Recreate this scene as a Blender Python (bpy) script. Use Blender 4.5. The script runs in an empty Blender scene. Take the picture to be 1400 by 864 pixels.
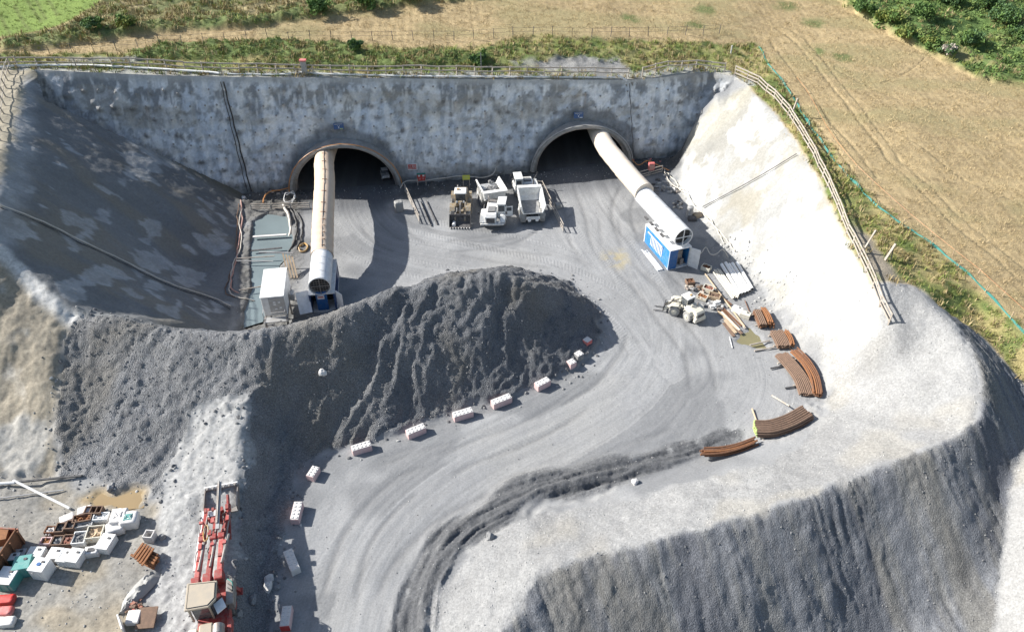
import bpy, bmesh, math, random
import numpy as np
from mathutils import Vector, Matrix, geometry, noise as mnoise

rnd = random.Random(7)
C = bpy.context.scene.collection
SC = bpy.context.scene
R = math.radians

# ------------------------------------------------------------------ camera, sky, sun, exposure
FPX, PITCH, HCAM = 1050.0, R(40.0), 46.0
cam_d = bpy.data.cameras.new("camera")
cam = bpy.data.objects.new("camera", cam_d)
C.objects.link(cam)
cam.location = (0, 0, HCAM)
cam.rotation_euler = (R(90) - PITCH, 0, 0)
cam_d.sensor_fit = 'HORIZONTAL'
cam_d.sensor_width = 36
cam_d.lens = 36 * FPX / 1400
cam_d.clip_start, cam_d.clip_end = 0.5, 6000
SC.camera = cam

SUN_EL, SUN_AZ = R(34), math.atan2(0.20, -0.98)
sun_vec = Vector((math.cos(SUN_EL) * math.cos(SUN_AZ), math.cos(SUN_EL) * math.sin(SUN_AZ), math.sin(SUN_EL)))
world = bpy.data.worlds.new("World")
SC.world = world
world.use_nodes = True
wn = world.node_tree
sky = wn.nodes.new('ShaderNodeTexSky')
sky.sky_type = 'NISHITA'
sky.sun_disc = False
sky.sun_elevation = SUN_EL
sky.sun_rotation = math.atan2(sun_vec.x, sun_vec.y)
sky.air_density, sky.dust_density, sky.ozone_density = 1.2, 1.5, 1.0
wn.links.new(sky.outputs[0], wn.nodes['Background'].inputs['Color'])
wn.nodes['Background'].inputs['Strength'].default_value = 0.082
sd = bpy.data.lights.new("sun", 'SUN')
sd.energy, sd.angle, sd.color = 4.9, R(0.53), (1.0, 0.965, 0.905)
sun = bpy.data.objects.new("sun", sd)
C.objects.link(sun)
sun.rotation_euler = sun_vec.to_track_quat('Z', 'Y').to_euler()
sun.location = (-60, 40, 80)
SC.view_settings.view_transform = 'Standard'
SC.view_settings.look = 'None'
SC.view_settings.gamma = 1
SC.view_settings.use_curve_mapping = False
SC.view_settings.exposure = 0.88
SC.cycles.max_bounces = 5
SC.cycles.diffuse_bounces = 3

# ------------------------------------------------------------------ survey: photo pixel + height above the haul road -> place
SP, CP = math.sin(PITCH), math.cos(PITCH)
def P(u, v, z=0.0):
    a, b = (u - 700) / FPX, (432 - v) / FPX
    t = (HCAM - z) / (SP - b * CP)
    return Vector((a * t, (CP + b * SP) * t, z))

# ------------------------------------------------------------------ numpy noise
def _hash(ix, iy, seed):
    h = (ix.astype(np.int64) * 374761393 + iy.astype(np.int64) * 668265263 + seed * 974711) & 0xffffffff
    h = ((h ^ (h >> 13)) * 1274126177) & 0xffffffff
    h = (h ^ (h >> 16)) & 0xffffff
    return h / float(0xffffff)
def vn(x, y, seed=0):
    ix, iy = np.floor(x), np.floor(y)
    fx, fy = x - ix, y - iy
    fx, fy = fx * fx * (3 - 2 * fx), fy * fy * (3 - 2 * fy)
    a, b = _hash(ix, iy, seed), _hash(ix + 1, iy, seed)
    c, d = _hash(ix, iy + 1, seed), _hash(ix + 1, iy + 1, seed)
    return (a * (1 - fx) + b * fx) * (1 - fy) + (c * (1 - fx) + d * fx) * fy
def fbm(x, y, seed=0, octv=4, gain=0.5):
    s, a, n = 0, 1.0, 0.0
    for i in range(octv):
        c, q = math.cos(i * 0.9), math.sin(i * 0.9)
        s = s + a * vn((x * c - y * q) * 2 ** i, (x * q + y * c) * 2 ** i, seed + i * 17)
        n += a
        a *= gain
    return s / n
def sst(a, b, x):
    t = np.clip((x - a) / (b - a), 0, 1)
    return t * t * (3 - 2 * t)
def lerp3(col, new, m):
    return col * (1 - m[..., None]) + np.array(new) * m[..., None] if not isinstance(new, np.ndarray) or new.ndim == 1 else col * (1 - m[..., None]) + new * m[..., None]
def inside(px, py, poly):
    r = np.zeros(px.shape, bool)
    n = len(poly)
    for i in range(n):
        x0, y0 = poly[i][0], poly[i][1]
        x1, y1 = poly[(i + 1) % n][0], poly[(i + 1) % n][1]
        if y0 == y1: continue
        c = ((y0 > py) != (y1 > py)) & (px < (x1 - x0) * (py - y0) / (y1 - y0) + x0)
        r ^= c
    return r
def pathdist(px, py, pts):
    """signed offset and arc length of the nearest point of a polyline"""
    best = np.full(px.shape, 1e9); s_ = np.zeros(px.shape); d_ = np.zeros(px.shape)
    acc = 0.0
    for i in range(len(pts) - 1):
        ax, ay, bx_, by_ = pts[i][0], pts[i][1], pts[i + 1][0], pts[i + 1][1]
        dx, dy = bx_ - ax, by_ - ay
        L = math.hypot(dx, dy)
        t = np.clip(((px - ax) * dx + (py - ay) * dy) / (L * L), 0, 1)
        qx, qy = px - (ax + t * dx), py - (ay + t * dy)
        q = np.hypot(qx, qy)
        sg = np.sign(dx * qy - dy * qx)
        m = q < best
        best = np.where(m, q, best); d_ = np.where(m, q * sg, d_); s_ = np.where(m, acc + t * L, s_)
        acc += L
    return d_, s_
def smooth_path(pts, n=6):
    out = []
    pts = [Vector(p) for p in pts]
    for i in range(len(pts) - 1):
        p0, p1, p2, p3 = pts[max(i - 1, 0)], pts[i], pts[i + 1], pts[min(i + 2, len(pts) - 1)]
        for k in range(n):
            t = k / n
            out.append(0.5 * ((2 * p1) + (p2 - p0) * t + (2 * p0 - 5 * p1 + 4 * p2 - p3) * t * t + (3 * p1 - p0 - 3 * p2 + p3) * t ** 3))
    out.append(pts[-1])
    return out

# ------------------------------------------------------------------ terrain survey lines (photo u, v, height)
# headwall: base and top in plan
WB = [Vector((-62, 72.8, 0)), Vector((-31.5, 76.5, 0)), Vector((-13, 78.7, 0)), Vector((2.6, 80.6, .6)), Vector((14.5, 82.7, 1.0)), Vector((20.0, 83.3, 1.1))]
def wb_y(x): return float(np.interp(x, [p.x for p in WB] + [40], [p.y for p in WB] + [85.5]))
def wb_z(x): return float(np.interp(x, [p.x for p in WB] + [40], [p.z for p in WB] + [1.1]))
WT = [P(50, 96, 13.6), P(110, 99, 13.4), P(200, 103, 13.0), P(320, 106, 12.7), P(430, 107, 12.3), P(540, 108, 11.9), P(650, 109, 11.4), P(760, 110, 10.9), P(860, 110, 10.4), P(905, 107, 10.3), P(940, 101, 10.3), P(975, 100, 10.3), P(1005, 106, 10.3), P(1022, 116, 10.2)]

LINES = []
def ln(*pts): LINES.append([P(*p) if len(p) == 3 else Vector(p[1:]) for p in pts])
# headwall foot (ground side) and top
LINES.append([Vector((x, wb_y(x) + .35, wb_z(x))) for x in (-31.0, -22, -13, -5, 2.6, 9, 14.5, 20.0)])
LINES.append(WT)
# headwall meets the side slopes
LINES.append([Vector((-31.0, wb_y(-31) + .35, 0)), WT[0]])
LINES.append([Vector((20.0, wb_y(20) + .35, 1.1)), P(948, 188, 4.4), P(985, 162, 7.2), WT[-1]])
# left slope: foot and crest
ln((332, 262, 0), (328, 300, 0), (324, 350, 0), (320, 400, 0), (314, 446, 0), (312, 470, 0))
LINES.append([WT[0], P(22, 130, 13.5), P(8, 200, 13.3), P(-6, 260, 13.1), P(-40, 330, 12.6)])
# rough lit ground beyond the shotcrete, lower left
ln((-40, 318, 12.2), (0, 333, 11.8), (35, 360, 10.5), (62, 390, 9.7), (88, 412, 8.8), (102, 424, 8.2))
ln((-60, 440, 8.6), (0, 440, 8.4), (60, 450, 7.9), (92, 455, 7.4))
ln((-60, 540, 5.2), (0, 540, 5.2), (50, 545, 5.1), (85, 550, 4.9))
ln((-60, 650, 3.4), (0, 640, 2.8), (60, 645, 2.5), (84, 652, 2.3), (150, 660, 2.2), (200, 668, 2.1), (232, 690, 2.3))
# heap crest
ln((102, 424, 8.2), (150, 432, 8.0), (200, 440, 7.6), (250, 448, 7.3), (310, 453, 7.2), (370, 449, 7.3), (430, 438, 7.2), (490, 415, 7.0), (550, 393, 6.9), (610, 380, 6.8), (665, 374, 6.7), (705, 381, 6.2), (745, 394, 4.6), (775, 402, 2.8), (800, 412, 0.6))
ln((820, 437, 0), (815, 470, 0), (797, 492, 0), (770, 508, 0), (735, 525, 0), (680, 541, 0), (620, 560, 0), (560, 581, 0), (500, 600, 0), (455, 615, 0), (425, 630, 0), (398, 655, 0), (376, 700, 0), (366, 760, 0), (358, 820, 0), (350, 870, 0), (340, 960, 0))
# heap middle bulge
ln((430, 520, 3.7), (500, 510, 3.3), (580, 490, 3.3), (650, 470, 3.3), (720, 450, 2.8), (765, 440, 1.8))
# spur and its ledge
ln((310, 470, 6.7), (328, 500, 5.4), (340, 530, 4.6), (344, 562, 4.1), (338, 610, 3.3), (333, 660, 2.6), (329, 720, 2.0), (321, 790, 1.9), (312, 870, 1.8), (300, 970, 1.8))
ln((280, 500, 5.6), (270, 560, 3.9), (245, 620, 2.5), (225, 700, 1.8), (215, 780, 1.5), (208, 870, 1.4))
ln((130, 500, 5.7), (110, 580, 3.7), (100, 620, 2.9))
ln((200, 500, 5.8), (180, 570, 3.9), (170, 620, 2.8))
ln((400, 545, 3.2), (388, 575, 1.9), (384, 600, .9), (384, 620, .4), (370, 650, .3), (352, 690, .4), (345, 750, .3), (337, 820, .3), (330, 870, .3))
# behind the heap
LINES.append([Vector((-31, 60.5, 0)), Vector((-24, 56, 0)), Vector((-14, 56.5, 0)), Vector((-6, 61.5, 0)), Vector((0, 62.5, 0)), Vector((4.6, 60.5, 0)), Vector((8, 56.5, 0))])
# yard bottom left
ln((0, 760, 1.8), (100, 760, 1.7), (190, 780, 1.6)); ln((-80, 760, 2.0), (-60, 990, 1.7), (100, 900, 1.6), (200, 960, 1.4))
# haul road, right-hand edge, then bank
ln((548, 990, 0), (560, 864, 0), (572, 810, 0), (612, 752, 0), (660, 712, 0), (740, 672, 0), (830, 650, 0), (905, 640, .05), (965, 622, .1), (1010, 600, .2), (1060, 590, .4), (1105, 572, .5), (1130, 540, .4), (1120, 500, .3), (1090, 460, .25), (1060, 420, .2), (1035, 385, .2), (1008, 356, .2), (975, 325, .4), (950, 290, .6), (925, 250, .9), (915, 222, 1.1))
ln((680, 990, 1.8), (688, 864, 2.0), (735, 784, 2.3), (800, 762, 2.6), (900, 737, 3.1), (1000, 711, 3.7), (1100, 679, 4.3), (1200, 640, 5.0), (1290, 604, 5.7), (1336, 572, 6.2), (1342, 520, 6.8), (1322, 470, 7.3), (1292, 426, 7.7), (1255, 394, 8.0), (1215, 384, 8.1))
ln((620, 850, 0.7), (655, 780, 0.9), (720, 728, 1.0), (850, 695, 1.0), (980, 650, 1.3), (1100, 620, 1.9), (1200, 570, 3.0), (1230, 500, 4.6), (1215, 450, 6.2), (1205, 415, 7.3))
# right slope crest, along the rail
LINES.append([WT[-1], P(1060, 150, 9.9), P(1090, 190, 9.6), P(1120, 240, 9.2), P(1145, 290, 8.9), P(1170, 340, 8.6), P(1195, 380, 8.3), P(1215, 384, 8.1)])
# east of the spoil
ln((1306, 430, 6.4), (1345, 460, 5.4), (1400, 524, 4.4), (1460, 580, 3.8))
ln((1402, 606, 3.6), (1382, 650, 2.9), (1370, 710, 1.8), (1362, 785, .6), (1356, 864, -.6), (1352, 960, -2))
ln((1440, 640, 5.2), (1440, 760, 3.6), (1430, 900, 2.0))
ln((1000, 880, -.8), (850, 875, .3), (760, 860, 1.1)); ln((1200, 880, -2.6), (1000, 990, -3), (800, 990, -1.2), (1200, 1000, -5))
# fields
ln((-80, -60, 17), (300, -60, 16.5), (700, -60, 15.5), (1100, -60, 13.5), (1480, -60, 12))
ln((-80, 70, 13.9), (100, 66, 13.7), (300, 60, 13.7), (600, 45, 13.3), (800, 50, 12.6), (960, 60, 11.8), (1050, 70, 11.1))
ln((60, 84, 13.55), (300, 90, 13.0), (500, 93, 12.4), (700, 95, 11.6), (850, 92, 11.0), (960, 85, 10.9))
ln((1400, 120, 9.2), (1480, 200, 8.4), (1500, 400, 6.6))
ln((1040, 65, 11.0), (1080, 120, 10.3), (1135, 180, 9.9), (1160, 225, 9.5), (1250, 310, 8.5), (1330, 380, 7.5), (1400, 455, 6.5), (1480, 520, 5.8))
ln((1200, 340, 8.5), (1240, 388, 7.9), (1290, 430, 7.2))
# far corners in plan
for x, y, z in ((-66, 16, 2), (-66, 30, 4), (-66, 45, 11), (-66, 60, 13.2), (-66, 75, 13.8), (-66, 116, 18), (76, 116, 12), (76, 80, 7), (76, 50, 5.5), (76, 30, 4.5), (76, 16, 2), (0, 16, 0), (-12, 16, 0), (14, 16, -4), (40, 16, -1)):
    LINES.append([Vector((x, y, z))])

vs, es = [], []
for L in LINES:
    for i, p in enumerate(L):
        if i: es.append((len(vs) - 1, len(vs)))
        vs.append(p)
cdt = geometry.delaunay_2d_cdt([Vector((p.x, p.y)) for p in vs], es, [], 0, 1e-4)
cv, cf, corig = cdt[0], cdt[2], cdt[3]
cz = []
for i, p in enumerate(cv):
    if corig[i]:
        cz.append(vs[corig[i][0]].z)
    else:                                   # crossing of two lines: interpolate along the nearest edge
        best = (1e9, 0)
        for a, b in es:
            A, B = Vector(vs[a][:2]), Vector(vs[b][:2])
            d = B - A
            if d.length < 1e-6: continue
            t = max(0, min(1, (Vector(p) - A).dot(d) / d.dot(d)))
            q = (A + d * t - Vector(p)).length
            if q < best[0]: best = (q, vs[a].z + (vs[b].z - vs[a].z) * t)
        cz.append(best[1])

GX0, GX1, GY0, GY1, GS = -64.0, 74.0, 18.0, 114.0, 0.14
gx = np.arange(GX0, GX1 + 1e-6, GS); gy = np.arange(GY0, GY1 + 1e-6, GS)
NX, NY = len(gx), len(gy)
X, Y = np.meshgrid(gx, gy)
H = np.full(X.shape, np.nan)
for f in cf:
    a, b, c = (cv[i] for i in f[:3]); za, zb, zc = (cz[i] for i in f[:3])
    i0 = max(int((min(a.x, b.x, c.x) - GX0) / GS) - 1, 0); i1 = min(int((max(a.x, b.x, c.x) - GX0) / GS) + 2, NX)
    j0 = max(int((min(a.y, b.y, c.y) - GY0) / GS) - 1, 0); j1 = min(int((max(a.y, b.y, c.y) - GY0) / GS) + 2, NY)
    if i0 >= i1 or j0 >= j1: continue
    xx, yy = X[j0:j1, i0:i1], Y[j0:j1, i0:i1]
    den = (b.y - c.y) * (a.x - c.x) + (c.x - b.x) * (a.y - c.y)
    if abs(den) < 1e-9: continue
    l1 = ((b.y - c.y) * (xx - c.x) + (c.x - b.x) * (yy - c.y)) / den
    l2 = ((c.y - a.y) * (xx - c.x) + (a.x - c.x) * (yy - c.y)) / den
    l3 = 1 - l1 - l2
    m = (l1 >= -1e-4) & (l2 >= -1e-4) & (l3 >= -1e-4)
    H[j0:j1, i0:i1] = np.where(m, l1 * za + l2 * zb + l3 * zc, H[j0:j1, i0:i1])
H = np.where(np.isnan(H), np.nanmean(H), H)
def blur(A, r, n=2):
    for _ in range(n):
        for ax in (0, 1):
            pad = [(r + 1, r) if k == ax else (0, 0) for k in (0, 1)]
            cs = np.cumsum(np.pad(A, pad, mode='edge'), axis=ax)
            w = 2 * r + 1
            A = (cs[w:, :] - cs[:-w, :]) / w if ax == 0 else (cs[:, w:] - cs[:, :-w]) / w
    return A
wbY = np.interp(X, [p.x for p in WB] + [40], [p.y for p in WB] + [85.5])
HB = blur(H, 4, 2)
nearwall = np.clip(1 - np.abs(Y - wbY - 2.0) / 4.5, 0, 1) * (X > -50) * (X < 29)
wfix = sst(0.0, 0.35, nearwall)
H = HB * (1 - wfix) + H * wfix

def samp(A, x, y):
    fx, fy = (np.asarray(x) - GX0) / GS, (np.asarray(y) - GY0) / GS
    ix, iy = np.clip(fx.astype(int), 0, NX - 2), np.clip(fy.astype(int), 0, NY - 2)
    tx, ty = np.clip(fx - ix, 0, 1), np.clip(fy - iy, 0, 1)
    return (A[iy, ix] * (1 - tx) + A[iy, ix + 1] * tx) * (1 - ty) + (A[iy + 1, ix] * (1 - tx) + A[iy + 1, ix + 1] * tx) * ty
def hit(u, v, A=None):
    """where the line of sight through a photo pixel meets the ground"""
    A = H if A is None else A
    a, b = (u - 700) / FPX, (432 - v) / FPX
    t = np.linspace(28, 130, 1400)
    x, y, z = a * t, (CP + b * SP) * t, HCAM - (SP - b * CP) * t
    h = samp(A, x, y)
    k = int(np.argmax(z < h))
    if k == 0: k = len(t) - 1
    d0, d1 = z[k - 1] - h[k - 1], z[k] - h[k]
    w = d0 / (d0 - d1 + 1e-9)
    return Vector((float(x[k - 1] + (x[k] - x[k - 1]) * w), float(y[k - 1] + (y[k] - y[k - 1]) * w), float(z[k - 1] + (z[k] - z[k - 1]) * w)))
def G(x, y): return float(samp(H, np.array([x]), np.array([y]))[0])
# ------------------------------------------------------------------ zones of ground, outlined where they lie
def wpoly(*pts): return [hit(u, v) for u, v in pts]
wx = X + (fbm(X * .9, Y * .9, 3, 3) - .5) * 1.4
wy = Y + (fbm(X * .9, Y * .9, 4, 3) - .5) * 1.4
sx = X + (fbm(X * 2.2, Y * 2.2, 5, 2) - .5) * .4
sy = Y + (fbm(X * 2.2, Y * 2.2, 6, 2) - .5) * .4
def zone(poly, warp=1, soft=1):
    m = inside(wx, wy, poly) if warp == 1 else inside(sx, sy, poly) if warp == 2 else inside(X, Y, poly)
    m = m.astype(float)
    return blur(m, soft, 1) if soft else m
topY = np.interp(X, [p.x for p in WT], [p.y for p in WT])
# everything above the cutting's crest line is field land
crest = [p for p in WT] + [P(1060, 150, 9.9), P(1090, 190, 9.6), P(1120, 240, 9.2), P(1145, 290, 8.9), P(1170, 340, 8.6), P(1195, 380, 8.3)] + [hit(1215, 386), hit(1243, 388), hit(1300, 430), hit(1345, 462), hit(1400, 526), hit(1470, 590)]
landpoly = [Vector((-80, 78, 0))] + crest + [Vector((90, 40, 0)), Vector((90, 130, 0)), Vector((-80, 130, 0))]
Z_land = zone(landpoly, 0, 1)
hardland = inside(X, Y, landpoly)
Z_left = zone([WT[0], P(-60, 90, 13.6), P(-80, 320, 12), hit(0, 334), hit(35, 362), hit(62, 392), hit(88, 414), hit(102, 426), Vector((-28, 45.2, 0)), Vector((-22, 45.5, 0)), P(300, 470, 0), P(316, 446, 0), P(322, 400, 0), P(325, 350, 0), P(329, 300, 0), P(334, 258, 0)], 2, 1)
Z_right = zone([Vector((20.2, wb_y(20), 0)), hit(930, 262), hit(950, 296), hit(978, 326), hit(1010, 360), hit(1045, 385), hit(1100, 440), hit(1125, 490), hit(1170, 480), hit(1200, 450), hit(1207, 400), hit(1195, 384), hit(1165, 335), hit(1140, 285), hit(1115, 235), hit(1086, 190), hit(1056, 150), WT[-1]], 1, 2)
Z_rough = zone([P(-90, 320, 12), hit(0, 331), hit(35, 359), hit(62, 388), hit(90, 413), hit(106, 428), hit(86, 470), hit(88, 520), hit(80, 600), hit(74, 655), hit(0, 660), P(-90, 660, 3)], 1, 2)
Z_yard = zone([hit(-30, 650), hit(60, 652), hit(110, 665), hit(200, 672), hit(215, 700), hit(205, 780), hit(200, 864), P(190, 980, 2), P(-120, 980, 2), P(-120, 700, 2)], 1, 2)
Z_ledge = zone([hit(268, 548), hit(335, 540), hit(345, 565), hit(330, 700), hit(312, 864), P(300, 980, 2), P(190, 980, 2), hit(206, 864), hit(218, 760), hit(222, 690), hit(240, 610)], 1, 2)
Z_bank = zone([hit(575, 880), hit(600, 808), hit(648, 745), hit(720, 706), hit(830, 688), hit(930, 665), hit(1030, 640), hit(1100, 610), hit(1135, 560), hit(1130, 520), hit(1110, 470), hit(1080, 420), hit(1200, 400), hit(1215, 384), hit(1255, 394), hit(1292, 428), hit(1322, 472), hit(1342, 522), hit(1336, 574), hit(1290, 606), hit(1200, 642), hit(1100, 681), hit(1000, 713), hit(900, 739), hit(800, 764), hit(735, 786), hit(688, 866), P(680, 990, 1.8), P(560, 990, .5)], 1, 1)
Z_dark = zone([hit(1310, 425), hit(1340, 462), hit(1400, 530), P(1430, 570, 4.1), P(1403, 608, 3.6), P(1383, 652, 2.9), P(1371, 712, 1.8), P(1363, 787, .6), P(1357, 866, -.6), P(1350, 1000, -2.5), P(680, 1000, 1.6), hit(688, 864), hit(735, 784), hit(800, 762), hit(900, 737), hit(1000, 711), hit(1100, 679), hit(1200, 640), hit(1290, 604), hit(1338, 572), hit(1343, 520), hit(1323, 470), hit(1293, 426)], 2, 1)
Z_pale = zone([P(1403, 608, 3.6), P(1383, 652, 2.9), P(1371, 712, 1.8), P(1363, 787, .6), P(1357, 866, -.6), P(1350, 1000, -2.5), P(1600, 1000, 2), P(1600, 600, 5), P(1430, 570, 4.1)], 2, 1)
Z_bank = np.clip(Z_bank + Z_pale, 0, 1)
Z_heap = zone([hit(98, 424), hit(150, 431), Vector((-26, 46.5, 0)), Vector((-22, 52, 0)), Vector((-14, 55.5, 0)), Vector((-6, 60.6, 0)), Vector((0, 61.6, 0)), Vector((5.6, 59.6, 0)), P(800, 408, 0), P(822, 437, 0), P(817, 472, 0), P(798, 495, 0), P(770, 511, 0), P(735, 528, 0), P(680, 545, 0), P(620, 563, 0), P(560, 584, 0), P(500, 603, 0), P(455, 617, 0), P(425, 632, 0), P(403, 655, 0), P(390, 700, 0), P(383, 760, 0), P(374, 820, 0), P(366, 960, 0), P(305, 980, 2), hit(312, 864), hit(332, 700), hit(340, 560), hit(270, 548), hit(232, 640), hit(222, 690), hit(200, 668), hit(84, 655), hit(82, 560), hit(90, 480)], 1, 1)

# ------------------------------------------------------------------ ways worn by the trucks
main = smooth_path([P(478, 1000), P(492, 900), P(520, 800), P(575, 715), P(660, 650), P(760, 600), P(850, 545), P(895, 480), P(890, 420), P(855, 360), P(815, 310), P(793, 262, .7), P(785, 235, 1)], 6)
west = smooth_path([P(900, 500), P(850, 425), P(770, 382), P(680, 358), P(590, 340), P(530, 322), P(500, 290), P(492, 256)], 6)
dm, sm_ = pathdist(X, Y, main)
dw, sw_ = pathdist(X, Y, west)
wmain = 1 / (1 + np.exp(-(np.abs(dw) - np.abs(dm)) * 1.2))
FD = np.where(np.abs(dm) < np.abs(dw), dm, dw); FS = np.where(np.abs(dm) < np.abs(dw), sm_, sw_ + 37)
onroad = np.clip(1 - Z_heap - Z_dark - Z_bank - Z_yard - Z_rough - Z_left - Z_right - Z_ledge - Z_land, 0, 1)

# churned mud along the outer edge of the road
TRK = np.zeros(X.shape)
for px_, wob in (([(452, 880), (470, 790), (500, 715), (560, 660), (650, 620), (740, 585), (800, 545)], 0), ([(436, 870), (448, 780), (470, 700), (520, 650), (590, 622)], 0), ([(530, 880), (548, 800), (590, 745), (650, 705), (740, 668), (850, 630), (940, 600)], 0),
                 ([(745, 262), (738, 300), (705, 325), (640, 335), (560, 338), (515, 320), (500, 285)], 0), ([(770, 255), (785, 300), (800, 345), (850, 400), (880, 470)], 0), ([(620, 320), (680, 322), (740, 312), (780, 290)], 0), ([(560, 300), (600, 330), (680, 350), (760, 360)], 0),
                 ([(830, 300), (850, 360), (900, 420), (950, 480), (960, 540)], 0), ([(860, 260), (850, 300), (870, 350), (930, 400)], 0), ([(440, 690), (470, 640), (540, 612), (640, 584), (740, 548), (800, 512), (835, 470), (840, 430)], 0)):
    pth = smooth_path([P(u, v) for u, v in px_], 5)
    d_, s2 = pathdist(X, Y, pth)
    mid_ = sst(0, 1.2, s2) * sst(0, 1.2, sum((pth[i + 1] - pth[i]).length for i in range(len(pth) - 1)) - s2)
    d_ = d_ + (fbm(s2 * .15, s2 * 0 + px_[0][0], 57, 2) - .5) * .8
    TRK = np.maximum(TRK, mid_ * np.exp(-((np.abs(d_) - 1.05) / .26) ** 2) * sst(.35, .5, fbm(s2 * .2, s2 * 0 + px_[0][1], 58, 2)))
TRK *= onroad
mudp = smooth_path([P(556, 1000), P(560, 864), P(578, 792), P(618, 738), P(672, 698), P(740, 668), P(810, 648), P(880, 634), P(940, 618), P(990, 596)], 6)
dmud, smud = pathdist(X, Y, mudp)
mudw = np.interp(smud, [0, 12, 25, 40, 55], [1.4, 1.5, 1.4, 1.6, 2.4]) * (.35 + 1.3 * fbm(smud * .16, smud * 0 + 3, 67, 3))
MUD = sst(1.15, .45, np.abs(dmud + (fbm(smud * .25, dmud * 0, 8, 2) - .5) * 1.6) / mudw) * (1 - Z_heap)

# ------------------------------------------------------------------ relief
def ridged(x, y, s, o=4): return 1 - np.abs(fbm(x, y, s, o) * 2 - 1)
D = np.zeros(X.shape)
rot = lambda a: (X * math.cos(a) + Y * math.sin(a), -X * math.sin(a) + Y * math.cos(a))
# heap: loose blocky rock, gullies down the face
hx, hy = rot(-0.35)
gul = ridged(hx * .55 + fbm(X * .3, Y * .3, 12, 2) * 1.5, hy * .16, 11, 4)
D += Z_heap * ((gul - .55) * .5 * sst(-30, -8, X) + (gul - .55) * .22 + (fbm(X * .4, Y * .4, 13, 3) - .5) * .5 + (fbm(X * 1.9, Y * 1.9, 14, 5, .68) - .5) * .25 + (vn(X * 3.6, Y * 3.6, 15) - .5) * .16 + (vn(X * 2.6, Y * 2.6, 17) > .9) * .05)
# spoil slope on the right: runnels
qx, qy = rot(0.30)
run = ridged(qx * 1.25 + fbm(X * .5, Y * .5, 22, 2) * 1.1, qy * .16, 21, 4)
runf = ridged(qx * 3.6 + fbm(X * .6, Y * .6, 25, 2) * 1.6, qy * .22, 26, 3)
D += Z_dark * ((run - .55) * .2 * sst(.3, .7, fbm(X * .22, Y * .22, 28, 2)) + (runf - .5) * .20 * sst(.25, .6, fbm(X * .35, Y * .35, 29, 2)) + (fbm(X * .3, Y * .3, 23, 4) - .5) * .75 + (fbm(X * 1.5, Y * 1.5, 24, 5, .62) - .5) * .28)
D += Z_bank * ((fbm(X * .4, Y * .4, 31, 3) - .5) * .32 + (fbm(X * 2, Y * 2, 32, 4, .6) - .5) * .14)
D += Z_ledge * ((fbm(X * .5, Y * .5, 33, 3) - .5) * .35 + (fbm(X * 2.2, Y * 2.2, 34, 4, .65) - .5) * .3)
D += Z_yard * ((fbm(X * .5, Y * .5, 35, 3) - .5) * .25 + (fbm(X * 2.4, Y * 2.4, 36, 4, .6) - .5) * .12)
D += Z_rough * ((fbm(X * .35, Y * .35, 37, 4) - .5) * .8 + (fbm(X * 1.6, Y * 1.6, 38, 4, .6) - .5) * .3)
D += Z_left * ((fbm(X * .5, Y * .35, 41, 4) - .5) * .42 + (ridged(Y * .7 + X * .25, X * .18, 42, 3) - .5) * .22 + (fbm(X * 2.5, Y * 2.5, 46, 3) - .5) * .08)
D += Z_right * ((fbm(X * .45, Y * .35, 43, 4) - .5) * .5 + (fbm(X * 1.9, Y * 1.9, 44, 3) - .5) * .1)
# road: ruts follow the traffic
rut = fbm(FD * 1.15 + (fbm(FS * .08, FD * .1, 51, 2) - .5) * 3.0, FS * .05, 52, 3, .6)
FW0 = np.exp(-(np.maximum(np.abs(FD) - 2.5, 0) / 4.5) ** 2) * .85 + .15
D += onroad * ((rut - .5) * .10 * FW0 + (fbm(X * .3, Y * .3, 53, 2) - .5) * .16 + (fbm(X * 2.6, Y * 2.6, 54, 3) - .5) * .035)
D -= TRK * .05
mr = ridged(dmud * .85 + (fbm(smud * .12, dmud * .1, 61, 3) - .5) * 2.6, smud * .05, 62, 3)
mr2 = ridged(dmud * 2.6 + (fbm(smud * .2, dmud * .2, 64, 3) - .5) * 3.5, smud * .12, 65, 3)
D += MUD * ((mr - .55) * .55 + (mr2 - .5) * .42 + (fbm(X * 1.6, Y * 1.6, 63, 4, .62) - .45) * .28 * (.4 + fbm(X * .5, Y * .5, 66, 2)))
# rubble windrow between the block line and the heap, at the wall foot and on the right of the yard
dfoot = Y - wbY
foot = np.clip((1 + dfoot / 4.4) * 1.6, 0, 1) * onroad * (X > -31) * (X < 21)
D += foot * np.abs(fbm(X * 1.1, Y * 1.1, 71, 4, .6) - .38) * 1.0 * (1 - np.clip(1.5 - np.abs(X + 18.7) / 4.2, 0, 1)) * (1 - np.clip(1.5 - np.abs(X - 8.2) / 4.2, 0, 1))
dr, srr = pathdist(X, Y, [P(925, 250, .9), P(950, 290, .6), P(975, 325, .4), P(1008, 356, .2), P(1035, 385, .2), P(1060, 420, .2), P(1090, 460, .25), P(1120, 500, .3), P(1130, 540, .4), P(1105, 572, .5), P(1060, 590, .4)])
scree = np.clip(1 - np.abs(dr) / 2.2, 0, 1)
D += scree * (fbm(X * 2, Y * 2, 72, 4, .65) - .4) * .45
Z_strip = zone([P(335, 256, 0), P(402, 258, 0), P(415, 330, 0), P(408, 420, 0), P(400, 470, 0), P(318, 470, 0), P(325, 350, 0)], 1, 3)
D += Z_strip * (fbm(X * 1.6, Y * 1.6, 73, 4, .6) - .45) * .4
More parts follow.
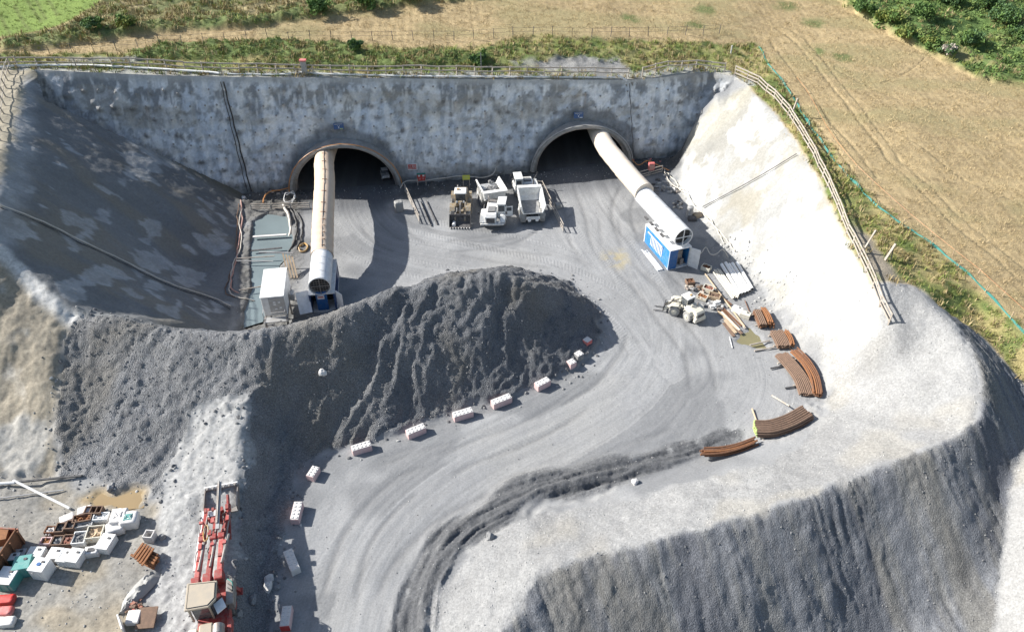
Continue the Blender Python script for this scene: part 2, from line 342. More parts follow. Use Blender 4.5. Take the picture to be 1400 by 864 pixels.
# land: crop, rough grass, hedge banks
green = zone([P(-80, -70, 16), hit(-50, 58), hit(0, 52), hit(40, 45), hit(80, 36), hit(110, 22), hit(140, 6), P(150, -60, 16)], 1, 2)
roughg = zone([hit(140, 4), hit(110, 24), hit(80, 38), hit(0, 56), hit(-60, 62), hit(-60, 74), hit(0, 71), hit(60, 66), hit(130, 58), hit(230, 45), hit(350, 38), hit(450, 22), hit(560, 10), hit(680, -4), P(700, -70, 15.5), P(150, -70, 16)], 1, 2)
hedge1 = zone([hit(0, 60), hit(60, 53), hit(130, 46), hit(230, 33), hit(350, 24), hit(470, 8), hit(600, -6), hit(680, -4), hit(560, 10), hit(450, 22), hit(350, 38), hit(230, 45), hit(130, 58), hit(60, 66), hit(0, 71)], 1, 2)
verge = zone([hit(-50, 84), hit(0, 76), hit(90, 73), hit(180, 74), hit(230, 62), hit(340, 57), hit(490, 58), hit(560, 66), hit(660, 62), hit(720, 48), hit(830, 54), hit(950, 56), hit(1035, 60), hit(1052, 88), hit(1080, 130), hit(1120, 178), hit(1152, 226), hit(1200, 275), hit(1260, 322), hit(1330, 385), hit(1400, 455), hit(1480, 530), hit(1470, 592), hit(1400, 527), hit(1345, 464), hit(1300, 432), hit(1243, 388)] + crest[::-1][6:] + [Vector((-70, 79, 0))], 1, 2)
hedge2 = np.clip(zone([hit(180, 74), hit(230, 61), hit(340, 58), hit(488, 58), hit(492, 76), hit(380, 80), hit(250, 82), hit(180, 82)], 1, 1) + zone([hit(490, 74), hit(640, 70), hit(672, 74), hit(660, 92), hit(500, 93), hit(380, 92), hit(330, 88), hit(430, 80)], 1, 1) + .45 * zone([hit(650, 66), hit(720, 60), hit(830, 68), hit(960, 72), hit(940, 82), hit(850, 84), hit(720, 82), hit(680, 80)], 1, 1), 0, 1)
corner = zone([P(1120, -70, 13.5), hit(1140, -5), hit(1180, 26), hit(1260, 72), hit(1330, 104), hit(1400, 124), P(1500, 160, 8.6), P(1500, -70, 12)], 1, 2)
for A_ in (green, roughg, hedge1, verge, hedge2, corner): A_ *= Z_land
D += hedge1 * fbm(X * .7, Y * .7, 81, 3) * 1.1 + hedge2 * (fbm(X * .8, Y * .8, 82, 3)) * .6 + roughg * (fbm(X * .5, Y * .5, 83, 4) - .4) * .8 + verge * (fbm(X * .8, Y * .8, 84, 3) - .5) * .35 + corner * fbm(X * .35, Y * .35, 85, 4) * 1.6 + Z_land * (fbm(X * .12, Y * .12, 86, 2) - .5) * .5
# tramlines in the crop, trampled
crop = np.clip(Z_land - green - roughg - verge - corner, 0, 1)
tram = np.zeros(X.shape)
for pts, w in (([hit(1062, 38), hit(1090, 60), hit(1155, 140), hit(1215, 216), hit(1300, 300), hit(1400, 385)], .22), ([hit(1068, 34), hit(1100, 52), hit(1165, 132), hit(1230, 216), hit(1320, 300), hit(1420, 380)], .22), ([hit(1052, 55), hit(1085, 100), hit(1150, 180), hit(1200, 240)], .2), ([hit(1140, 95), hit(1210, 130), hit(1300, 170), hit(1400, 205)], .16), ([hit(1195, 165), hit(1260, 200), hit(1320, 245), hit(1400, 280)], .14), ([hit(1265, 80), hit(1235, 102), hit(1205, 115)], .09), ([hit(1070, 110), hit(1110, 160), hit(1180, 250), hit(1260, 330)], .1)):
    d_, _s = pathdist(wx * .3 + X * .7, wy * .3 + Y * .7, pts)
    tram = np.maximum(tram, np.exp(-(d_ / (w * .75)) ** 2) * (.45 + .45 * (fbm(X * 1.5, Y * 1.5, 88, 2) > .45)))
tram *= crop
D -= tram * .14
pond_px = [(347, 302), (365, 291), (391, 295), (399, 322), (396, 345), (381, 362), (372, 400), (360, 440), (334, 449), (335, 425), (345, 392), (343, 345)]
pondm = zone([P(u, v, 0) for u, v in pond_px], 0, 1)
pud = zone([P(1008, 452, .2), P(1030, 447, .2), P(1048, 466, .2), P(1058, 480, .2), P(1030, 476, .2), P(1012, 468, .2)], 1, 1)
pud2 = zone([P(690, 708, .3), P(730, 690, .3), P(800, 672, .3), P(860, 655, .2), P(872, 650, .2), P(850, 664, .2), P(780, 690, .3), P(720, 706, .3)], 1, 1)
pud3 = zone([hit(118, 690), hit(135, 676), hit(180, 669), hit(202, 674), hit(190, 688), hit(160, 692), hit(135, 696)], 1, 1)
pud4 = zone([P(-40, 652, 2.3), hit(20, 651), hit(60, 655), hit(62, 664), hit(20, 668), P(-40, 668, 2.3)], 1, 1)
D = D * (1 - np.clip(pud + pud2 + pud3 + pud4, 0, 1) * .8)
D = D * (1 - pondm) - pondm * .7
D = D - pud * .16 - pud2 * .22 - pud3 * .14 - pud4 * .16
D = D * (1 - wfix * (Y > wbY - .2) * (1 - np.clip((Y - topY) / 1.0, 0, 1)))
H2 = H + D

# ------------------------------------------------------------------ colour of the ground stuff itself, plus painted shade at the tunnel mouths
n1, n2, n3 = fbm(X * .25, Y * .25, 101, 4), fbm(X * 1.3, Y * 1.3, 102, 4, .6), fbm(X * 4, Y * 4, 103, 2)
col = np.zeros(X.shape + (3,)) + np.array((.268, .271, .275))
k = (n1 - .5) * .26 + (rut - .5) * .18 * FW0 + (n2 - .5) * .16
col *= (1 + k)[..., None]
tr = fbm(FD * 2.6 + (fbm(FS * .06, FD * .1, 110, 2) - .5) * 4, FS * .035, 111, 3, .65)
col *= (1 + onroad * FW0 * (tr - .5) * .24)[..., None]
col = lerp3(col, (.30, .298, .29), onroad * sst(.52, .72, fbm(X * .16 + 3, Y * .16, 112, 3)) * .5)
col = lerp3(col, (.15, .15, .15), TRK * .36)
damp = onroad * sst(.5, .62, fbm(X * .14 + 9, Y * .2, 113, 3)) * .55
col = lerp3(col, (.15, .155, .162), damp * (np.abs(FD) > 2.5))
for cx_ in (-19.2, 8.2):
    shadowed = sst(6.2, 4.2, np.abs(X - cx_ + (fbm(X * .6, Y * .6, 117, 3) - .5) * 2)) * sst(-7.5, -3.5, dfoot)  # shade in front of each tunnel mouth, painted into the road colour
    col = lerp3(col, (.115, .12, .13), shadowed * .85 * onroad)
yel = zone([P(828, 345), P(850, 346), P(862, 362), P(845, 372), P(826, 360)], 1, 4)
col = lerp3(col, (.36, .30, .16), yel * .65 * sst(.4, .6, n2))
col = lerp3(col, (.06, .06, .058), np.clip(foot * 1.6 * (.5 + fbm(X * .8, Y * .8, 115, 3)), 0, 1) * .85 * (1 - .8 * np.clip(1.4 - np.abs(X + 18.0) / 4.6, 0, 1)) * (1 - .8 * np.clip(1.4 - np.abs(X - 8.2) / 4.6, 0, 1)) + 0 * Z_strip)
col = lerp3(col, (.11, .105, .095), Z_strip * np.clip(fbm(X * .9, Y * .9, 116, 3) * 1.5, 0, 1) * .75)
col = lerp3(col, (.095, .098, .104), MUD * sst(.22, .45, n2 * .6 + fbm(X * .7, Y * .7, 114, 2) * .5) * .95)
heapc = np.array((.135, .140, .149)) * (1 + (n2 - .5) * .5 + (n1 - .5) * .25)[..., None]
heapc = lerp3(heapc, np.array((.205, .208, .214)) * (1 + (n2 - .5) * .45)[..., None], sst(-10, -19, X + (n1 - .5) * 12) * .85)
heapc = lerp3(heapc, (.165, .152, .13), sst(.52, .74, fbm(hx * .3, hy * .12, 121, 4)) * .55)
heapc = lerp3(heapc, (.19, .192, .195), sst(.58, .75, fbm(X * .35, Y * .3, 122, 3)) * .6)
col = lerp3(col, heapc, Z_heap)
darkc = np.array((.115, .12, .13)) * (1 + (n2 - .5) * .45 + (run - .5) * .35 + (runf - .5) * .6)[..., None]
darkc = lerp3(darkc, (.095, .10, .115), sst(.5, .68, fbm(qx * .9, qy * .12, 127, 4)) * .6)
darkc = lerp3(darkc, (.19, .187, .175), sst(.54, .7, fbm(qx * 1.6 + 5, qy * .16, 128, 4)) * .5)
darkc = lerp3(darkc, (.155, .148, .13), sst(.5, .7, fbm(qx * .5, qy * .1, 123, 4)) * .6)
col = lerp3(col, darkc, Z_dark)
bankc = np.array((.275, .275, .273)) * (1 + (n2 - .5) * .26 + (n1 - .5) * .2)[..., None]
bankc = lerp3(bankc, (.215, .215, .215), sst(.48, .64, fbm(X * .3 + 2, Y * .3, 129, 5, .6)) * .6)
bankc = lerp3(bankc, (.31, .29, .25), sst(.56, .72, fbm(X * .2 + 4, Y * .2, 124, 3)) * .45)
col = lerp3(col, bankc, Z_bank)
col = lerp3(col, (.325, .325, .32), Z_ledge * (.7 + .3 * n2))
yardc = np.array((.285, .25, .195)) * (1 + (n2 - .5) * .35 + (n1 - .5) * .3)[..., None]
yardc = lerp3(yardc, (.26, .255, .24), sst(.52, .68, fbm(X * .22, Y * .22, 125, 3)) * .8)
col = lerp3(col, yardc, Z_yard)
mudp2 = zone([hit(100, 690), hit(125, 675), hit(180, 668), hit(204, 672), hit(200, 690), hit(160, 694), hit(130, 700)], 1, 2)
col = lerp3(col, (.33, .24, .12), mudp2 * .8)
roughc = np.array((.27, .24, .19)) * (1 + (n2 - .5) * .4)[..., None]
roughc = lerp3(roughc, (.42, .42, .41), sst(.52, .66, fbm(X * .35, Y * .28, 126, 4)) * .55)
crestd, _ = pathdist(X, Y, [hit(0, 335), hit(35, 363), hit(62, 394), hit(92, 418), hit(104, 430)])
roughc = lerp3(roughc, (.5, .5, .49), sst(1.5, .6, np.abs(crestd)) * .9)
col = lerp3(col, roughc, Z_rough)
# shotcrete, left slope: dark weathered skin with pale patches
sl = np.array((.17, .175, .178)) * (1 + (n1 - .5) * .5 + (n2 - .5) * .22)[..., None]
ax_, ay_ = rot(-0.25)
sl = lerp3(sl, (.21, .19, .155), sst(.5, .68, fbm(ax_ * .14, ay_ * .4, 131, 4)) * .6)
pp = fbm(ax_ * .32, ay_ * .6, 132, 4, .6)
upper = zone([hit(-40, 100), hit(45, 98), hit(50, 140), hit(42, 230), hit(25, 330), hit(-20, 400), hit(-60, 300)], 1, 3)
pale = sst(.72, .76, pp) + upper * sst(.38, .46, fbm(X * .3, Y * .2, 133, 3)) * .8
for (u, v, ru, rv) in ((215, 215, 55, 14), (190, 235, 45, 18), (130, 300, 22, 22), (112, 330, 20, 14), (290, 285, 22, 18), (205, 320, 20, 16), (195, 365, 26, 26), (205, 392, 26, 14), (120, 385, 26, 26), (300, 340, 24, 18), (262, 385, 24, 16), (240, 418, 22, 14), (290, 425, 26, 14), (40, 260, 30, 20), (15, 320, 24, 24), (95, 300, 18, 9)):
    c_ = hit(u, v); c2 = hit(u + ru, v); c3 = hit(u, v + rv)
    rr = np.hypot((wx - c_.x) / (abs(c2.x - c_.x) + .3), (wy - c_.y) / (abs(c3.y - c_.y) + abs(c2.y - c_.y) * .4 + .3))
    pale = np.maximum(pale, sst(1.05, .75, rr * 1.5 + (pp - .5) * 3.5) * .95)
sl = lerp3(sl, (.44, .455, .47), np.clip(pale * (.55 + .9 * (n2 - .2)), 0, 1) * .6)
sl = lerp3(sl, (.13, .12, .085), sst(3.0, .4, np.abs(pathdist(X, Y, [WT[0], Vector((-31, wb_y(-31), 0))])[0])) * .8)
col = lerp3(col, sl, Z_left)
# shotcrete, right slope
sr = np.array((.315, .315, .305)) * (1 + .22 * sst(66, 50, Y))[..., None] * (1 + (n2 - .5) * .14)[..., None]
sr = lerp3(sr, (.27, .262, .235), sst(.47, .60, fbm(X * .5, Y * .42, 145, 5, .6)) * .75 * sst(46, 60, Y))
sr = lerp3(sr, (.52, .52, .51), sst(.52, .62, fbm(X * .6 + 9, Y * .4, 146, 5, .6)) * .7)
sr = lerp3(sr, (.27, .255, .215), sst(.45, .6, fbm(X * .26, Y * .2, 141, 4)) * (.8 * sst(50, 66, Y) + .15))
sr = lerp3(sr, (.33, .31, .25), sst(2.6, .8, np.abs(pathdist(X, Y, [Vector((20, wb_y(20), 0)), P(985, 162, 7.2), WT[-1]])[0])) * .6)
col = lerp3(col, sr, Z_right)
sct = scree * sst(.42, .6, fbm(X * 1.5, Y * 1.5, 143, 3)) * .7
col = lerp3(col, (.34, .335, .32), sct * (Z_dark < .5))
# land
rwx, rwy = rot(math.atan2(hit(1215, 216).y - hit(1090, 60).y, hit(1215, 216).x - hit(1090, 60).x))
rows = np.sin(rwy * 2 * math.pi / .9 + fbm(X * .1, Y * .1, 157, 2) * 3) * (fbm(X * .4, Y * .4, 158, 3))
D2 = rows * .05
cropc = np.array((.43, .33, .185)) * (1 + rows * .16 + (n2 - .5) * .5 + (n1 - .5) * .35 + (n3 - .5) * .45)[..., None]
cropc = lerp3(cropc, (.33, .29, .15), sst(.46, .7, fbm(X * .12, Y * .25, 151, 4)) * .6)
cropc = lerp3(cropc, (.24, .20, .12), tram * .8)
for (u, v, r_) in ((1118, 71, 1.3), (1153, 80, 1.5), (860, 25, 1.5), (965, 15, 2.0), (950, 35, 1.4), (1110, 32, 1.8), (1075, 8, 2)):
    c_ = hit(u, v); cropc = lerp3(cropc, (.11, .16, .05), sst(1.1, .3, np.hypot(wx - c_.x, (wy - c_.y)) / r_) * .8)
land = cropc
gr = np.array((.19, .265, .065)) * (1 + (n2 - .5) * .4 + (n3 - .5) * .3)[..., None]
for (a, b) in (((30, -10), (56, 30)), ((46, -6), (62, 26)), ((20, 8), (38, 40)), ((-5, 12), (12, 46)), ((60, -12), (78, 22))):
    gr = lerp3(gr, (.13, .15, .05), np.exp(-(pathdist(sx, sy, [hit(*a), hit(*b)])[0] / .22) ** 2) * .7)
land = lerp3(land, gr, green)
rgc = np.array((.225, .20, .095)) * (1 + (n2 - .5) * .5)[..., None]
rgc = lerp3(rgc, (.36, .30, .17), sst(.52, .66, fbm(X * .3, Y * .5, 152, 3)) * .7)
rgc = lerp3(rgc, (.09, .125, .045), sst(.5, .64, fbm(X * .4, Y * .4, 153, 3)) * .7)
land = lerp3(land, rgc, roughg)
vc = np.array((.20, .215, .075)) * (1 + (n2 - .5) * .5)[..., None]
vc = lerp3(vc, (.38, .31, .15), sst(.42, .6, fbm(X * .35, Y * .35, 154, 4)) * .75)
vc = lerp3(vc, (.10, .15, .045), sst(.52, .62, fbm(X * .5 + 7, Y * .5, 155, 3)) * .7)
land = lerp3(land, vc, verge)
land = lerp3(land, np.array((.12, .165, .055)) * (1 + (n2 - .5) * .6)[..., None], np.clip(hedge1 * .75 + hedge2, 0, 1) * .85)
cc = np.array((.105, .165, .05)) * (1 + (n2 - .5) * .5)[..., None]
cc = lerp3(cc, (.28, .24, .12), sst(.52, .62, fbm(X * .22, Y * .22, 156, 3)) * .7)
land = lerp3(land, cc, corner)
# bare concrete sill behind the wall top and trodden track
sill = (Y > topY - .3) & (Y < topY + 1.0 + .5 * vn(X * .5, Y * 0, 9)) & (X < 27.5)
land = lerp3(land, (.40, .395, .38), blur(sill.astype(float), 1, 1) * .8)
bare = np.clip(zone([hit(735, 84), hit(760, 80), hit(850, 80), hit(862, 100), hit(835, 104), hit(745, 96)], 1, 2) + .8 * zone([hit(90, 78), hit(180, 80), hit(200, 84), hit(90, 84)], 1, 1) + .7 * zone([hit(695, 84), hit(745, 82), hit(740, 92), hit(700, 92)], 1, 2), 0, 1)
land = lerp3(land, np.array((.27, .265, .255)) * (1 + (n2 - .5))[..., None], bare)
track = zone([hit(1160, 292), hit(1196, 335), hit(1228, 378), hit(1240, 388), hit(1203, 386), hit(1180, 345)], 1, 2)
land = lerp3(land, (.27, .235, .185), track)
lt = zone([hit(6, 92), hit(40, 96), hit(30, 130), hit(16, 200), hit(6, 240), hit(-60, 320), hit(-70, 96)], 1, 2)
col = lerp3(col, (.33, .29, .215), lt * .9)
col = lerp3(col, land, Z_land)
col = np.clip(col, .02, .8)

# ------------------------------------------------------------------ materials
def new_mat(name):
    m = bpy.data.materials.new(name); m.use_nodes = True
    return m, m.node_tree.nodes, m.node_tree.links, m.node_tree.nodes['Principled BSDF']
def nd(N, t, **kw):
    n = N.new(t)
    for k, v in kw.items():
        if k in n.inputs: n.inputs[k].default_value = v
        else: setattr(n, k, v)
    return n
def ground_mat(name, fine=9.0, amp=.5, bump=.5, dist=.06, rough=.95, pebble=0.0, pscale=5.0, flow=False):
    m, N, L, B = new_mat(name)
    B.inputs['Roughness'].default_value = rough
    B.inputs['Specular IOR Level'].default_value = .25
    at = nd(N, 'ShaderNodeAttribute', attribute_name='Col')
    tc = nd(N, 'ShaderNodeTexCoord')
    no = nd(N, 'ShaderNodeTexNoise', Scale=fine, Detail=6.0, Roughness=.7)
    L.new(tc.outputs['Object'], no.inputs['Vector'])
    mr_ = nd(N, 'ShaderNodeMapRange'); mr_.inputs['From Min'].default_value = .3; mr_.inputs['From Max'].default_value = .7
    mr_.inputs['To Min'].default_value = 1 - amp; mr_.inputs['To Max'].default_value = 1 + amp
    L.new(no.outputs[0], mr_.inputs['Value'])
    mul = nd(N, 'ShaderNodeVectorMath', operation='SCALE')
    L.new(at.outputs['Color'], mul.inputs[0]); L.new(mr_.outputs[0], mul.inputs['Scale'])
    out = mul.outputs[0]; hgt = no.outputs[0]
    if pebble:
        vo = nd(N, 'ShaderNodeTexVoronoi', Scale=pscale); L.new(tc.outputs['Object'], vo.inputs['Vector'])
        r2 = nd(N, 'ShaderNodeMapRange'); r2.inputs['To Min'].default_value = 1 - pebble; r2.inputs['To Max'].default_value = 1 + pebble
        sep = nd(N, 'ShaderNodeSeparateColor'); L.new(vo.outputs['Color'], sep.inputs[0]); L.new(sep.outputs[0], r2.inputs['Value'])
        m2 = nd(N, 'ShaderNodeVectorMath', operation='SCALE'); L.new(out, m2.inputs[0]); L.new(r2.outputs[0], m2.inputs['Scale']); out = m2.outputs[0]
        ad = nd(N, 'ShaderNodeMath', operation='SUBTRACT'); L.new(hgt, ad.inputs[0]); L.new(vo.outputs['Distance'], ad.inputs[1]); hgt = ad.outputs[0]
    if flow:
        fl = nd(N, 'ShaderNodeAttribute', attribute_name='Flow')
        mp = nd(N, 'ShaderNodeMapping'); mp.inputs['Scale'].default_value = (1.6, .05, 1); L.new(fl.outputs['Vector'], mp.inputs['Vector'])
        n4 = nd(N, 'ShaderNodeTexNoise', Scale=2.2, Detail=5.0, Roughness=.65); L.new(mp.outputs[0], n4.inputs['Vector'])
        r4 = nd(N, 'ShaderNodeMapRange'); r4.inputs['From Min'].default_value = .32; r4.inputs['From Max'].default_value = .68; r4.inputs['To Min'].default_value = .91; r4.inputs['To Max'].default_value = 1.07
        L.new(n4.outputs[0], r4.inputs['Value'])
        sz_ = nd(N, 'ShaderNodeSeparateXYZ'); L.new(fl.outputs['Vector'], sz_.inputs[0])
        mw = nd(N, 'ShaderNodeMix'); mw.inputs['A'].default_value = 1.0; L.new(sz_.outputs[2], mw.inputs['Factor']); L.new(r4.outputs[0], mw.inputs['B'])
        m4 = nd(N, 'ShaderNodeVectorMath', operation='SCALE'); L.new(out, m4.inputs[0]); L.new(mw.outputs[0], m4.inputs['Scale']); out = m4.outputs[0]
        # lug prints: bars across the track, in bands along it
        sx_ = nd(N, 'ShaderNodeSeparateXYZ'); L.new(fl.outputs['Vector'], sx_.inputs[0])
        sc_ = nd(N, 'ShaderNodeMath', operation='MULTIPLY'); sc_.inputs[1].default_value = 2 * math.pi / .36; L.new(sx_.outputs[1], sc_.inputs[0])
        ab = nd(N, 'ShaderNodeMath', operation='MULTIPLY'); ab.inputs[1].default_value = 9.0; L.new(sx_.outputs[0], ab.inputs[0])
        sn_ = nd(N, 'ShaderNodeMath', operation='SINE')
        ad2 = nd(N, 'ShaderNodeMath', operation='ADD'); L.new(sc_.outputs[0], ad2.inputs[0]); L.new(ab.outputs[0], ad2.inputs[1]); L.new(ad2.outputs[0], sn_.inputs[0])
        mp5 = nd(N, 'ShaderNodeMapping'); mp5.inputs['Scale'].default_value = (.9, .02, 1); mp5.inputs['Location'].default_value = (3, 5, 0); L.new(fl.outputs['Vector'], mp5.inputs['Vector'])
        n5 = nd(N, 'ShaderNodeTexNoise', Scale=1.3, Detail=2.0); L.new(mp5.outputs[0], n5.inputs['Vector'])
        r5 = nd(N, 'ShaderNodeMapRange'); r5.inputs['From Min'].default_value = .54; r5.inputs['From Max'].default_value = .6; L.new(n5.outputs[0], r5.inputs['Value'])
        lug = nd(N, 'ShaderNodeMath', operation='MULTIPLY'); L.new(sn_.outputs[0], lug.inputs[0]); L.new(r5.outputs[0], lug.inputs[1])
        l2 = nd(N, 'ShaderNodeMath', operation='MULTIPLY_ADD'); l2.inputs[1].default_value = .22; L.new(lug.outputs[0], l2.inputs[0]); L.new(hgt, l2.inputs[2])
        l3 = nd(N, 'ShaderNodeMath', operation='MULTIPLY_ADD'); l3.inputs[1].default_value = .55; L.new(n4.outputs[0], l3.inputs[0]); L.new(l2.outputs[0], l3.inputs[2]); hgt = l3.outputs[0]
    L.new(out, B.inputs['Base Color'])
    bp = nd(N, 'ShaderNodeBump', Strength=bump, Distance=dist); L.new(hgt, bp.inputs['Height']); L.new(bp.outputs[0], B.inputs['Normal'])
    return m
M_road = ground_mat('packed_grey_road', 7, .16, .6, .05, flow=True)
M_heap = ground_mat('blasted_rock', 10, .55, .8, .1, pebble=.1, pscale=13)
M_mud = ground_mat('churned_mud', 6, .4, .9, .08)
M_dark = ground_mat('spoil_slope', 11, .5, .5, .06, pebble=.1, pscale=12)
M_bank = ground_mat('pale_gravel', 5, .2, .45, .04, pebble=.1, pscale=9)
M_yard = ground_mat('muddy_yard', 4, .32, .45, .05)
M_shot = ground_mat('shotcrete_skin', 4, .16, .6, .06)
M_land = ground_mat('grass_ground', 9, .45, .9, .12)
M_crop = ground_mat('ripe_crop', 11, .42, 1.0, .14)

# ------------------------------------------------------------------ ground sheets, one object per kind of ground
masks = [Z_heap, Z_dark, Z_bank, Z_ledge + Z_yard, Z_rough, Z_left, Z_right]
zid = np.zeros(X.shape, int)
for i, mk in enumerate(masks): zid[mk > .5] = i + 1
zid[(MUD > .35) & (zid == 0)] = 10; zid[(MUD > .35) & (zid == 3)] = 10
zid[hardland] = 8
cr = np.clip(green + roughg + verge + corner + hedge2, 0, 1)
zid[hardland & (cr < .5)] = 9
names = [('haul_road', M_road), ('rock_heap_ground', M_heap), ('spoil_slope', M_dark), ('gravel_bank', M_bank), ('storage_yard_ground', M_yard), ('eroded_hillside', M_yard), ('shotcrete_hillside', M_shot), ('sunlit_shotcrete_hillside', M_shot), ('grass_ground', M_land), ('crop_field', M_crop), ('churned_mud_ground', M_mud)]
cutpoly = [Vector((x, wb_y(x) + .3, 0)) for x in (-48.0, -40, -31.0, -22, -13, -5, 2.6, 9, 14.5, 20.0, 24.5)] + [p + Vector((.05, -.1, 0)) for p in WT[-2::-1]]
cut = inside(X, Y, cutpoly)
J, I = np.meshgrid(np.arange(NY - 1), np.arange(NX - 1), indexing='ij')
quads = np.stack([J * NX + I, J * NX + I + 1, (J + 1) * NX + I + 1, (J + 1) * NX + I], -1).reshape(-1, 4)
qz = zid[:-1, :-1].reshape(-1)
keep = ~(cut[:-1, :-1] | cut[1:, 1:] | cut[:-1, 1:] | cut[1:, :-1]).reshape(-1)
allco = np.stack([X, Y, H2], -1).reshape(-1, 3).astype(np.float32)
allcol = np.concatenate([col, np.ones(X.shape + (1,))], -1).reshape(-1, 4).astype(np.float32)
FWt = np.exp(-(np.maximum(np.abs(FD) - 2.5, 0) / 4.5) ** 2) * .85 + .15
allfl = np.stack([FD, FS, FWt], -1).reshape(-1, 3).astype(np.float32)
def mesh_np(name, co, q, mat, colr=None, flow=None, smooth=True):
    me = bpy.data.meshes.new(name)
    me.vertices.add(len(co)); me.vertices.foreach_set('co', co.ravel())
    n = q.shape[1]
    me.loops.add(q.size); me.loops.foreach_set('vertex_index', q.ravel().astype(np.int32))
    me.polygons.add(len(q)); me.polygons.foreach_set('loop_start', (np.arange(len(q)) * n).astype(np.int32)); me.polygons.foreach_set('loop_total', np.full(len(q), n, np.int32))
    if colr is not None:
        a = me.color_attributes.new('Col', 'FLOAT_COLOR', 'POINT'); a.data.foreach_set('color', colr.ravel())
    if flow is not None:
        a = me.attributes.new('Flow', 'FLOAT_VECTOR', 'POINT'); a.data.foreach_set('vector', flow.ravel())
    me.update(calc_edges=True); me.validate()
    if smooth: me.polygons.foreach_set('use_smooth', np.ones(len(q), bool))
    me.materials.append(mat)
    o = bpy.data.objects.new(name, me); C.objects.link(o)
    return o
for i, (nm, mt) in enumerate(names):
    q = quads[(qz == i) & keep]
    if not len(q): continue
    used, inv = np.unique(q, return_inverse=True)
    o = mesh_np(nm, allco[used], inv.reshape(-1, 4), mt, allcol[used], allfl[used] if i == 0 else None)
    o['kind'] = 'structure'
# the country round about, out to the horizon
fx = np.concatenate([-np.geomspace(2400, 66, 22), np.arange(-62, 74, 4.0), np.geomspace(76, 2400, 22)])
fy = np.concatenate([-np.geomspace(2400, 4, 22), np.arange(16, 112, 4.0), np.geomspace(116, 3200, 24)])
FX, FY = np.meshgrid(fx, fy)
FZ = samp(H, np.clip(FX, GX0, GX1), np.clip(FY, GY0, GY1)) - .15
far = np.hypot(np.maximum(np.abs(FX - 5) - 70, 0), np.maximum(np.abs(FY - 66) - 48, 0))
FZ = FZ + sst(20, 600, far) * (fbm(FX * .004, FY * .004, 201, 3) - .35) * 60
ins = (FX > GX0 + 1) & (FX < GX1 - 1) & (FY > GY0 + 1) & (FY < GY1 - 1)
qf = []
for j in range(len(fy) - 1):
    for i in range(len(fx) - 1):
        if not (ins[j, i] and ins[j, i + 1] and ins[j + 1, i] and ins[j + 1, i + 1]):
            a = j * len(fx) + i; qf.append((a, a + 1, a + 1 + len(fx), a + len(fx)))
fc = np.zeros(FX.shape + (3,)) + np.array((.30, .24, .14))
fc = lerp3(fc, (.10, .16, .05), sst(.5, .56, vn(FX * .011 + 5, FY * .011, 203)))
fc = lerp3(fc, (.25, .25, .25), (FY < 60) * sst(60, 20, far) * 1.0)
o = mesh_np('countryside_ground', np.stack([FX, FY, FZ], -1).reshape(-1, 3).astype(np.float32), np.array(qf), M_land, np.concatenate([fc, np.ones(FX.shape + (1,))], -1).reshape(-1, 4).astype(np.float32))
o['kind'] = 'structure'
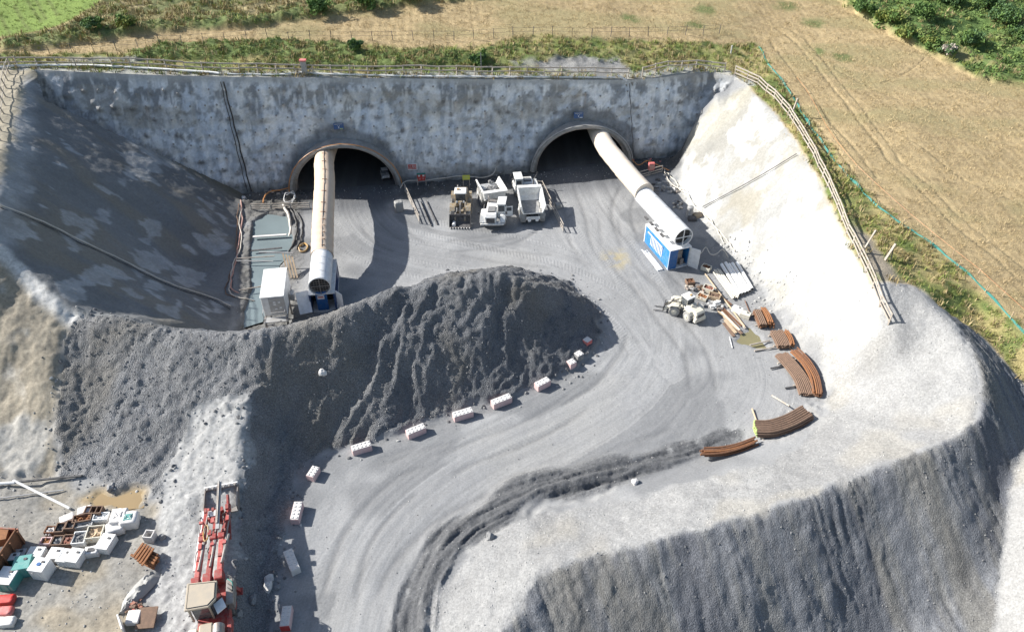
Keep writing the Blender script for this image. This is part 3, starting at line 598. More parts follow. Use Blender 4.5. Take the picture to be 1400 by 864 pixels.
# ------------------------------------------------------------------ mesh building helpers
class MB:
    def __init__(s): s.v, s.f = [], []
    def add(s, vs_, fs_):
        n = len(s.v); s.v += [Vector(p) for p in vs_]; s.f += [tuple(i + n for i in f) for f in fs_]; return s
    def box(s, c, size, rot=None, taper=1.0, tt=None):
        x, y, z = size[0] / 2, size[1] / 2, size[2] / 2
        tx, ty = (tt if tt else (taper, taper))
        p = [Vector(q) for q in ((-x, -y, -z), (x, -y, -z), (x, y, -z), (-x, y, -z), (-x * tx, -y * ty, z), (x * tx, -y * ty, z), (x * tx, y * ty, z), (-x * tx, y * ty, z))]
        if rot is not None: p = [rot @ q for q in p]
        c = Vector(c)
        return s.add([q + c for q in p], [(0, 3, 2, 1), (4, 5, 6, 7), (0, 1, 5, 4), (1, 2, 6, 5), (2, 3, 7, 6), (3, 0, 4, 7)])
    def beam(s, a, b, w, h=None):
        a, b = Vector(a), Vector(b); h = h or w
        d = (b - a)
        if d.length < 1e-6: return s
        q = d.to_track_quat('Z', 'Y').to_matrix()
        return s.box((a + b) / 2, (w, h, d.length), q)
    def tube(s, pts, r, n=8, caps=True, flat=1.0):
        pts = [Vector(p) for p in pts]
        rs = r if isinstance(r, (list, tuple)) else [r] * len(pts)
        base = len(s.v); up = Vector((0, 0, 1)); prev = None
        for i, p in enumerate(pts):
            d = (pts[min(i + 1, len(pts) - 1)] - pts[max(i - 1, 0)]).normalized()
            if prev is None:
                e = up if abs(d.z) < .9 else Vector((1, 0, 0))
                e = (e - d * e.dot(d)).normalized()
            else:
                e = (prev - d * prev.dot(d)).normalized()
            prev = e; g = d.cross(e)
            for k in range(n):
                a = 2 * math.pi * k / n
                s.v.append(p + (e * math.cos(a) * flat + g * math.sin(a)) * rs[i])
        for i in range(len(pts) - 1):
            for k in range(n):
                a, b = base + i * n + k, base + i * n + (k + 1) % n
                s.f.append((a, b, b + n, a + n))
        if caps:
            s.f.append(tuple(base + k for k in range(n))[::-1]); s.f.append(tuple(base + (len(pts) - 1) * n + k for k in range(n)))
        return s
    def prism(s, outline, axis, t0, t1):
        """outline of 2-D points pushed along an axis ('x','y','z')"""
        def mk(p, t):
            return {'x': (t, p[0], p[1]), 'y': (p[0], t, p[1]), 'z': (p[0], p[1], t)}[axis]
        n = len(outline)
        return s.add([mk(p, t0) for p in outline] + [mk(p, t1) for p in outline], [tuple(range(n))[::-1], tuple(range(n, 2 * n))] + [(i, (i + 1) % n, n + (i + 1) % n, n + i) for i in range(n)])
    def shift(s, off=(0, 0, 0), rz=0, tilt=None):
        m = Matrix.Translation(Vector(off)) @ Matrix.Rotation(rz, 4, 'Z')
        if tilt is not None: m = m @ tilt
        s.v = [m @ p for p in s.v]; return s
    def mesh(s, name, mat, smooth=False, bevel=0):
        me = bpy.data.meshes.new(name); me.from_pydata([tuple(p) for p in s.v], [], s.f)
        bm = bmesh.new(); bm.from_mesh(me)
        if bevel:
            bmesh.ops.bevel(bm, geom=[e for e in bm.edges if len(e.link_faces) == 2 and e.calc_face_angle(0) > .6], offset=bevel, segments=1, affect='EDGES', clamp_overlap=True)
        bmesh.ops.recalc_face_normals(bm, faces=bm.faces); bm.to_mesh(me); bm.free()
        if smooth:
            me.polygons.foreach_set('use_smooth', [True] * len(me.polygons))
            try: me.set_sharp_from_angle(angle=R(40))
            except Exception: pass
        me.materials.append(mat)
        return me
    def build(s, name, mat, parent=None, smooth=False, bevel=0):
        o = bpy.data.objects.new(name, s.mesh(name, mat, smooth, bevel)); C.objects.link(o)
        if parent is not None: o.parent = parent
        return o
def tag(o, label=None, cat=None, group=None, kind=None):
    if label: o['label'] = label
    if cat: o['category'] = cat
    if group: o['group'] = group
    if kind: o['kind'] = kind
    return o
def thing(name, label, cat, loc=(0, 0, 0), rz=0, group=None):
    o = bpy.data.objects.new(name, None); C.objects.link(o)
    o.location = loc; o.rotation_euler = (0, 0, rz); o.empty_display_size = .3
    return tag(o, label, cat, group)
def inst(src, parent=None, loc=None, rot=None, scale=None):
    o = src.copy(); C.objects.link(o)
    o.parent = parent
    if loc is not None: o.location = loc
    if rot is not None: o.rotation_euler = rot
    if scale is not None: o.scale = scale
    return o
def dup(root, loc, rz, label, group=None):
    r = root.copy(); C.objects.link(r); r.location = loc; r.rotation_euler = (0, 0, rz); r['label'] = label
    if group: r['group'] = group
    for ch in list(root.children):
        c = ch.copy(); C.objects.link(c); c.parent = r
        for g in ch.children:
            d = g.copy(); C.objects.link(d); d.parent = c
    return r
def solid(name, c, rough=.6, metal=0, dirt=.25, dscale=2.5, dcol=(.25, .24, .22), bump=.0, spec=.5, alpha=None):
    """a plain colour with procedural dust, wear and slight unevenness"""
    m, N, L, B = new_mat(name)
    tc = nd(N, 'ShaderNodeTexCoord'); no = nd(N, 'ShaderNodeTexNoise', Scale=dscale, Detail=7.0, Roughness=.7)
    L.new(tc.outputs['Object'], no.inputs['Vector'])
    r = nd(N, 'ShaderNodeMapRange'); r.inputs['From Min'].default_value = .42; r.inputs['From Max'].default_value = .68; r.inputs['To Max'].default_value = dirt * 1.6
    L.new(no.outputs[0], r.inputs['Value'])
    mx = nd(N, 'ShaderNodeMixRGB'); mx.inputs['Color1'].default_value = (*c, 1); mx.inputs['Color2'].default_value = (*dcol, 1)
    L.new(r.outputs[0], mx.inputs['Fac']); L.new(mx.outputs[0], B.inputs['Base Color'])
    B.inputs['Roughness'].default_value = rough; B.inputs['Metallic'].default_value = metal; B.inputs['Specular IOR Level'].default_value = spec
    if bump:
        bp = nd(N, 'ShaderNodeBump', Strength=bump, Distance=.03); L.new(no.outputs[0], bp.inputs['Height']); L.new(bp.outputs[0], B.inputs['Normal'])
    return m
M = {
 'darkred': solid('worn_dark_red', (.29, .028, .025), .6, dirt=.6, dcol=(.26, .13, .11), dscale=5),
 'white': solid('white_paint', (.74, .74, .72), .55, dirt=.35, dcol=(.40, .38, .35)),
 'cream': solid('cream_paint', (.62, .59, .50), .55, dirt=.35, dcol=(.38, .35, .30)),
 'pvc': solid('white_plastic', (.78, .78, .77), .4, dirt=.2),
 'steelw': solid('white_steel_tube', (.72, .73, .74), .45, dirt=.2),
 'fabric': solid('duct_fabric', (.60, .475, .36), .8, dirt=.25, dcol=(.50, .32, .22), dscale=1.2, bump=.3),
 'blue': solid('blue_paint', (.012, .10, .30), .45, dirt=.18),
 'dblue': solid('dark_blue_paint', (.012, .05, .16), .45, dirt=.2),
 'signblue': solid('blue_sign', (.03, .09, .24), .5, dirt=.15),
 'tyre': solid('tyre_rubber', (.035, .035, .036), .85, dirt=.6, dcol=(.22, .215, .2)),
 'paletyre': solid('dusty_tyre', (.25, .245, .235), .9, dirt=.5, dcol=(.42, .41, .39)),
 'dark': solid('dark_steel', (.05, .05, .055), .6, dirt=.4, dcol=(.2, .19, .18)),
 'black': solid('black_rubber', (.018, .018, .02), .6, dirt=.2),
 'glass': solid('dusty_glass', (.04, .05, .06), .12, dirt=.25, dcol=(.3, .3, .29)),
 'yellow': solid('machine_yellow', (.45, .25, .05), .6, dirt=.75, dcol=(.33, .30, .25)),
 'yellowsign': solid('yellow_board', (.50, .52, .06), .5, dirt=.2),
 'steel': solid('worn_steel', (.30, .29, .28), .5, .4, dirt=.5, dcol=(.22, .16, .12)),
 'galv': solid('galvanised_steel', (.42, .42, .42), .5, .3, dirt=.4, dcol=(.3, .28, .25)),
 'wood': solid('weathered_timber', (.36, .31, .26), .9, dirt=.5, dcol=(.5, .47, .42)),
 'woodnew': solid('raw_timber', (.50, .38, .25), .9, dirt=.35, dcol=(.3, .25, .2)),
 'rust': solid('rusty_steel', (.19, .088, .045), .9, dirt=.6, dscale=4, dcol=(.12, .06, .035), bump=.4),
 'rusto': solid('orange_rust', (.27, .12, .05), .9, dirt=.6, dscale=5, dcol=(.18, .08, .04), bump=.4),
 'rustb': solid('brown_rust', (.16, .105, .075), .9, dirt=.5, dscale=4, dcol=(.25, .16, .11), bump=.4),
 'red': solid('red_paint', (.52, .035, .03), .45, dirt=.35, dcol=(.33, .12, .10)),
 'redpale': solid('faded_red', (.55, .12, .11), .6, dirt=.4, dcol=(.5, .35, .33)),
 'tan': solid('tan_roof_paint', (.40, .34, .26), .6, dirt=.25),
 'teal': solid('teal_plastic', (.06, .27, .25), .5, dirt=.25, dcol=(.3, .4, .38)),
 'concrete': solid('pale_concrete', (.62, .60, .58), .9, dirt=.3, dscale=3, dcol=(.45, .43, .41), bump=.3),
 'pinkc': solid('pink_stained_concrete', (.60, .45, .44), .9, dirt=.35, dscale=3, dcol=(.55, .30, .29), bump=.3),
 'brick': solid('brick_red_box', (.28, .10, .06), .85, dirt=.4),
 'bag': solid('white_sack_cloth', (.66, .64, .62), .85, dirt=.35, dcol=(.45, .42, .40), bump=.4),
 'tarp': solid('grey_tarpaulin', (.30, .30, .29), .55, dirt=.3, bump=.3),
 'stone': solid('grey_stone', (.20, .20, .205), .95, dirt=.6, dcol=(.32, .32, .31), bump=.6),
 'orange': solid('orange_hose', (.50, .22, .07), .5, dirt=.2),
 'pinkhose': solid('pale_red_hose', (.50, .27, .22), .6, dirt=.3),
 'palehose': solid('pale_hose', (.58, .53, .46), .6, dirt=.3),
 'greennet': solid('green_netting', (.04, .20, .16), .7, dirt=.2, dcol=(.05, .22, .26)),
 'limegreen': solid('lime_painted_end', (.42, .52, .18), .7, dirt=.3),
 'collar': solid('portal_concrete', (.24, .235, .225), .9, dirt=.5, dscale=1.4, dcol=(.36, .36, .35), bump=.4),
 'lining': solid('tunnel_lining', (.05, .05, .053), .95, dirt=.3, dscale=.8, dcol=(.08, .08, .08), bump=.5),
}
def water_mat(name, c, rough=.08, clear=.0):
    m, N, L, B = new_mat(name)
    B.inputs['Base Color'].default_value = (*c, 1); B.inputs['Roughness'].default_value = rough
    tc = nd(N, 'ShaderNodeTexCoord'); no = nd(N, 'ShaderNodeTexNoise', Scale=1.2, Detail=3.0); L.new(tc.outputs['Object'], no.inputs['Vector'])
    bp = nd(N, 'ShaderNodeBump', Strength=.12, Distance=.02); L.new(no.outputs[0], bp.inputs['Height']); L.new(bp.outputs[0], B.inputs['Normal'])
    mx = nd(N, 'ShaderNodeMixRGB'); mx.inputs['Color1'].default_value = (*[q * .8 for q in c], 1); mx.inputs['Color2'].default_value = (*[q * 1.25 for q in c], 1)
    n2_ = nd(N, 'ShaderNodeTexNoise', Scale=.35, Detail=3.0); L.new(tc.outputs['Object'], n2_.inputs['Vector']); L.new(n2_.outputs[0], mx.inputs['Fac']); L.new(mx.outputs[0], B.inputs['Base Color'])
    return m
M['pond'] = water_mat('milky_pond_water', (.17, .21, .22), .2)
M['puddle'] = water_mat('brown_puddle_water', (.20, .18, .10), .1)
M['greypuddle'] = water_mat('grey_puddle_water', (.24, .245, .245), .15)
M['mudwater'] = water_mat('muddy_water', (.30, .22, .12), .12)
def sheet(name, px, z, mat):
    pts = [P(u, v, z) for u, v in px]
    mb = MB(); mb.add(pts, [tuple(range(len(pts)))])
    return tag(mb.build(name, mat), kind='structure')
sheet('pond_water', [(u + (u - 366) * .12, v) for u, v in pond_px], -.22, M['pond'])
sheet('puddle_water', [(1003, 450), (1032, 442), (1056, 462), (1066, 484), (1030, 482), (1008, 472)], .07, M['puddle'])
sheet('mud_pool_water', [(108, 700), (130, 672), (180, 664), (208, 670), (196, 694), (160, 698)], 1.99, M['mudwater'])
sheet('ditch_water', [(-40, 645), (20, 645), (64, 651), (66, 668), (20, 672), (-40, 674)], 2.16, M['puddle'])

# ------------------------------------------------------------------ headwall of sprayed concrete with its nail heads
PORT = [(-19.2, 6.15), (8.2, 5.85)]       # portal centre x, outer radius
def wt_at(x):
    return float(np.interp(x, [p.x for p in WT], [p.y for p in WT])), float(np.interp(x, [p.x for p in WT], [p.z for p in WT]))
xs = np.arange(-51.5, 27.3, .15); ts = np.linspace(0, 1, 96)
WX, TT = np.meshgrid(xs, ts)
byv = np.array([wb_y(x) for x in xs]); bzv = np.array([wb_z(x) - .5 for x in xs]); tyz = np.array([wt_at(x) for x in xs])
WY = byv + (tyz[:, 0] - byv) * TT; WZ = bzv + (tyz[:, 1] + .05 - bzv) * TT
HT = WZ - (bzv + .5)
bump_ = (fbm(WX * .5, WZ * .5, 301, 3) - .5) * .6 + (fbm(WX * 1.6, WZ * 1.6, 302, 4, .6) - .5) * .34
nails = []
spot = np.zeros(WX.shape)
for row in range(8):
    zrow = 1.7 + row * 1.42
    x = -48.0 + (row % 2) * .8
    while x < 26:
        xx = x + rnd.uniform(-.42, .42); zz = zrow + rnd.uniform(-.26, .26) - .018 * (xx + 50)
        x += 1.62
        ty, tz = wt_at(xx)
        if zz > tz - .5: continue
        if any((xx - c) ** 2 + (zz - wb_z(c)) ** 2 < (r + .6) ** 2 for c, r in PORT): continue
        # not where the side slopes cover the wall
        if xx < -31 and zz < (-31 - xx) * .70 + .5: continue
        if xx > 19 and zz < 1 + (xx - 19) * 1.25: continue
        nails.append((xx, zz))
        g = np.exp(-((WX - xx) ** 2 + (WZ - zz) ** 2) / .09)
        bump_ += g * .16
        st = min(1.2, 1.5 * rnd.random() ** 3.2); ra = rnd.uniform(.6, 1.5); rb_ = rnd.uniform(.6, 1.3)
        spot = np.maximum(spot, st * np.exp(-(((WX - xx - .02) / (.30 * ra)) ** 2 + ((WZ - zz + .28) / (.26 * rb_)) ** 2)) )
WY = WY - bump_ * (1 - np.exp(-((1 - TT) * 14))) - .05
wc = np.array((.51, .545, .59)) * (1 + (fbm(WX * .3, WZ * .3, 311, 4) - .5) * .5 + (fbm(WX * 1.6, WZ * 1.1, 312, 4, .6) - .5) * .35)[..., None]
wc = lerp3(wc, (.74, .74, .73), sst(.46, .66, fbm(WX * 1.3, WZ * .22, 313, 4)) * .75)
top_ = sst(9.4, 11.2, WZ + (WX + 50) * .03 + (fbm(WX * .4, WZ * .4, 314, 3) - .5) * 3)
wc = lerp3(wc, (.12, .12, .118), sst(.5, .58, fbm(WX * .75, WZ * .55, 315, 4, .6) + top_ * .08 - .04) * (.22 + .42 * top_))
wc = lerp3(wc, (.13, .125, .12), sst(1.1, .2, np.abs(WZ - (9.6 - (WX + 50) * .028) + (fbm(WX * .8, WZ * 0, 316, 3) - .5) * 1.8)) * sst(.48, .58, fbm(WX * 1.1, WZ * 1.1, 317, 3)) * .55)
wc = lerp3(wc, (.22, .235, .25), sst(.57, .67, fbm(WX * 1.7, WZ * 1.5, 331, 4, .6)) * .6)
wc = lerp3(wc, (.80, .81, .82), sst(.55, .66, fbm(WX * 1.9, WZ * .5, 332, 4, .6)) * .6)
wc = lerp3(wc, (.36, .32, .25), sst(.58, .7, fbm(WX * .18, WZ * .6, 318, 3)) * .35)
wc = lerp3(wc, (.095, .095, .10), np.clip(spot * 1.15 + (fbm(WX * 2.2, WZ * 2.2, 330, 3) - .5) * np.clip(spot * 3, 0, 1) * 1.2, 0, 1) * .72)
drip = np.zeros(WX.shape)
for i, (x_, z_) in enumerate(nails):
    if i % 3: continue
    ln_ = .6 + 1.8 * ((i * 37) % 17) / 17
    drip = np.maximum(drip, np.exp(-((WX - x_ + .05 * np.sin(WZ * 3 + i)) / .11) ** 2) * (WZ < z_) * np.clip(1 - (z_ - WZ) / ln_, 0, 1))
wc = lerp3(wc, (.70, .71, .71), drip * .55)
wc = lerp3(wc, (.30, .20, .13), drip * (np.sin(WX * 1.7) > .82) * .6)
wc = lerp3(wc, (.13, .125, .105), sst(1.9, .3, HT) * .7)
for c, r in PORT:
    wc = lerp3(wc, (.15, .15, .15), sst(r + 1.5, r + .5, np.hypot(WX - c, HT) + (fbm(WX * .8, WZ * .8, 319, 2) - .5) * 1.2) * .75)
wc = lerp3(wc, (.45, .45, .44), sst(.93, .985, TT) * .7)
rc_ = sst(18, 23, WX) * sst(.52, .62, fbm(WX * .45 + 3, WZ * .45, 320, 3))
wc = lerp3(wc, (.12, .115, .11), rc_ * .6)
JW, IW = np.meshgrid(np.arange(len(ts) - 1), np.arange(len(xs) - 1), indexing='ij')
nW = len(xs)
wq = np.stack([JW * nW + IW, JW * nW + IW + 1, (JW + 1) * nW + IW + 1, (JW + 1) * nW + IW], -1).reshape(-1, 4)
hole = np.zeros(WX.shape, bool)
for c, r in PORT: hole |= ((WX - c) ** 2 + (HT / .92) ** 2) < (r - .12) ** 2
kp = ~(hole[:-1, :-1] & hole[1:, 1:]).reshape(-1)
used, inv = np.unique(wq[kp], return_inverse=True)
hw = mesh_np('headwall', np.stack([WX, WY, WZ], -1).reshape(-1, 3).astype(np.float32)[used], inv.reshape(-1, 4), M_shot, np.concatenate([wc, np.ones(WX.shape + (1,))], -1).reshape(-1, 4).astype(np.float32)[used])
tag(hw, 'tall grey shotcrete headwall studded with rows of nail heads around both tunnel mouths', 'wall')
nm_ = MB().tube([(0, .02, 0), (0, -.06, 0), (0, -.10, 0)], [.12, .10, .04], 7)
nail0 = None
rnd.shuffle(nails)
for i, (x_, z_) in enumerate(nails[:296]):
    ty, tz = wt_at(x_); t_ = (z_ - wb_z(x_) + .5) / (tz + .5 - wb_z(x_)); y_ = wb_y(x_) + (ty - wb_y(x_)) * t_ - .20
    j = int(np.clip((x_ - xs[0]) / .15, 0, nW - 1)); k_ = int(np.clip(t_ * 95, 0, 95)); y_ = float(WY[k_, j]) + .02
    if nail0 is None:
        nail0 = nm_.build('nail_head', M['collar'], hw); nail0.location = (x_, y_, z_)
    else:
        inst(nail0, hw, (x_, y_, z_))

# ------------------------------------------------------------------ the two tunnels
def portal(cx, r, label):
    by, bz = wb_y(cx), wb_z(cx)
    t = thing('tunnel_portal', label, 'tunnel portal', (cx, by, bz), R(7.0))
    t.scale = (1, 1, .92)
    NA = 40
    def ring(ri, ro, y0, y1, name, mat, a0=-4, a1=184):
        mb = MB(); vs_ = []
        for i in range(NA + 1):
            a = R(a0 + (a1 - a0) * i / NA)
            for q, yy in ((ro, y0), (ro, y1), (ri, y1), (ri, y0)):
                vs_.append((math.cos(a) * q, yy, math.sin(a) * q))
        fs_ = []
        for i in range(NA):
            for k in range(4):
                a, b = i * 4 + k, i * 4 + (k + 1) % 4
                fs_.append((a, b, b + 4, a + 4))
        fs_ += [(0, 1, 2, 3), (NA * 4, NA * 4 + 3, NA * 4 + 2, NA * 4 + 1)]
        mb.add(vs_, fs_)
        return mb.build(name, mat, t, True)
    ring(r - .30, r + .12, -.35, 4.5, 'collar', M['collar'])
    ring(r - .55, r - .28, -.15, 1.0, 'lattice_arch', M['steel'])
    ring(r - .1, r + .18, -.75, -.36, 'front_rib', M['collar'], 0, 180)
    lin = MB(); vs_ = []; fs_ = []; n = 26
    for j in range(14):
        yy = .4 + j * 3.2
        for i in range(n + 1):
            a = math.pi * i / n; rr = r - .52 + (mnoise.noise(Vector((math.cos(a) * 2, yy, math.sin(a) * 2))) * .12)
            vs_.append((math.cos(a) * rr, yy, math.sin(a) * rr))
    for j in range(13):
        for i in range(n):
            a = j * (n + 1) + i; fs_.append((a, a + 1, a + n + 2, a + n + 1))
    vs_ += []; base = 13 * (n + 1)
    fs_.append(tuple(base + i for i in range(n + 1)))
    lin.add(vs_, fs_); lin.build('lining', M['lining'], t, True)
    cab = MB().tube([(math.cos(R(a)) * (r + .3), -.62 - (.1 if a % 30 else 0), math.sin(R(a)) * (r + .3)) for a in range(2, 179, 4)], .055, 6)
    cab.build('cable', M['orange'] if cx < 0 else M['galv'], t, True)
    return t
portal(PORT[0][0], PORT[0][1], 'left tunnel mouth with its arched collar and orange cable, pale duct at its left side')
portal(PORT[1][0], PORT[1][1], 'right tunnel mouth with plain grey arched collar, white duct entering at its right side')
# floors running in
for cx, r in PORT:
    by, bz = wb_y(cx), wb_z(cx)
    fxs = np.linspace(cx - r - .4, cx + r + .4, 60); fys = np.linspace(-.7, 42, 160)
    A, S_ = np.meshgrid(fxs, fys); B_ = np.interp(A, [p.x for p in WB], [p.y for p in WB]) + S_; bzx = np.interp(A, [p.x for p in WB], [p.z for p in WB])
    zz = bzx + S_ * .01 + (fbm(A * 1.2, B_ * .1, 401, 3) - .5) * .16 * np.clip(S_ * .5, 0, 1) - .10 * np.clip(1.0 - S_, 0, 1)
    A = A - np.maximum(S_, 0) * .12
    nn = 60; Jf, If = np.meshgrid(np.arange(159), np.arange(59), indexing='ij')
    qf_ = np.stack([Jf * nn + If, Jf * nn + If + 1, (Jf + 1) * nn + If + 1, (Jf + 1) * nn + If], -1).reshape(-1, 4)
    cc_ = np.zeros(A.shape + (3,)) + .11; cc_ *= (1 + (fbm(A * 1.3, B_ * .1, 402, 4) - .5) * .6)[..., None]
    o = mesh_np('tunnel_floor', np.stack([A, B_, zz], -1).reshape(-1, 3).astype(np.float32), qf_, M_road, np.concatenate([cc_, np.ones(A.shape + (1,))], -1).reshape(-1, 4).astype(np.float32), np.zeros((A.size, 3), np.float32))
    o['kind'] = 'structure'

# ------------------------------------------------------------------ rails and fences
def resample(pts, step):
    out = [Vector(pts[0])]; acc = 0
    for a, b in zip(pts[:-1], pts[1:]):
        a, b = Vector(a), Vector(b); L_ = (b - a).length; d = step - acc
        while d <= L_:
            out.append(a + (b - a) * (d / L_)); d += step
        acc = (acc + L_) % step if L_ + acc >= step else acc + L_
    return out
def rail_fence(label, path, step=1.95, h=1.1, rails=(1.05, .58), mat='wood', pw=.1, rw=(.05, .13), lean=0, name='rail_fence', group=None, fade=None):
    pts = resample(path, step)
    pts = [Vector((p.x, p.y, samp(H2, np.array([p.x]), np.array([p.y]))[0])) for p in pts]
    o0 = pts[0].copy()
    t = thing(name, label, 'fence', o0, 0, group)
    tops = []
    for p in pts:
        ln_ = Vector((rnd.uniform(-.06, .06) + lean, rnd.uniform(-.06, .06), 1)).normalized()
        hh = h * rnd.uniform(.95, 1.06)
        MB().beam(p - o0 - ln_ * .3, p - o0 + ln_ * hh, pw, pw).build('post', M[mat], t)
        tops.append((p - o0, ln_))
    for (p, l0), (q, l1) in zip(tops[:-1], tops[1:]):
        for rh in rails:
            MB().beam(p + l0 * (rh + rnd.uniform(-.04, .04)) + Vector((0, -.06, 0)), q + l1 * (rh + rnd.uniform(-.04, .04)) + Vector((0, -.06, 0)), rw[0], rw[1]).build('rail', M[mat], t)
    return t
hp = lambda L_: [hit(*p) for p in L_]
rail_fence('long weathered timber rail fence along the straight top of the grey headwall', hp([(-30, 96), (20, 92), (90, 91), (180, 94), (300, 100), (430, 102.5), (540, 103.5), (650, 104.5), (760, 105.5), (860, 106), (878, 105)]))
rail_fence('short curved timber rail fence over the hump at the right end of the headwall', hp([(878, 105), (893, 102), (912, 98), (935, 95), (965, 95), (985, 97), (998, 100)]), 1.7)
rail_fence('timber rail fence descending along the crest of the sunlit right slope', hp([(1005, 102), (1030, 113), (1052, 130), (1075, 152), (1093, 182), (1112, 215), (1128, 250), (1146, 290), (1160, 325), (1172, 350), (1185, 378), (1196, 405), (1207, 430), (1215, 446)]), 1.7, rails=(1.05, .7, .3), mat='wood')
rail_fence('leaning timber rail fence down the far left edge of the dark slope', hp([(16, 93), (10, 120), (6, 150), (2, 180), (-4, 220), (-14, 260)]), 1.9, rails=(1.0, .5), lean=-.15, rw=(.05, .07))
# stock fence of thin posts and wire across the field
def wire_fence(label, path, step, h=1.15, mat='dark', pw=.05, wires=(1.05, .6), wmat='dark', ww=.012, name='wire_fence', cat='fence'):
    pts = resample(path, step); pts = [Vector((p.x, p.y, samp(H2, np.array([p.x]), np.array([p.y]))[0])) for p in pts]
    o0 = pts[0].copy(); t = thing(name, label, cat, o0)
    for p in pts:
        MB().beam(p - o0 - Vector((0, 0, .2)), p - o0 + Vector((rnd.uniform(-.1, .1), rnd.uniform(-.1, .1), h * rnd.uniform(.9, 1.1))), pw).build('post', M[mat], t)
    for w_ in wires:
        MB().tube([p - o0 + Vector((0, 0, w_)) for p in pts], ww, 4).build('wire', M[wmat], t)
    return t
wire_fence('thin dark wire fence on slender posts crossing the brown field behind the wall', hp([(-30, 88), (5, 82), (33, 77), (68, 74), (130, 72), (220, 66), (310, 60), (350, 58), (450, 57), (560, 55), (640, 54), (720, 50), (800, 52), (880, 50), (950, 48), (990, 44)]), 2.35)
wire_fence('pale orange string on stakes along the edge of the crop', hp([(1088, 112), (1102, 130), (1118, 156), (1140, 195), (1168, 228), (1230, 287), (1290, 337), (1340, 378), (1400, 432), (1440, 470)]), 2.6, .55, 'woodnew', .05, (.5,), 'orange', .02, 'string_line')
# green netting
npts = resample(smooth_path(hp([(1037, 64), (1048, 86), (1066, 108), (1086, 137), (1105, 166), (1132, 206), (1160, 240), (1205, 286), (1262, 325), (1312, 366), (1350, 402), (1400, 458), (1440, 505)]), 5), .5)
npts = [Vector((p.x, p.y, samp(H2, np.array([p.x]), np.array([p.y]))[0])) for p in npts]
o0 = npts[0].copy(); tn = thing('netting_fence', 'low sagging green debris netting fence between rough grass and crop', 'fence', o0)
mb = MB(); prev = None
for i, p in enumerate(npts):
    hh = .04 + .16 * mnoise.noise(Vector((i * .21, 3, 0))); off = Vector((.12 * mnoise.noise(Vector((i * .3, 9, 0))), .1 * mnoise.noise(Vector((i * .3, 19, 0))), 0))
    lo, hi = p - o0 + Vector((0, 0, .03)), p - o0 + off * 2 + Vector((.1, .05, hh + .08))
    mb.v += [lo, hi, hi + Vector((.025, .02, 0)), lo + Vector((.025, .02, 0))]
    if i:
        a = i * 4 - 4
        mb.f += [(a, a + 1, a + 5, a + 4), (a + 1, a + 2, a + 6, a + 5), (a + 2, a + 3, a + 7, a + 6)]
mb.build('netting', M['greennet'], tn)
for i in range(0, len(npts), 6):
    MB().beam(npts[i] - o0 - Vector((0, 0, .2)), npts[i] - o0 + Vector((0, 0, .75)), .05).build('stake', M['woodnew'], tn)
# single posts
def pole(name, label, u, v, top, r=.07, mat='wood', cat='post'):
    b = hit(u, v, H2); t = MB().beam((0, 0, -.2), top, r * 2).build(name, M[mat]); t.location = b
    return tag(t, label, cat)
pole('timber_post', 'slender leaning pale pole beside the green netting on the right verge', 1080, 162, (.35, .1, 2.2))
pole('timber_post', 'short white marker post standing in dry grass right of the headwall hump', 999, 74, (0, 0, 1.0), .06, 'white')
pole('timber_post', 'tall thin pale pole behind the fence near the middle of the headwall', 658, 102, (0, 0, 2.4), .035, 'galv')
pole('timber_post', 'leaning timber prop braced against the right-hand rail fence', 1174, 352, (.9, .5, 2.4), .06)
pw_ = thing('wooden_stake', 'pair of stout weathered stakes leaning together beside the trodden track', 'post', hit(1211, 356, H2))
MB().beam((-.1, 0, -.1), (.35, .1, 1.6), .2, .08).build('stake', M['wood'], pw_); MB().beam((.5, .1, -.1), (.3, .2, 1.4), .1, .08).build('stake', M['dark'], pw_)
b = hit(417, 101, H2)
sb = thing('marker_cabinet', 'small grey cabinet with pink roof standing on top of the headwall', 'cabinet', b)
MB().box((0, 0, .7), (.55, .4, 1.4)).build('cabinet_body', M['galv'], sb, bevel=.02); MB().box((0, 0, 1.48), (.7, .55, .14)).build('roof', M['redpale'], sb)
for sx in (-1, 1): MB().beam((sx * .35, -.1, 0), (sx * .9, -.3, .7), .06).build('brace', M['wood'], sb)

# ------------------------------------------------------------------ plants
cutwide = (blur(cut.astype(float), 2, 1) > .02).astype(float)
def leaf_mat(name, c1, c2, rough=.8):
    m, N, L, B = new_mat(name)
    oi = nd(N, 'ShaderNodeObjectInfo'); at = nd(N, 'ShaderNodeAttribute', attribute_name='var')
    at.attribute_type = 'INSTANCER'
    mx = nd(N, 'ShaderNodeMixRGB'); mx.inputs['Color1'].default_value = (*c1, 1); mx.inputs['Color2'].default_value = (*c2, 1)
    L.new(oi.outputs['Random'], mx.inputs['Fac']); L.new(mx.outputs[0], B.inputs['Base Color'])
    B.inputs['Roughness'].default_value = rough; B.inputs['Specular IOR Level'].default_value = .2
    return m
def tuft(nbl, h, spread, w, seed):
    r_ = random.Random(seed); mb = MB()
    for _ in range(nbl):
        a = r_.uniform(0, 6.283); x, y = r_.gauss(0, spread * .3), r_.gauss(0, spread * .3)
        d = Vector((math.cos(a), math.sin(a), 0)); s_ = Vector((-d.y, d.x, 0)) * w * r_.uniform(.7, 1.3)
        hh = h * r_.uniform(.6, 1.2); l = r_.uniform(.1, .7) * h
        p0 = Vector((x, y, 0)); p1 = p0 + d * l * .4 + Vector((0, 0, hh * .65)); p2 = p0 + d * l + Vector((0, 0, hh))
        mb.add([p0 - s_, p0 + s_, p1 - s_ * .8, p1 + s_ * .8, p2], [(0, 1, 3, 2), (2, 3, 4)])
    return mb
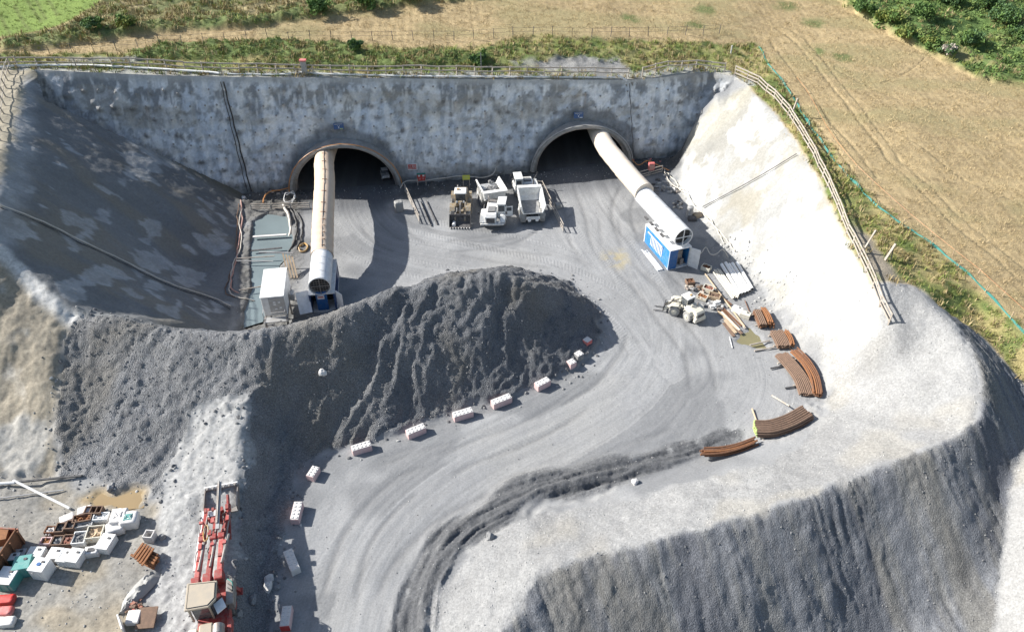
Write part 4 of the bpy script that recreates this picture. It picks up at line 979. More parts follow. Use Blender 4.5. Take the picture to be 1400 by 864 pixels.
def leafclump(nl, rad, ls, seed, flat=.7):
    r_ = random.Random(seed); mb = MB()
    for _ in range(nl):
        v = Vector((r_.gauss(0, 1), r_.gauss(0, 1), r_.gauss(0, 1))).normalized() * rad * r_.uniform(.45, 1)
        v.z = v.z * flat + rad * .3
        n = (v.normalized() + Vector((r_.gauss(0, .5), r_.gauss(0, .5), r_.gauss(.3, .5)))).normalized()
        e = n.orthogonal().normalized(); g = n.cross(e); a = r_.uniform(0, 6.28); e, g = e * math.cos(a) + g * math.sin(a), g * math.cos(a) - e * math.sin(a)
        s1 = ls * r_.uniform(.6, 1.3)
        mb.add([v - e * s1, v - g * s1 * .45, v + e * s1, v + g * s1 * .45], [(0, 1, 2, 3)])
    return mb
def scatter(name, protos, mask, density, smin, smax, seed, zoff=-.03, tilt=.25):
    mask = mask * (1 - cutwide)
    """GN instances of small plants or stones over part of the ground: uncountable stuff"""
    rs = np.random.default_rng(seed)
    n = int(density * (GX1 - GX0) * (GY1 - GY0))
    x = rs.uniform(GX0, GX1, n); y = rs.uniform(GY0, GY1, n)
    # only what the ground in the picture can show, with a margin
    yv = y; dep = yv * CP + HCAM * SP * .8
    ok = (rs.random(n) < samp(mask, x, y)) & (np.abs(x) / dep < .80)
    x, y = x[ok], y[ok]; z = samp(H2, x, y) + zoff
    me = bpy.data.meshes.new(name); me.vertices.add(len(x)); me.vertices.foreach_set('co', np.stack([x, y, z], 1).astype(np.float32).ravel())
    k = len(x)
    rot_ = np.stack([rs.uniform(-tilt, tilt, k), rs.uniform(-tilt, tilt, k), rs.uniform(0, 6.283, k)], 1).astype(np.float32)
    sc_ = (smin + (smax - smin) * rs.random(k) ** 2)[:, None] * rs.uniform(.8, 1.2, (k, 3))
    a = me.attributes.new('rot', 'FLOAT_VECTOR', 'POINT'); a.data.foreach_set('vector', rot_.ravel())
    a = me.attributes.new('scl', 'FLOAT_VECTOR', 'POINT'); a.data.foreach_set('vector', sc_.astype(np.float32).ravel())
    a = me.attributes.new('pick', 'INT', 'POINT'); a.data.foreach_set('value', rs.integers(0, len(protos), k).astype(np.int32))
    o = bpy.data.objects.new(name, me); C.objects.link(o)
    ng = bpy.data.node_groups.new(name + '_nodes', 'GeometryNodeTree')
    ng.interface.new_socket('Geometry', in_out='INPUT', socket_type='NodeSocketGeometry'); ng.interface.new_socket('Geometry', in_out='OUTPUT', socket_type='NodeSocketGeometry')
    N, L = ng.nodes, ng.links
    gi, go = N.new('NodeGroupInput'), N.new('NodeGroupOutput')
    jn = N.new('GeometryNodeJoinGeometry')
    def att(nm2, ty):
        q = N.new('GeometryNodeInputNamedAttribute'); q.data_type = ty; q.inputs['Name'].default_value = nm2; return q.outputs['Attribute']
    for i, pm in enumerate(protos):
        ip = N.new('GeometryNodeInstanceOnPoints')
        oi = N.new('GeometryNodeObjectInfo'); oi.inputs['Object'].default_value = pm; oi.inputs['As Instance'].default_value = True
        cmp_ = N.new('FunctionNodeCompare'); cmp_.data_type = 'INT'; cmp_.operation = 'EQUAL'
        L.new(att('pick', 'INT'), cmp_.inputs[2]); cmp_.inputs[3].default_value = i
        L.new(gi.outputs[0], ip.inputs['Points']); L.new(cmp_.outputs[0], ip.inputs['Selection']); L.new(oi.outputs['Geometry'], ip.inputs['Instance'])
        L.new(att('rot', 'FLOAT_VECTOR'), ip.inputs['Rotation']); L.new(att('scl', 'FLOAT_VECTOR'), ip.inputs['Scale'])
        L.new(ip.outputs[0], jn.inputs[0])
    L.new(jn.outputs[0], go.inputs[0])
    mod = o.modifiers.new('scatter', 'NODES'); mod.node_group = ng
    tag(o, kind='stuff')
    return o
def protoobj(name, mb, mat):
    o = mb.build(name, mat); o.location = (rnd.uniform(-40, 40), -30 - rnd.random() * 10, -40)   # below the ground, behind the viewer
    tag(o, kind='stuff')
    return o
L_dry = leaf_mat('dry_grass_blades', (.42, .34, .19), (.27, .21, .10)); L_green = leaf_mat('green_grass_blades', (.16, .22, .055), (.28, .28, .09))
L_dark = leaf_mat('dark_leaves', (.07, .12, .038), (.14, .19, .06)); L_mid = leaf_mat('mid_leaves', (.12, .20, .055), (.20, .25, .08)); L_crop = leaf_mat('crop_ears', (.52, .41, .24), (.36, .285, .155))
pg = [protoobj('grass_tuft_green', tuft(9, .35, .5, .03, s), L_green) for s in (1, 2)]
pdry = [protoobj('grass_tuft_dry', tuft(10, .4, .55, .03, s), L_dry) for s in (3, 4)]
pcrop = [protoobj('crop_tuft', tuft(12, .22, .8, .02, s), L_crop) for s in (5, 6)]
pbd = [protoobj('leaf_clump_dark', leafclump(46, .55, .13, s), L_dark) for s in (7, 8)]
pbm = [protoobj('leaf_clump_mid', leafclump(42, .5, .13, s), L_mid) for s in (9, 10)]
scatter('meadow_grass', pg[:1], green, 3.5, .3, .7, 21)
scatter('verge_grass', pg + pdry, np.clip(verge * (1 - bare) * (1 - track), 0, 1), 5.5, .5, 1.3, 1)
scatter('rough_pasture_grass', pdry + pg[:1], roughg * (1 - hedge1 * .5), 3.5, .6, 1.6, 2)
scatter('ripe_crop_ears', pcrop, crop * (1 - tram * .9) * (1 - bare), 7.0, .5, 1.1, 3, -.06)
scatter('hedge_leaves', pbd[:1] + pbm + pg + pdry[:1], np.clip(hedge2 + hedge1 * .8, 0, 1), 3.0, .35, .85, 4)
scatter('corner_undergrowth', pbm + pbd[:1] + pg + pdry[:1], corner, 2.4, .6, 1.7, 5)
# ------------------------------------------------------------------ machines and plant
def caked(name, c, top=1.3):
    m = solid(name, c, .6, dirt=.35, dcol=(.36, .34, .31)); N, L = m.node_tree.nodes, m.node_tree.links; B = N['Principled BSDF']
    src = B.inputs['Base Color'].links[0].from_socket; g = nd(N, 'ShaderNodeNewGeometry'); sx = nd(N, 'ShaderNodeSeparateXYZ'); L.new(g.outputs['Position'], sx.inputs[0])
    no = nd(N, 'ShaderNodeTexNoise', Scale=3.0, Detail=5.0); L.new(g.outputs['Position'], no.inputs['Vector'])
    su = nd(N, 'ShaderNodeMath', operation='MULTIPLY_ADD'); su.inputs[1].default_value = 1.6; L.new(no.outputs[0], su.inputs[0]); L.new(sx.outputs[2], su.inputs[2])
    r = nd(N, 'ShaderNodeMapRange'); r.inputs['From Min'].default_value = top + 1.1; r.inputs['From Max'].default_value = top + .2; L.new(su.outputs[0], r.inputs['Value'])
    mx = nd(N, 'ShaderNodeMixRGB'); mx.inputs['Color2'].default_value = (.21, .205, .195, 1); L.new(r.outputs[0], mx.inputs['Fac']); L.new(src, mx.inputs['Color1']); L.new(mx.outputs[0], B.inputs['Base Color'])
    return m
M['white_plain'] = M['white']; M['white'] = caked('muddy_white_paint', (.74, .74, .72), .9)
def gpt(u, v): return hit(u, v, H2)
def wheel(parent, x, y, r, w, tyre='tyre', rim='white', name='wheel'):
    """a wheel whose axle lies along x"""
    o = MB().tube([(-w / 2, 0, 0), (-w / 2 + .06, 0, 0), (w / 2 - .06, 0, 0), (w / 2, 0, 0)], [r * .9, r, r, r * .9], 20)
    for k in range(20):
        a = 2 * math.pi * k / 20
        o.box((0, math.cos(a) * r, math.sin(a) * r), (w * .9, .07, .09), Matrix.Rotation(a, 3, 'X'))
    w_ = o.build(name, M[tyre], parent); w_.location = (x, y, r)
    hub = MB().tube([(-w / 2 - .02, 0, 0), (w / 2 + .02, 0, 0)], r * .52, 14).tube([(-w / 2 - .1, 0, 0), (w / 2 + .1, 0, 0)], r * .22, 10)
    hub.build('rim', M[rim], w_)
    return w_

def bed_mesh():
    mb = MB()
    # outer hull profile (y,z), inner hollow built as wall plates
    L_, Wb, Wt = 4.7, 1.15, 1.45
    pts = [(-2.35, 1.95), (-2.1, 1.25), (1.9, 1.05), (2.35, 1.9)]
    def ringo(y, zb, zt, wb_, wt_, th):
        return [(-wt_, y, zt), (-wb_, y, zb), (wb_, y, zb), (wt_, y, zt), (wt_ - th, y, zt), (wb_ - th, y, zb + .12), (-wb_ + th, y, zb + .12), (-wt_ + th, y, zt)]
    secs = [ringo(-2.35, 1.55, 2.35, Wb, Wt, .1), ringo(-1.7, 1.15, 2.55, Wb, Wt, .1), ringo(1.6, 1.1, 2.75, Wb, Wt, .1), ringo(2.3, 1.75, 2.85, Wb, Wt, .1)]
    n = 8
    for s_ in secs: mb.v += [Vector(q) for q in s_]
    for i in range(3):
        for k in range(8):
            a, b = i * n + k, i * n + (k + 1) % n
            mb.f.append((a, b, b + n, a + n))
    mb.f.append(tuple(range(8))); mb.f.append(tuple(range(24, 32))[::-1])
    # front plate and canopy lip, floor already closed by inner faces
    mb.box((0, 2.28, 2.35), (2.6, .1, 1.0)); mb.box((0, 2.55, 2.92), (2.9, .7, .08))
    for y in (-1.3, -.3, .7, 1.5):
        for sx in (-1, 1): mb.beam((sx * 1.24, y, 1.25), (sx * 1.5, y, 2.55), .1, .12)
    for sx in (-1, 1): mb.box((sx * 1.42, 0, 2.66), (.16, 4.5, .12), Matrix.Rotation(.09, 3, 'X'))
    return mb
def dump_truck(label, loc, rz, bend, load, open_door):
    t = thing('dump_truck', label, 'dump truck', loc, rz, 'white articulated dump trucks parked by the headwall')
    t.scale = (.92, .75, .88)
    # front unit: +y is forward; pivot at origin
    f = Matrix.Translation((0, 0, 0)) @ Matrix.Rotation(bend, 4, 'Z')
    def fb(mb, name, mat, par=t, **k):
        mb.v = [f @ q for q in mb.v]; return mb.build(name, M[mat], par, **k)
    hood = MB().prism([(.9, 1.0), (4.55, 1.0), (4.6, 1.75), (4.2, 2.05), (1.4, 2.25), (.9, 2.2)], 'x', -.45, .85)
    fb(hood, 'bonnet', 'white', bevel=.05)
    g = MB().box((.2, 4.63, 1.42), (.95, .08, .6)); gr_ = fb(g, 'grille', 'dark')
    fb(MB().box((.2, 3.1, 2.2), (.85, 1.2, .1), Matrix.Rotation(-.07, 3, 'X')), 'bonnet_vent', 'dark')
    for k in range(5): fb(MB().box((.2, 2.66 + k * .22, 2.27 - k * .016), (.8, .05, .05)), 'vent_slat', 'white')
    cabm = MB().box((-.98, 2.6, 1.55), (.95, 1.9, 1.0)).prism([(1.62, 2.05), (3.56, 2.05), (3.45, 3.0), (1.7, 3.05)], 'x', -1.42, -.52)
    fb(cabm, 'cab', 'white', bevel=.04)
    fb(MB().box((-.97, 2.55, 3.08), (1.02, 2.1, .1)), 'cab_roof', 'white', bevel=.03)
    fb(MB().box((-.97, 3.54, 2.5), (.72, .06, .72), Matrix.Rotation(.11, 3, 'X')), 'windscreen', 'glass')
    fb(MB().box((-1.435, 2.6, 2.5), (.04, 1.2, .62)), 'side_window', 'glass'); fb(MB().box((-.505, 2.6, 2.55), (.03, 1.2, .6)), 'side_window', 'glass')
    fb(MB().box((-.97, 1.62, 2.55), (.6, .06, .5)), 'rear_window', 'glass')
    fb(MB().prism([(-1.48, 4.0), (1.48, 4.0), (1.35, 4.75), (-1.35, 4.75)], 'z', .75, 1.0), 'bumper', 'white', bevel=.03)
    for sx in (-1, 1):
        fb(MB().prism([(1.9, 1.55), (2.2, 1.78), (4.0, 1.78), (4.55, 1.1), (4.45, 1.0), (3.95, 1.62), (2.25, 1.62)], 'x', sx * .86 if sx > 0 else -1.48, 1.48 if sx > 0 else -.88), 'mudguard', 'white', bevel=.02)
        fb(MB().tube([(sx * .95 + .1, 4.72, 1.2), (sx * .95 + .1, 4.79, 1.2)], .13, 10), 'headlight', 'pvc')
        wl = wheel(t, 0, 0, .82, .62, 'paletyre'); p = f @ Vector((sx * 1.12, 3.1, .82)); wl.location = p; wl.rotation_euler = (0, 0, bend)
        mi = MB().beam((sx * 1.3, 4.2, 1.9), (sx * 1.62, 4.35, 2.3), .04).box((sx * 1.62, 4.35, 2.35), (.22, .06, .35)); fb(mi, 'mirror', 'dark')
        fb(MB().beam((sx * 1.2, 1.7, 2.1), (sx * 1.2, 3.9, 1.95), .04).beam((sx * 1.2, 3.9, 1.95), (sx * 1.2, 3.9, 1.5), .04), 'handrail', 'galv')
    fb(MB().tube([(.72, 1.35, 2.0), (.72, 1.35, 2.95), (.72, 1.2, 3.05)], .08, 8), 'exhaust', 'steel')
    fb(MB().box((.1, 1.2, 2.2), (1.1, .5, .35)).box((.3, .95, 1.9), (.7, .4, .9)), 'air_filter', 'steel', bevel=.04)
    if open_door:
        d = MB().box((0, 0, 0), (.85, .05, 1.35)); d.shift((-1.85, 3.3, 2.0), .12); fb(d, 'door', 'white')
        d = MB().box((0, 0, 0), (.6, .07, .5)); d.shift((-1.85, 3.3, 2.3), .12); fb(d, 'door_window', 'glass')
    # rear unit
    MB().beam((0, .9, .95), (0, -5.3, .95), .5, .4).tube([(0, .3, .8), (0, .3, 1.3)], .35, 12).build('chassis', M['dark'], t)
    bd = bed_mesh(); bd.shift((0, -2.9, 0)); bed = bd.build('dump_bed', M['white'], t)
    if load:
        ld = MB(); r_ = random.Random(5)
        for k in range(70):
            ld.box((r_.gauss(-.1, .45), -2.6 + r_.gauss(0, 1.0), 1.55 + r_.random() * .3), (r_.uniform(.15, .4),) * 3, Matrix.Rotation(r_.random() * 3, 3, (r_.random(), r_.random(), .5)))
        tag(ld.build('rock_load', M['stone'], bed), kind='stuff')
    else:
        ld = MB(); r_ = random.Random(6)
        ld.prism([(-1.0, -4.9), (1.0, -4.9), (1.05, -.8), (-1.05, -.8)], 'z', 1.27, 1.36)
        ld.build('bed_floor', M['stone'], bed)
    for y in (-2.6, -4.3):
        for sx in (-1, 1): wheel(t, sx * 1.12, y, .82, .62, 'paletyre')
    MB().box((0, -5.35, 1.0), (1.6, .1, .4)).build('rear_bumper', M['white'], t)
    for sx in (-1, 1):
        MB().tube([(sx * .45, -5.3, .75), (sx * .45, -5.5, .75)], .2, 10).build('tail_cylinder', M['pvc'], t)
        MB().tube([(sx * .5, .3, 1.3), (sx * .75, -2.2, 1.2)], .09, 8).build('tipping_ram', M['steel'], t)
    return t
pA = gpt(681, 282); pA.z = G(pA.x, pA.y)
dump_truck('white articulated dump truck facing the camera with open cab door and rock in its bed', (-1.75, 72.3, G(-1.75, 72.3)), math.pi + R(15), R(-17), True, True)
dump_truck('white articulated dump truck parked tail to the camera with an empty shaded bed', (1.85, 73.6, G(1.85, 73.6)), R(6), R(2), False, False)

def wheel_loader(label, loc, rz, body, roof, tyre, tool, sc=1.0, name='wheel_loader', bend=0.0):
    t = thing(name, label, 'wheel loader', loc, rz); t.scale = sc
    def pb(mb, nm, mat, par=t, front=False, **k):
        if front: mb.shift((0, 0, 0), bend)
        return mb.build(nm, M[mat], par, **k)
    # rear half
    pb(MB().prism([(-3.3, .9), (-3.35, 1.75), (-3.0, 2.0), (-.9, 2.15), (-.6, 2.0), (-.6, .8), (-2.6, .7)], 'x', -.8, .8), 'engine_cover', body, bevel=.12)
    pb(MB().box((0, -3.2, .85), (2.1, .7, .75), taper=.9), 'counterweight', body, bevel=.12)
    gl = pb(MB().box((0, -3.40, 1.5), (1.1, .06, .5)), 'radiator_grille', 'dark')
    pb(MB().tube([(.45, -1.8, 2.0), (.45, -1.8, 2.75), (.45, -1.95, 2.85)], .08, 8), 'exhaust', 'steel'); pb(MB().tube([(-.35, -1.5, 2.0), (-.35, -1.5, 2.45)], .17, 10), 'air_intake', body)
    # cab
    for sx in (-1, 1):
        for y in (-.75, .65): pb(MB().beam((sx * .7, y, 1.3), (sx * .66, y * .92, 3.0), .1), 'cab_pillar', body)
    pb(MB().box((0, -.05, 1.35), (1.5, 1.5, .5)), 'cab_base', body, bevel=.05)
    pb(MB().box((0, .62, 2.3), (1.25, .05, 1.25)), 'windscreen', 'glass'); pb(MB().box((0, -.74, 2.3), (1.2, .05, 1.2)), 'rear_window', 'glass')
    for sx in (-1, 1): pb(MB().box((sx * .68, -.05, 2.3), (.04, 1.25, 1.2)), 'side_window', 'glass')
    pb(MB().box((0, -.05, 3.05), (1.6, 1.75, .16), taper=.92), 'cab_roof', roof, bevel=.05)
    pb(MB().box((.3, -.2, 3.2), (.35, .3, .15)), 'beacon_box', 'yellow')
    # front half
    pb(MB().box((0, 1.55, 1.0), (.85, 1.7, .7)).box((0, 1.1, 1.6), (.7, .5, 1.0), taper=.7), 'front_frame', body, front=True, bevel=.04)
    for sx in (-1, 1):
        pb(MB().prism([(.9, 1.9), (1.6, 1.95), (3.3, .9), (3.45, .5), (3.2, .4), (2.6, .95), (1.2, 1.55)], 'x', sx * .62 - .09, sx * .62 + .09), 'lift_arm', body, front=True)
        pb(MB().tube([(sx * .35, 1.3, .9), (sx * .5, 2.6, 1.05)], .08, 8), 'lift_ram', 'steel', front=True)
        w_ = wheel(t, 0, 0, .82, .62, tyre, body); w_.location = Matrix.Rotation(bend, 3, 'Z') @ Vector((sx * 1.02, 1.65, .82)); w_.rotation_euler = (0, 0, bend)
        wheel(t, sx * 1.02, -1.7, .82, .62, tyre, body)
        pb(MB().prism([(.75, 1.5), (1.1, 1.85), (2.2, 1.85), (2.6, 1.5), (2.5, 1.45), (2.15, 1.75), (1.15, 1.75)], 'x', sx * 1.02 - .33, sx * 1.02 + .33), 'mudguard', body, front=True)
        pb(MB().prism([(-2.6, 1.45), (-2.25, 1.85), (-1.1, 1.85), (-.8, 1.5), (-.9, 1.45), (-1.15, 1.75), (-2.2, 1.75)], 'x', sx * 1.02 - .33, sx * 1.02 + .33), 'mudguard', body)
        pb(MB().beam((sx * 1.05, -.5, .5), (sx * 1.05, -.1, 1.5), .05).beam((sx * 1.05, -.1, .5), (sx * 1.05, .3, 1.5), .05), 'ladder', 'dark')
        pb(MB().tube([(sx * .45, 1.35, 2.15), (sx * .45, 1.42, 2.15)], .14, 8), 'headlight', 'pvc', front=True)
    pb(MB().tube([(0, 1.2, 2.0), (0, 2.1, 1.9)], .1, 8).beam((0, 2.1, 2.1), (0, 2.7, 1.2), .16, .2), 'tilt_linkage', 'steel', front=True)
    if tool == 'bucket':
        bk = MB(); w = 1.35; pr = [(3.15, 1.35), (3.05, .75), (3.2, .25), (3.6, .05), (4.5, .03), (4.5, .08), (3.65, .12), (3.3, .32), (3.17, .78), (3.27, 1.33)]
        bk.prism(pr, 'x', -w, w)
        for sx in (-1, 1): bk.prism([(3.15, 1.35), (3.05, .75), (3.2, .25), (3.6, .05), (4.5, .05), (4.2, .5), (3.6, 1.1)], 'x', sx * w - .03, sx * w + .03)
        b_ = pb(bk, 'bucket', 'dark', front=True)
        for k in range(8): pb(MB().prism([(-.07, 4.48), (.07, 4.48), (.03, 4.75), (-.03, 4.75)], 'z', .03, .1).shift((-1.22 + k * .35, 0, 0)), 'bucket_tooth', 'pvc', b_, True)
        pb(MB().beam((-w, 4.49, .1), (w, 4.49, .1), .1, .08), 'cutting_edge', 'steel', b_, True)
    else:
        pb(MB().box((0, 3.35, .75), (1.5, .1, 1.0)).beam((-.75, 3.3, 1.3), (.75, 3.3, 1.3), .12), 'fork_carriage', 'dark', front=True)
        for sx in (-1, 1): pb(MB().beam((sx * .5, 3.45, .9), (sx * .5, 3.45, .2), .14, .06).beam((sx * .5, 3.42, .18), (sx * .5, 4.9, .14), .14, .06), 'fork', 'dark', front=True)
    return t
M['dustyyellow'] = solid('dusty_yellow_paint', (.28, .20, .10), .7, dirt=.9, dcol=(.26, .25, .23), dscale=4)
lx, ly = -5.6, 72.7
wl1 = wheel_loader('dusty yellow wheel loader with white roof, bucket lowered towards the camera', (lx, ly, G(lx, ly)), math.pi, 'dustyyellow', 'white', 'paletyre', 'bucket', (.84, .76, .84))
# white canister lying in its bucket
can = thing('bucket_canister', 'small white canister lying in the bucket of the yellow loader', 'canister', (-6.25, ly - 2.95, G(-6.6, 70) + .13))
MB().tube([(0, -.3, .18), (0, .3, .18)], .2, 12).build('canister_body', M['pvc'], can, True); MB().tube([(0, .3, .18), (0, .38, .18)], .08, 8).build('cap', M['dark'], can)
q = gpt(942, 432)
wheel_loader('dusty cream wheel loader with pallet forks standing alone on the open yard', (q.x - .25, q.y + .5, G(q.x, q.y)), R(32), 'cream', 'white', 'paletyre', 'forks', (.64, .56, .66), bend=R(42))
q = gpt(524, 268)
v1 = thing('utility_vehicle', 'small pale vehicle parked in the shade just inside the left tunnel', 'utility vehicle', (PORT[0][0] + 4.2, 80.2, .1), R(15)); v1.scale = (.62, .62, .62)
MB().box((0, 0, .75), (1.5, 2.6, .6)).build('body', M['white'], v1, bevel=.08); MB().box((0, .3, 1.35), (1.35, 1.2, .6), taper=.85).build('cab', M['glass'], v1, bevel=.05); MB().box((0, .3, 1.7), (1.2, 1.1, .06)).build('roof', M['white'], v1)
for sx in (-1, 1):
    for y in (-.85, .85): wheel(v1, sx * .68, y, .36, .24)
    MB().box((sx * .5, -1.31, .8), (.22, .04, .14)).build('headlight', M['pvc'], v1)

M['rigpink'] = solid('faded_rig_red', (.42, .075, .065), .6, dirt=.5, dcol=(.38, .22, .2), dscale=5)
# red drilling rig with booms laid forward, bottom left
q0 = hit(291, 672); q1 = hit(283, 820)
gz = 1.75
rig = thing('drilling_rig', 'red three-boom tunnel drilling rig with tan canopy and a toothed bucket in front', 'drilling rig', (P(303, 692, gz + .6).x, P(303, 692, gz + .6).y, gz), R(14))
rig.scale = (.85, 1.14, 1)
# local frame: -y runs back along the machine towards the photographer
def rb(mb, nm, mat, par=rig, **k): return mb.build(nm, M[mat], par, **k)
bk = MB(); w = 1.28
bk.prism([(-.5, .45), (.3, .1), (1.25, .3), (1.35, .9), (1.27, .9), (1.15, .38), (.3, .2), (-.5, .55)], 'x', -w, w)
for sx in (-1, 1): bk.prism([(-.5, .45), (.3, .1), (1.25, .3), (1.35, .9), (.5, 1.0), (-.4, 1.0)], 'x', sx * w - .04, sx * w + .04)
bucket = rb(bk, 'bucket', 'steel')
rb(MB().box((0, 1.31, .95), (2.62, .14, .22)), 'bucket_lip', 'pvc', bucket, bevel=.02)
for k in range(6): rb(MB().prism([(-.16, 1.28), (.16, 1.28), (0, 1.06)], 'z', 1.0, 1.08).shift((-1.08 + k * .43, 0, 0)), 'bucket_tooth', 'steel', bucket)
rr = random.Random(21)
# cluster of valve gear and clevises behind the bucket
for k in range(16):
    rb(MB().box((rr.uniform(-1.0, .75), rr.uniform(-1.3, -.4), rr.uniform(.7, 1.25)), (rr.uniform(.1, .3), rr.uniform(.2, .5), rr.uniform(.1, .3)), Matrix.Rotation(rr.uniform(-.4, .4), 3, 'Z')), 'bracket', 'rigpink' if k % 3 else 'darkred', bevel=.02)
rb(MB().box((-.35, -1.2, 1.35), (.75, .55, .45)), 'valve_box', 'darkred', bevel=.05); rb(MB().box((-.4, -1.1, 1.6), (.6, .4, .06)), 'valve_box_cover', 'pvc', bevel=.02)
booms = [(-.95, -.85, -1.15, -5.9, 0), (-.15, -.05, -.35, -5.8, 1), (.75, .55, .45, -5.7, 2)]
for (x0, xm, x1, y1, i) in booms:
    b_ = rb(MB().beam((x0, -.6, 1.15), (xm - .1, -2.9, 1.55), .3, .3), 'boom', 'darkred', bevel=.02)
    rb(MB().beam((xm - .1, -2.8, 1.55), (x1, y1, 1.75), .36, .38), 'boom_tube', 'rigpink' if i != 1 else 'darkred', b_, bevel=.03)
    rb(MB().tube([(x0 + .2, -1.2, 1.5), (x1 + .16, y1 + .9, 1.95)], .06, 8).tube([(x0 + .2, -2.8, 1.63), (x1 + .16, y1 + .9, 1.95)], .1, 8), 'ram', 'steel', b_)
    rb(MB().box((xm - .1, -2.85, 1.62), (.5, .4, .5)), 'knuckle', 'darkred', b_, bevel=.05)
    rb(MB().box((x1, y1 + .2, 1.7), (.6, .6, .75)), 'boom_foot', 'darkred', b_, bevel=.05)
    pts = [(x0 - .25, -.8, 1.1)]
    for k in range(7): pts.append((x0 - .2 - rr.uniform(-.1, .25), -1.2 - k * .6, 1.4 + rr.uniform(-.2, .3)))
    rb(MB().tube(smooth_path(pts, 3), .035, 6), 'hose', 'black', b_)
    for k in range(5): rb(MB().box((x0 + (x1 - x0) * k / 5 + rr.uniform(-.2, .2), -1.0 - k * .8, 1.85), (rr.uniform(.15, .3), rr.uniform(.15, .4), .15)), 'bracket', 'rigpink' if k % 2 else 'darkred', b_)
# long silver feed beam over the right boom
fd = rb(MB().beam((.12, 1.05, 1.75), (.22, -2.6, 2.05), .26, .16), 'feed_beam', 'galv'); rb(MB().tube([(.12, 1.0, 1.9), (.2, -2.2, 2.15)], .05, 8).tube([(.02, 1.0, 1.9), (.1, -2.2, 2.15)], .03, 8), 'drill_steel', 'steel', fd)
fd2 = rb(MB().beam((.62, .3, 1.2), (.95, -2.9, 1.3), .2, .2), 'feed_beam', 'darkred'); fd3 = rb(MB().beam((-1.15, -.6, 1.2), (-1.5, -4.6, 1.3), .16, .2), 'feed_beam', 'pvc')
rb(MB().tube([(-.65 + .18 * math.cos(a * .5), -2.6 + .55 * math.sin(a * .5), 1.9) for a in range(13)], .05, 6), 'hose_loop', 'yellow')
# carrier
rb(MB().prism([(-1.0, -12.5), (1.1, -12.5), (1.15, -5.6), (-1.0, -5.6)], 'z', .7, 1.35), 'carrier_chassis', 'darkred', bevel=.05)
rb(MB().prism([(-1.15, -7.53), (.1, -7.66), (.55, -7.29), (.55, -6.42), (-1.15, -6.29)], 'z', 1.3, 2.6), 'cab', 'glass', bevel=.03)
rf = rb(MB().prism([(-1.42, -7.78), (.15, -7.84), (.62, -7.47), (.64, -6.39), (-1.38, -6.20)], 'z', 2.75, 2.9), 'canopy', 'tan', bevel=.03)
rb(MB().prism([(-1.25, -7.66), (.08, -7.71), (.48, -7.38), (.5, -6.51), (-1.2, -6.34)], 'z', 2.905, 2.93), 'canopy_panel', 'tan', rf)
rb(MB().tube([(-1.28, -7.68, 2.93), (.09, -7.73, 2.93), (.51, -7.40, 2.93), (.53, -6.49, 2.93), (-1.23, -6.32, 2.93), (-1.28, -7.68, 2.93)], .02, 5), 'canopy_seam', 'dark', rf)
for (x_, y_) in ((-1.25, -7.60), (.1, -7.66), (.5, -6.54), (-1.2, -6.36)): rb(MB().beam((x_, y_, 1.3), (x_, y_, 2.76), .1), 'cab_pillar', 'tan')
rb(MB().box((.75, -7.6, 2.35), (.65, .65, .08), Matrix.Rotation(.5, 3, 'Z')), 'side_shield', 'pvc')
rb(MB().box((1.25, -6.6, 1.6), (.55, 1.5, .7)), 'hose_reel_box', 'steel', bevel=.05)
for k in range(4): rb(MB().tube(smooth_path([(1.05, -5.6 - k * .25, 1.9), (1.45, -6.0 - k * .25, 2.1), (1.4, -6.6, 1.9), (1.1, -7.0 - k * .2, 1.7)], 3), .035, 6), 'hose', 'greennet' if k == 1 else 'black')
rb(MB().box((-.2, -8.9, 1.75), (1.1, 1.5, .7), taper=.85), 'engine_cover', 'tan', bevel=.1)
rb(MB().tube([(.62, -8.9, 1.75), (.62, -11.6, 1.75)], .36, 14), 'air_tank', 'cream', smooth=True); rb(MB().tube([(.62, -8.5, 1.95), (.62, -9.0, 1.95)], .4, 14), 'tank_cap', 'steel', smooth=True)
rb(MB().box((-1.15, -9.6, 1.5), (.6, 2.6, .7)), 'toolbox', 'cream', bevel=.05); rb(MB().box((-.15, -10.9, 1.9), (.9, 1.9, .8)), 'power_pack', 'tan', bevel=.08)
for k in range(5): rb(MB().box((-.15, -10.2 - k * .28, 2.32), (.7, .08, .04)), 'cooling_slot', 'dark')
rb(MB().box((1.25, -9.2, 1.5), (.3, 2.4, .5)), 'side_panel', 'darkred', bevel=.03)
for sx in (-1, 1):
    for y in (-6.7, -10.6): wheel(rig, sx * 1.05, y, .6, .45, 'tyre', 'darkred')
    rb(MB().beam((sx * 1.0, -5.7, 1.0), (sx * 1.45, -5.7, .1), .2).box((sx * 1.45, -5.7, .06), (.4, .4, .1)), 'outrigger', 'darkred')

# ------------------------------------------------------------------ ventilation: ducts, fans and their blue housings
def duct(label, pts, rad, n=20, wrinkle=.05, mat='fabric'):
    pts = smooth_path(pts, 12)
    o0 = pts[0].copy(); t = thing('ventilation_duct', label, 'ventilation duct', o0)
    rs = [rad * (1 + wrinkle * (mnoise.noise(Vector((i * .55, 1, rad)))) + (.022 if i % 4 == 0 else 0)) for i in range(len(pts))]
    MB().tube([p - o0 for p in pts], rs, n).build('duct_skin', M[mat], t, True)
    return t, pts, o0
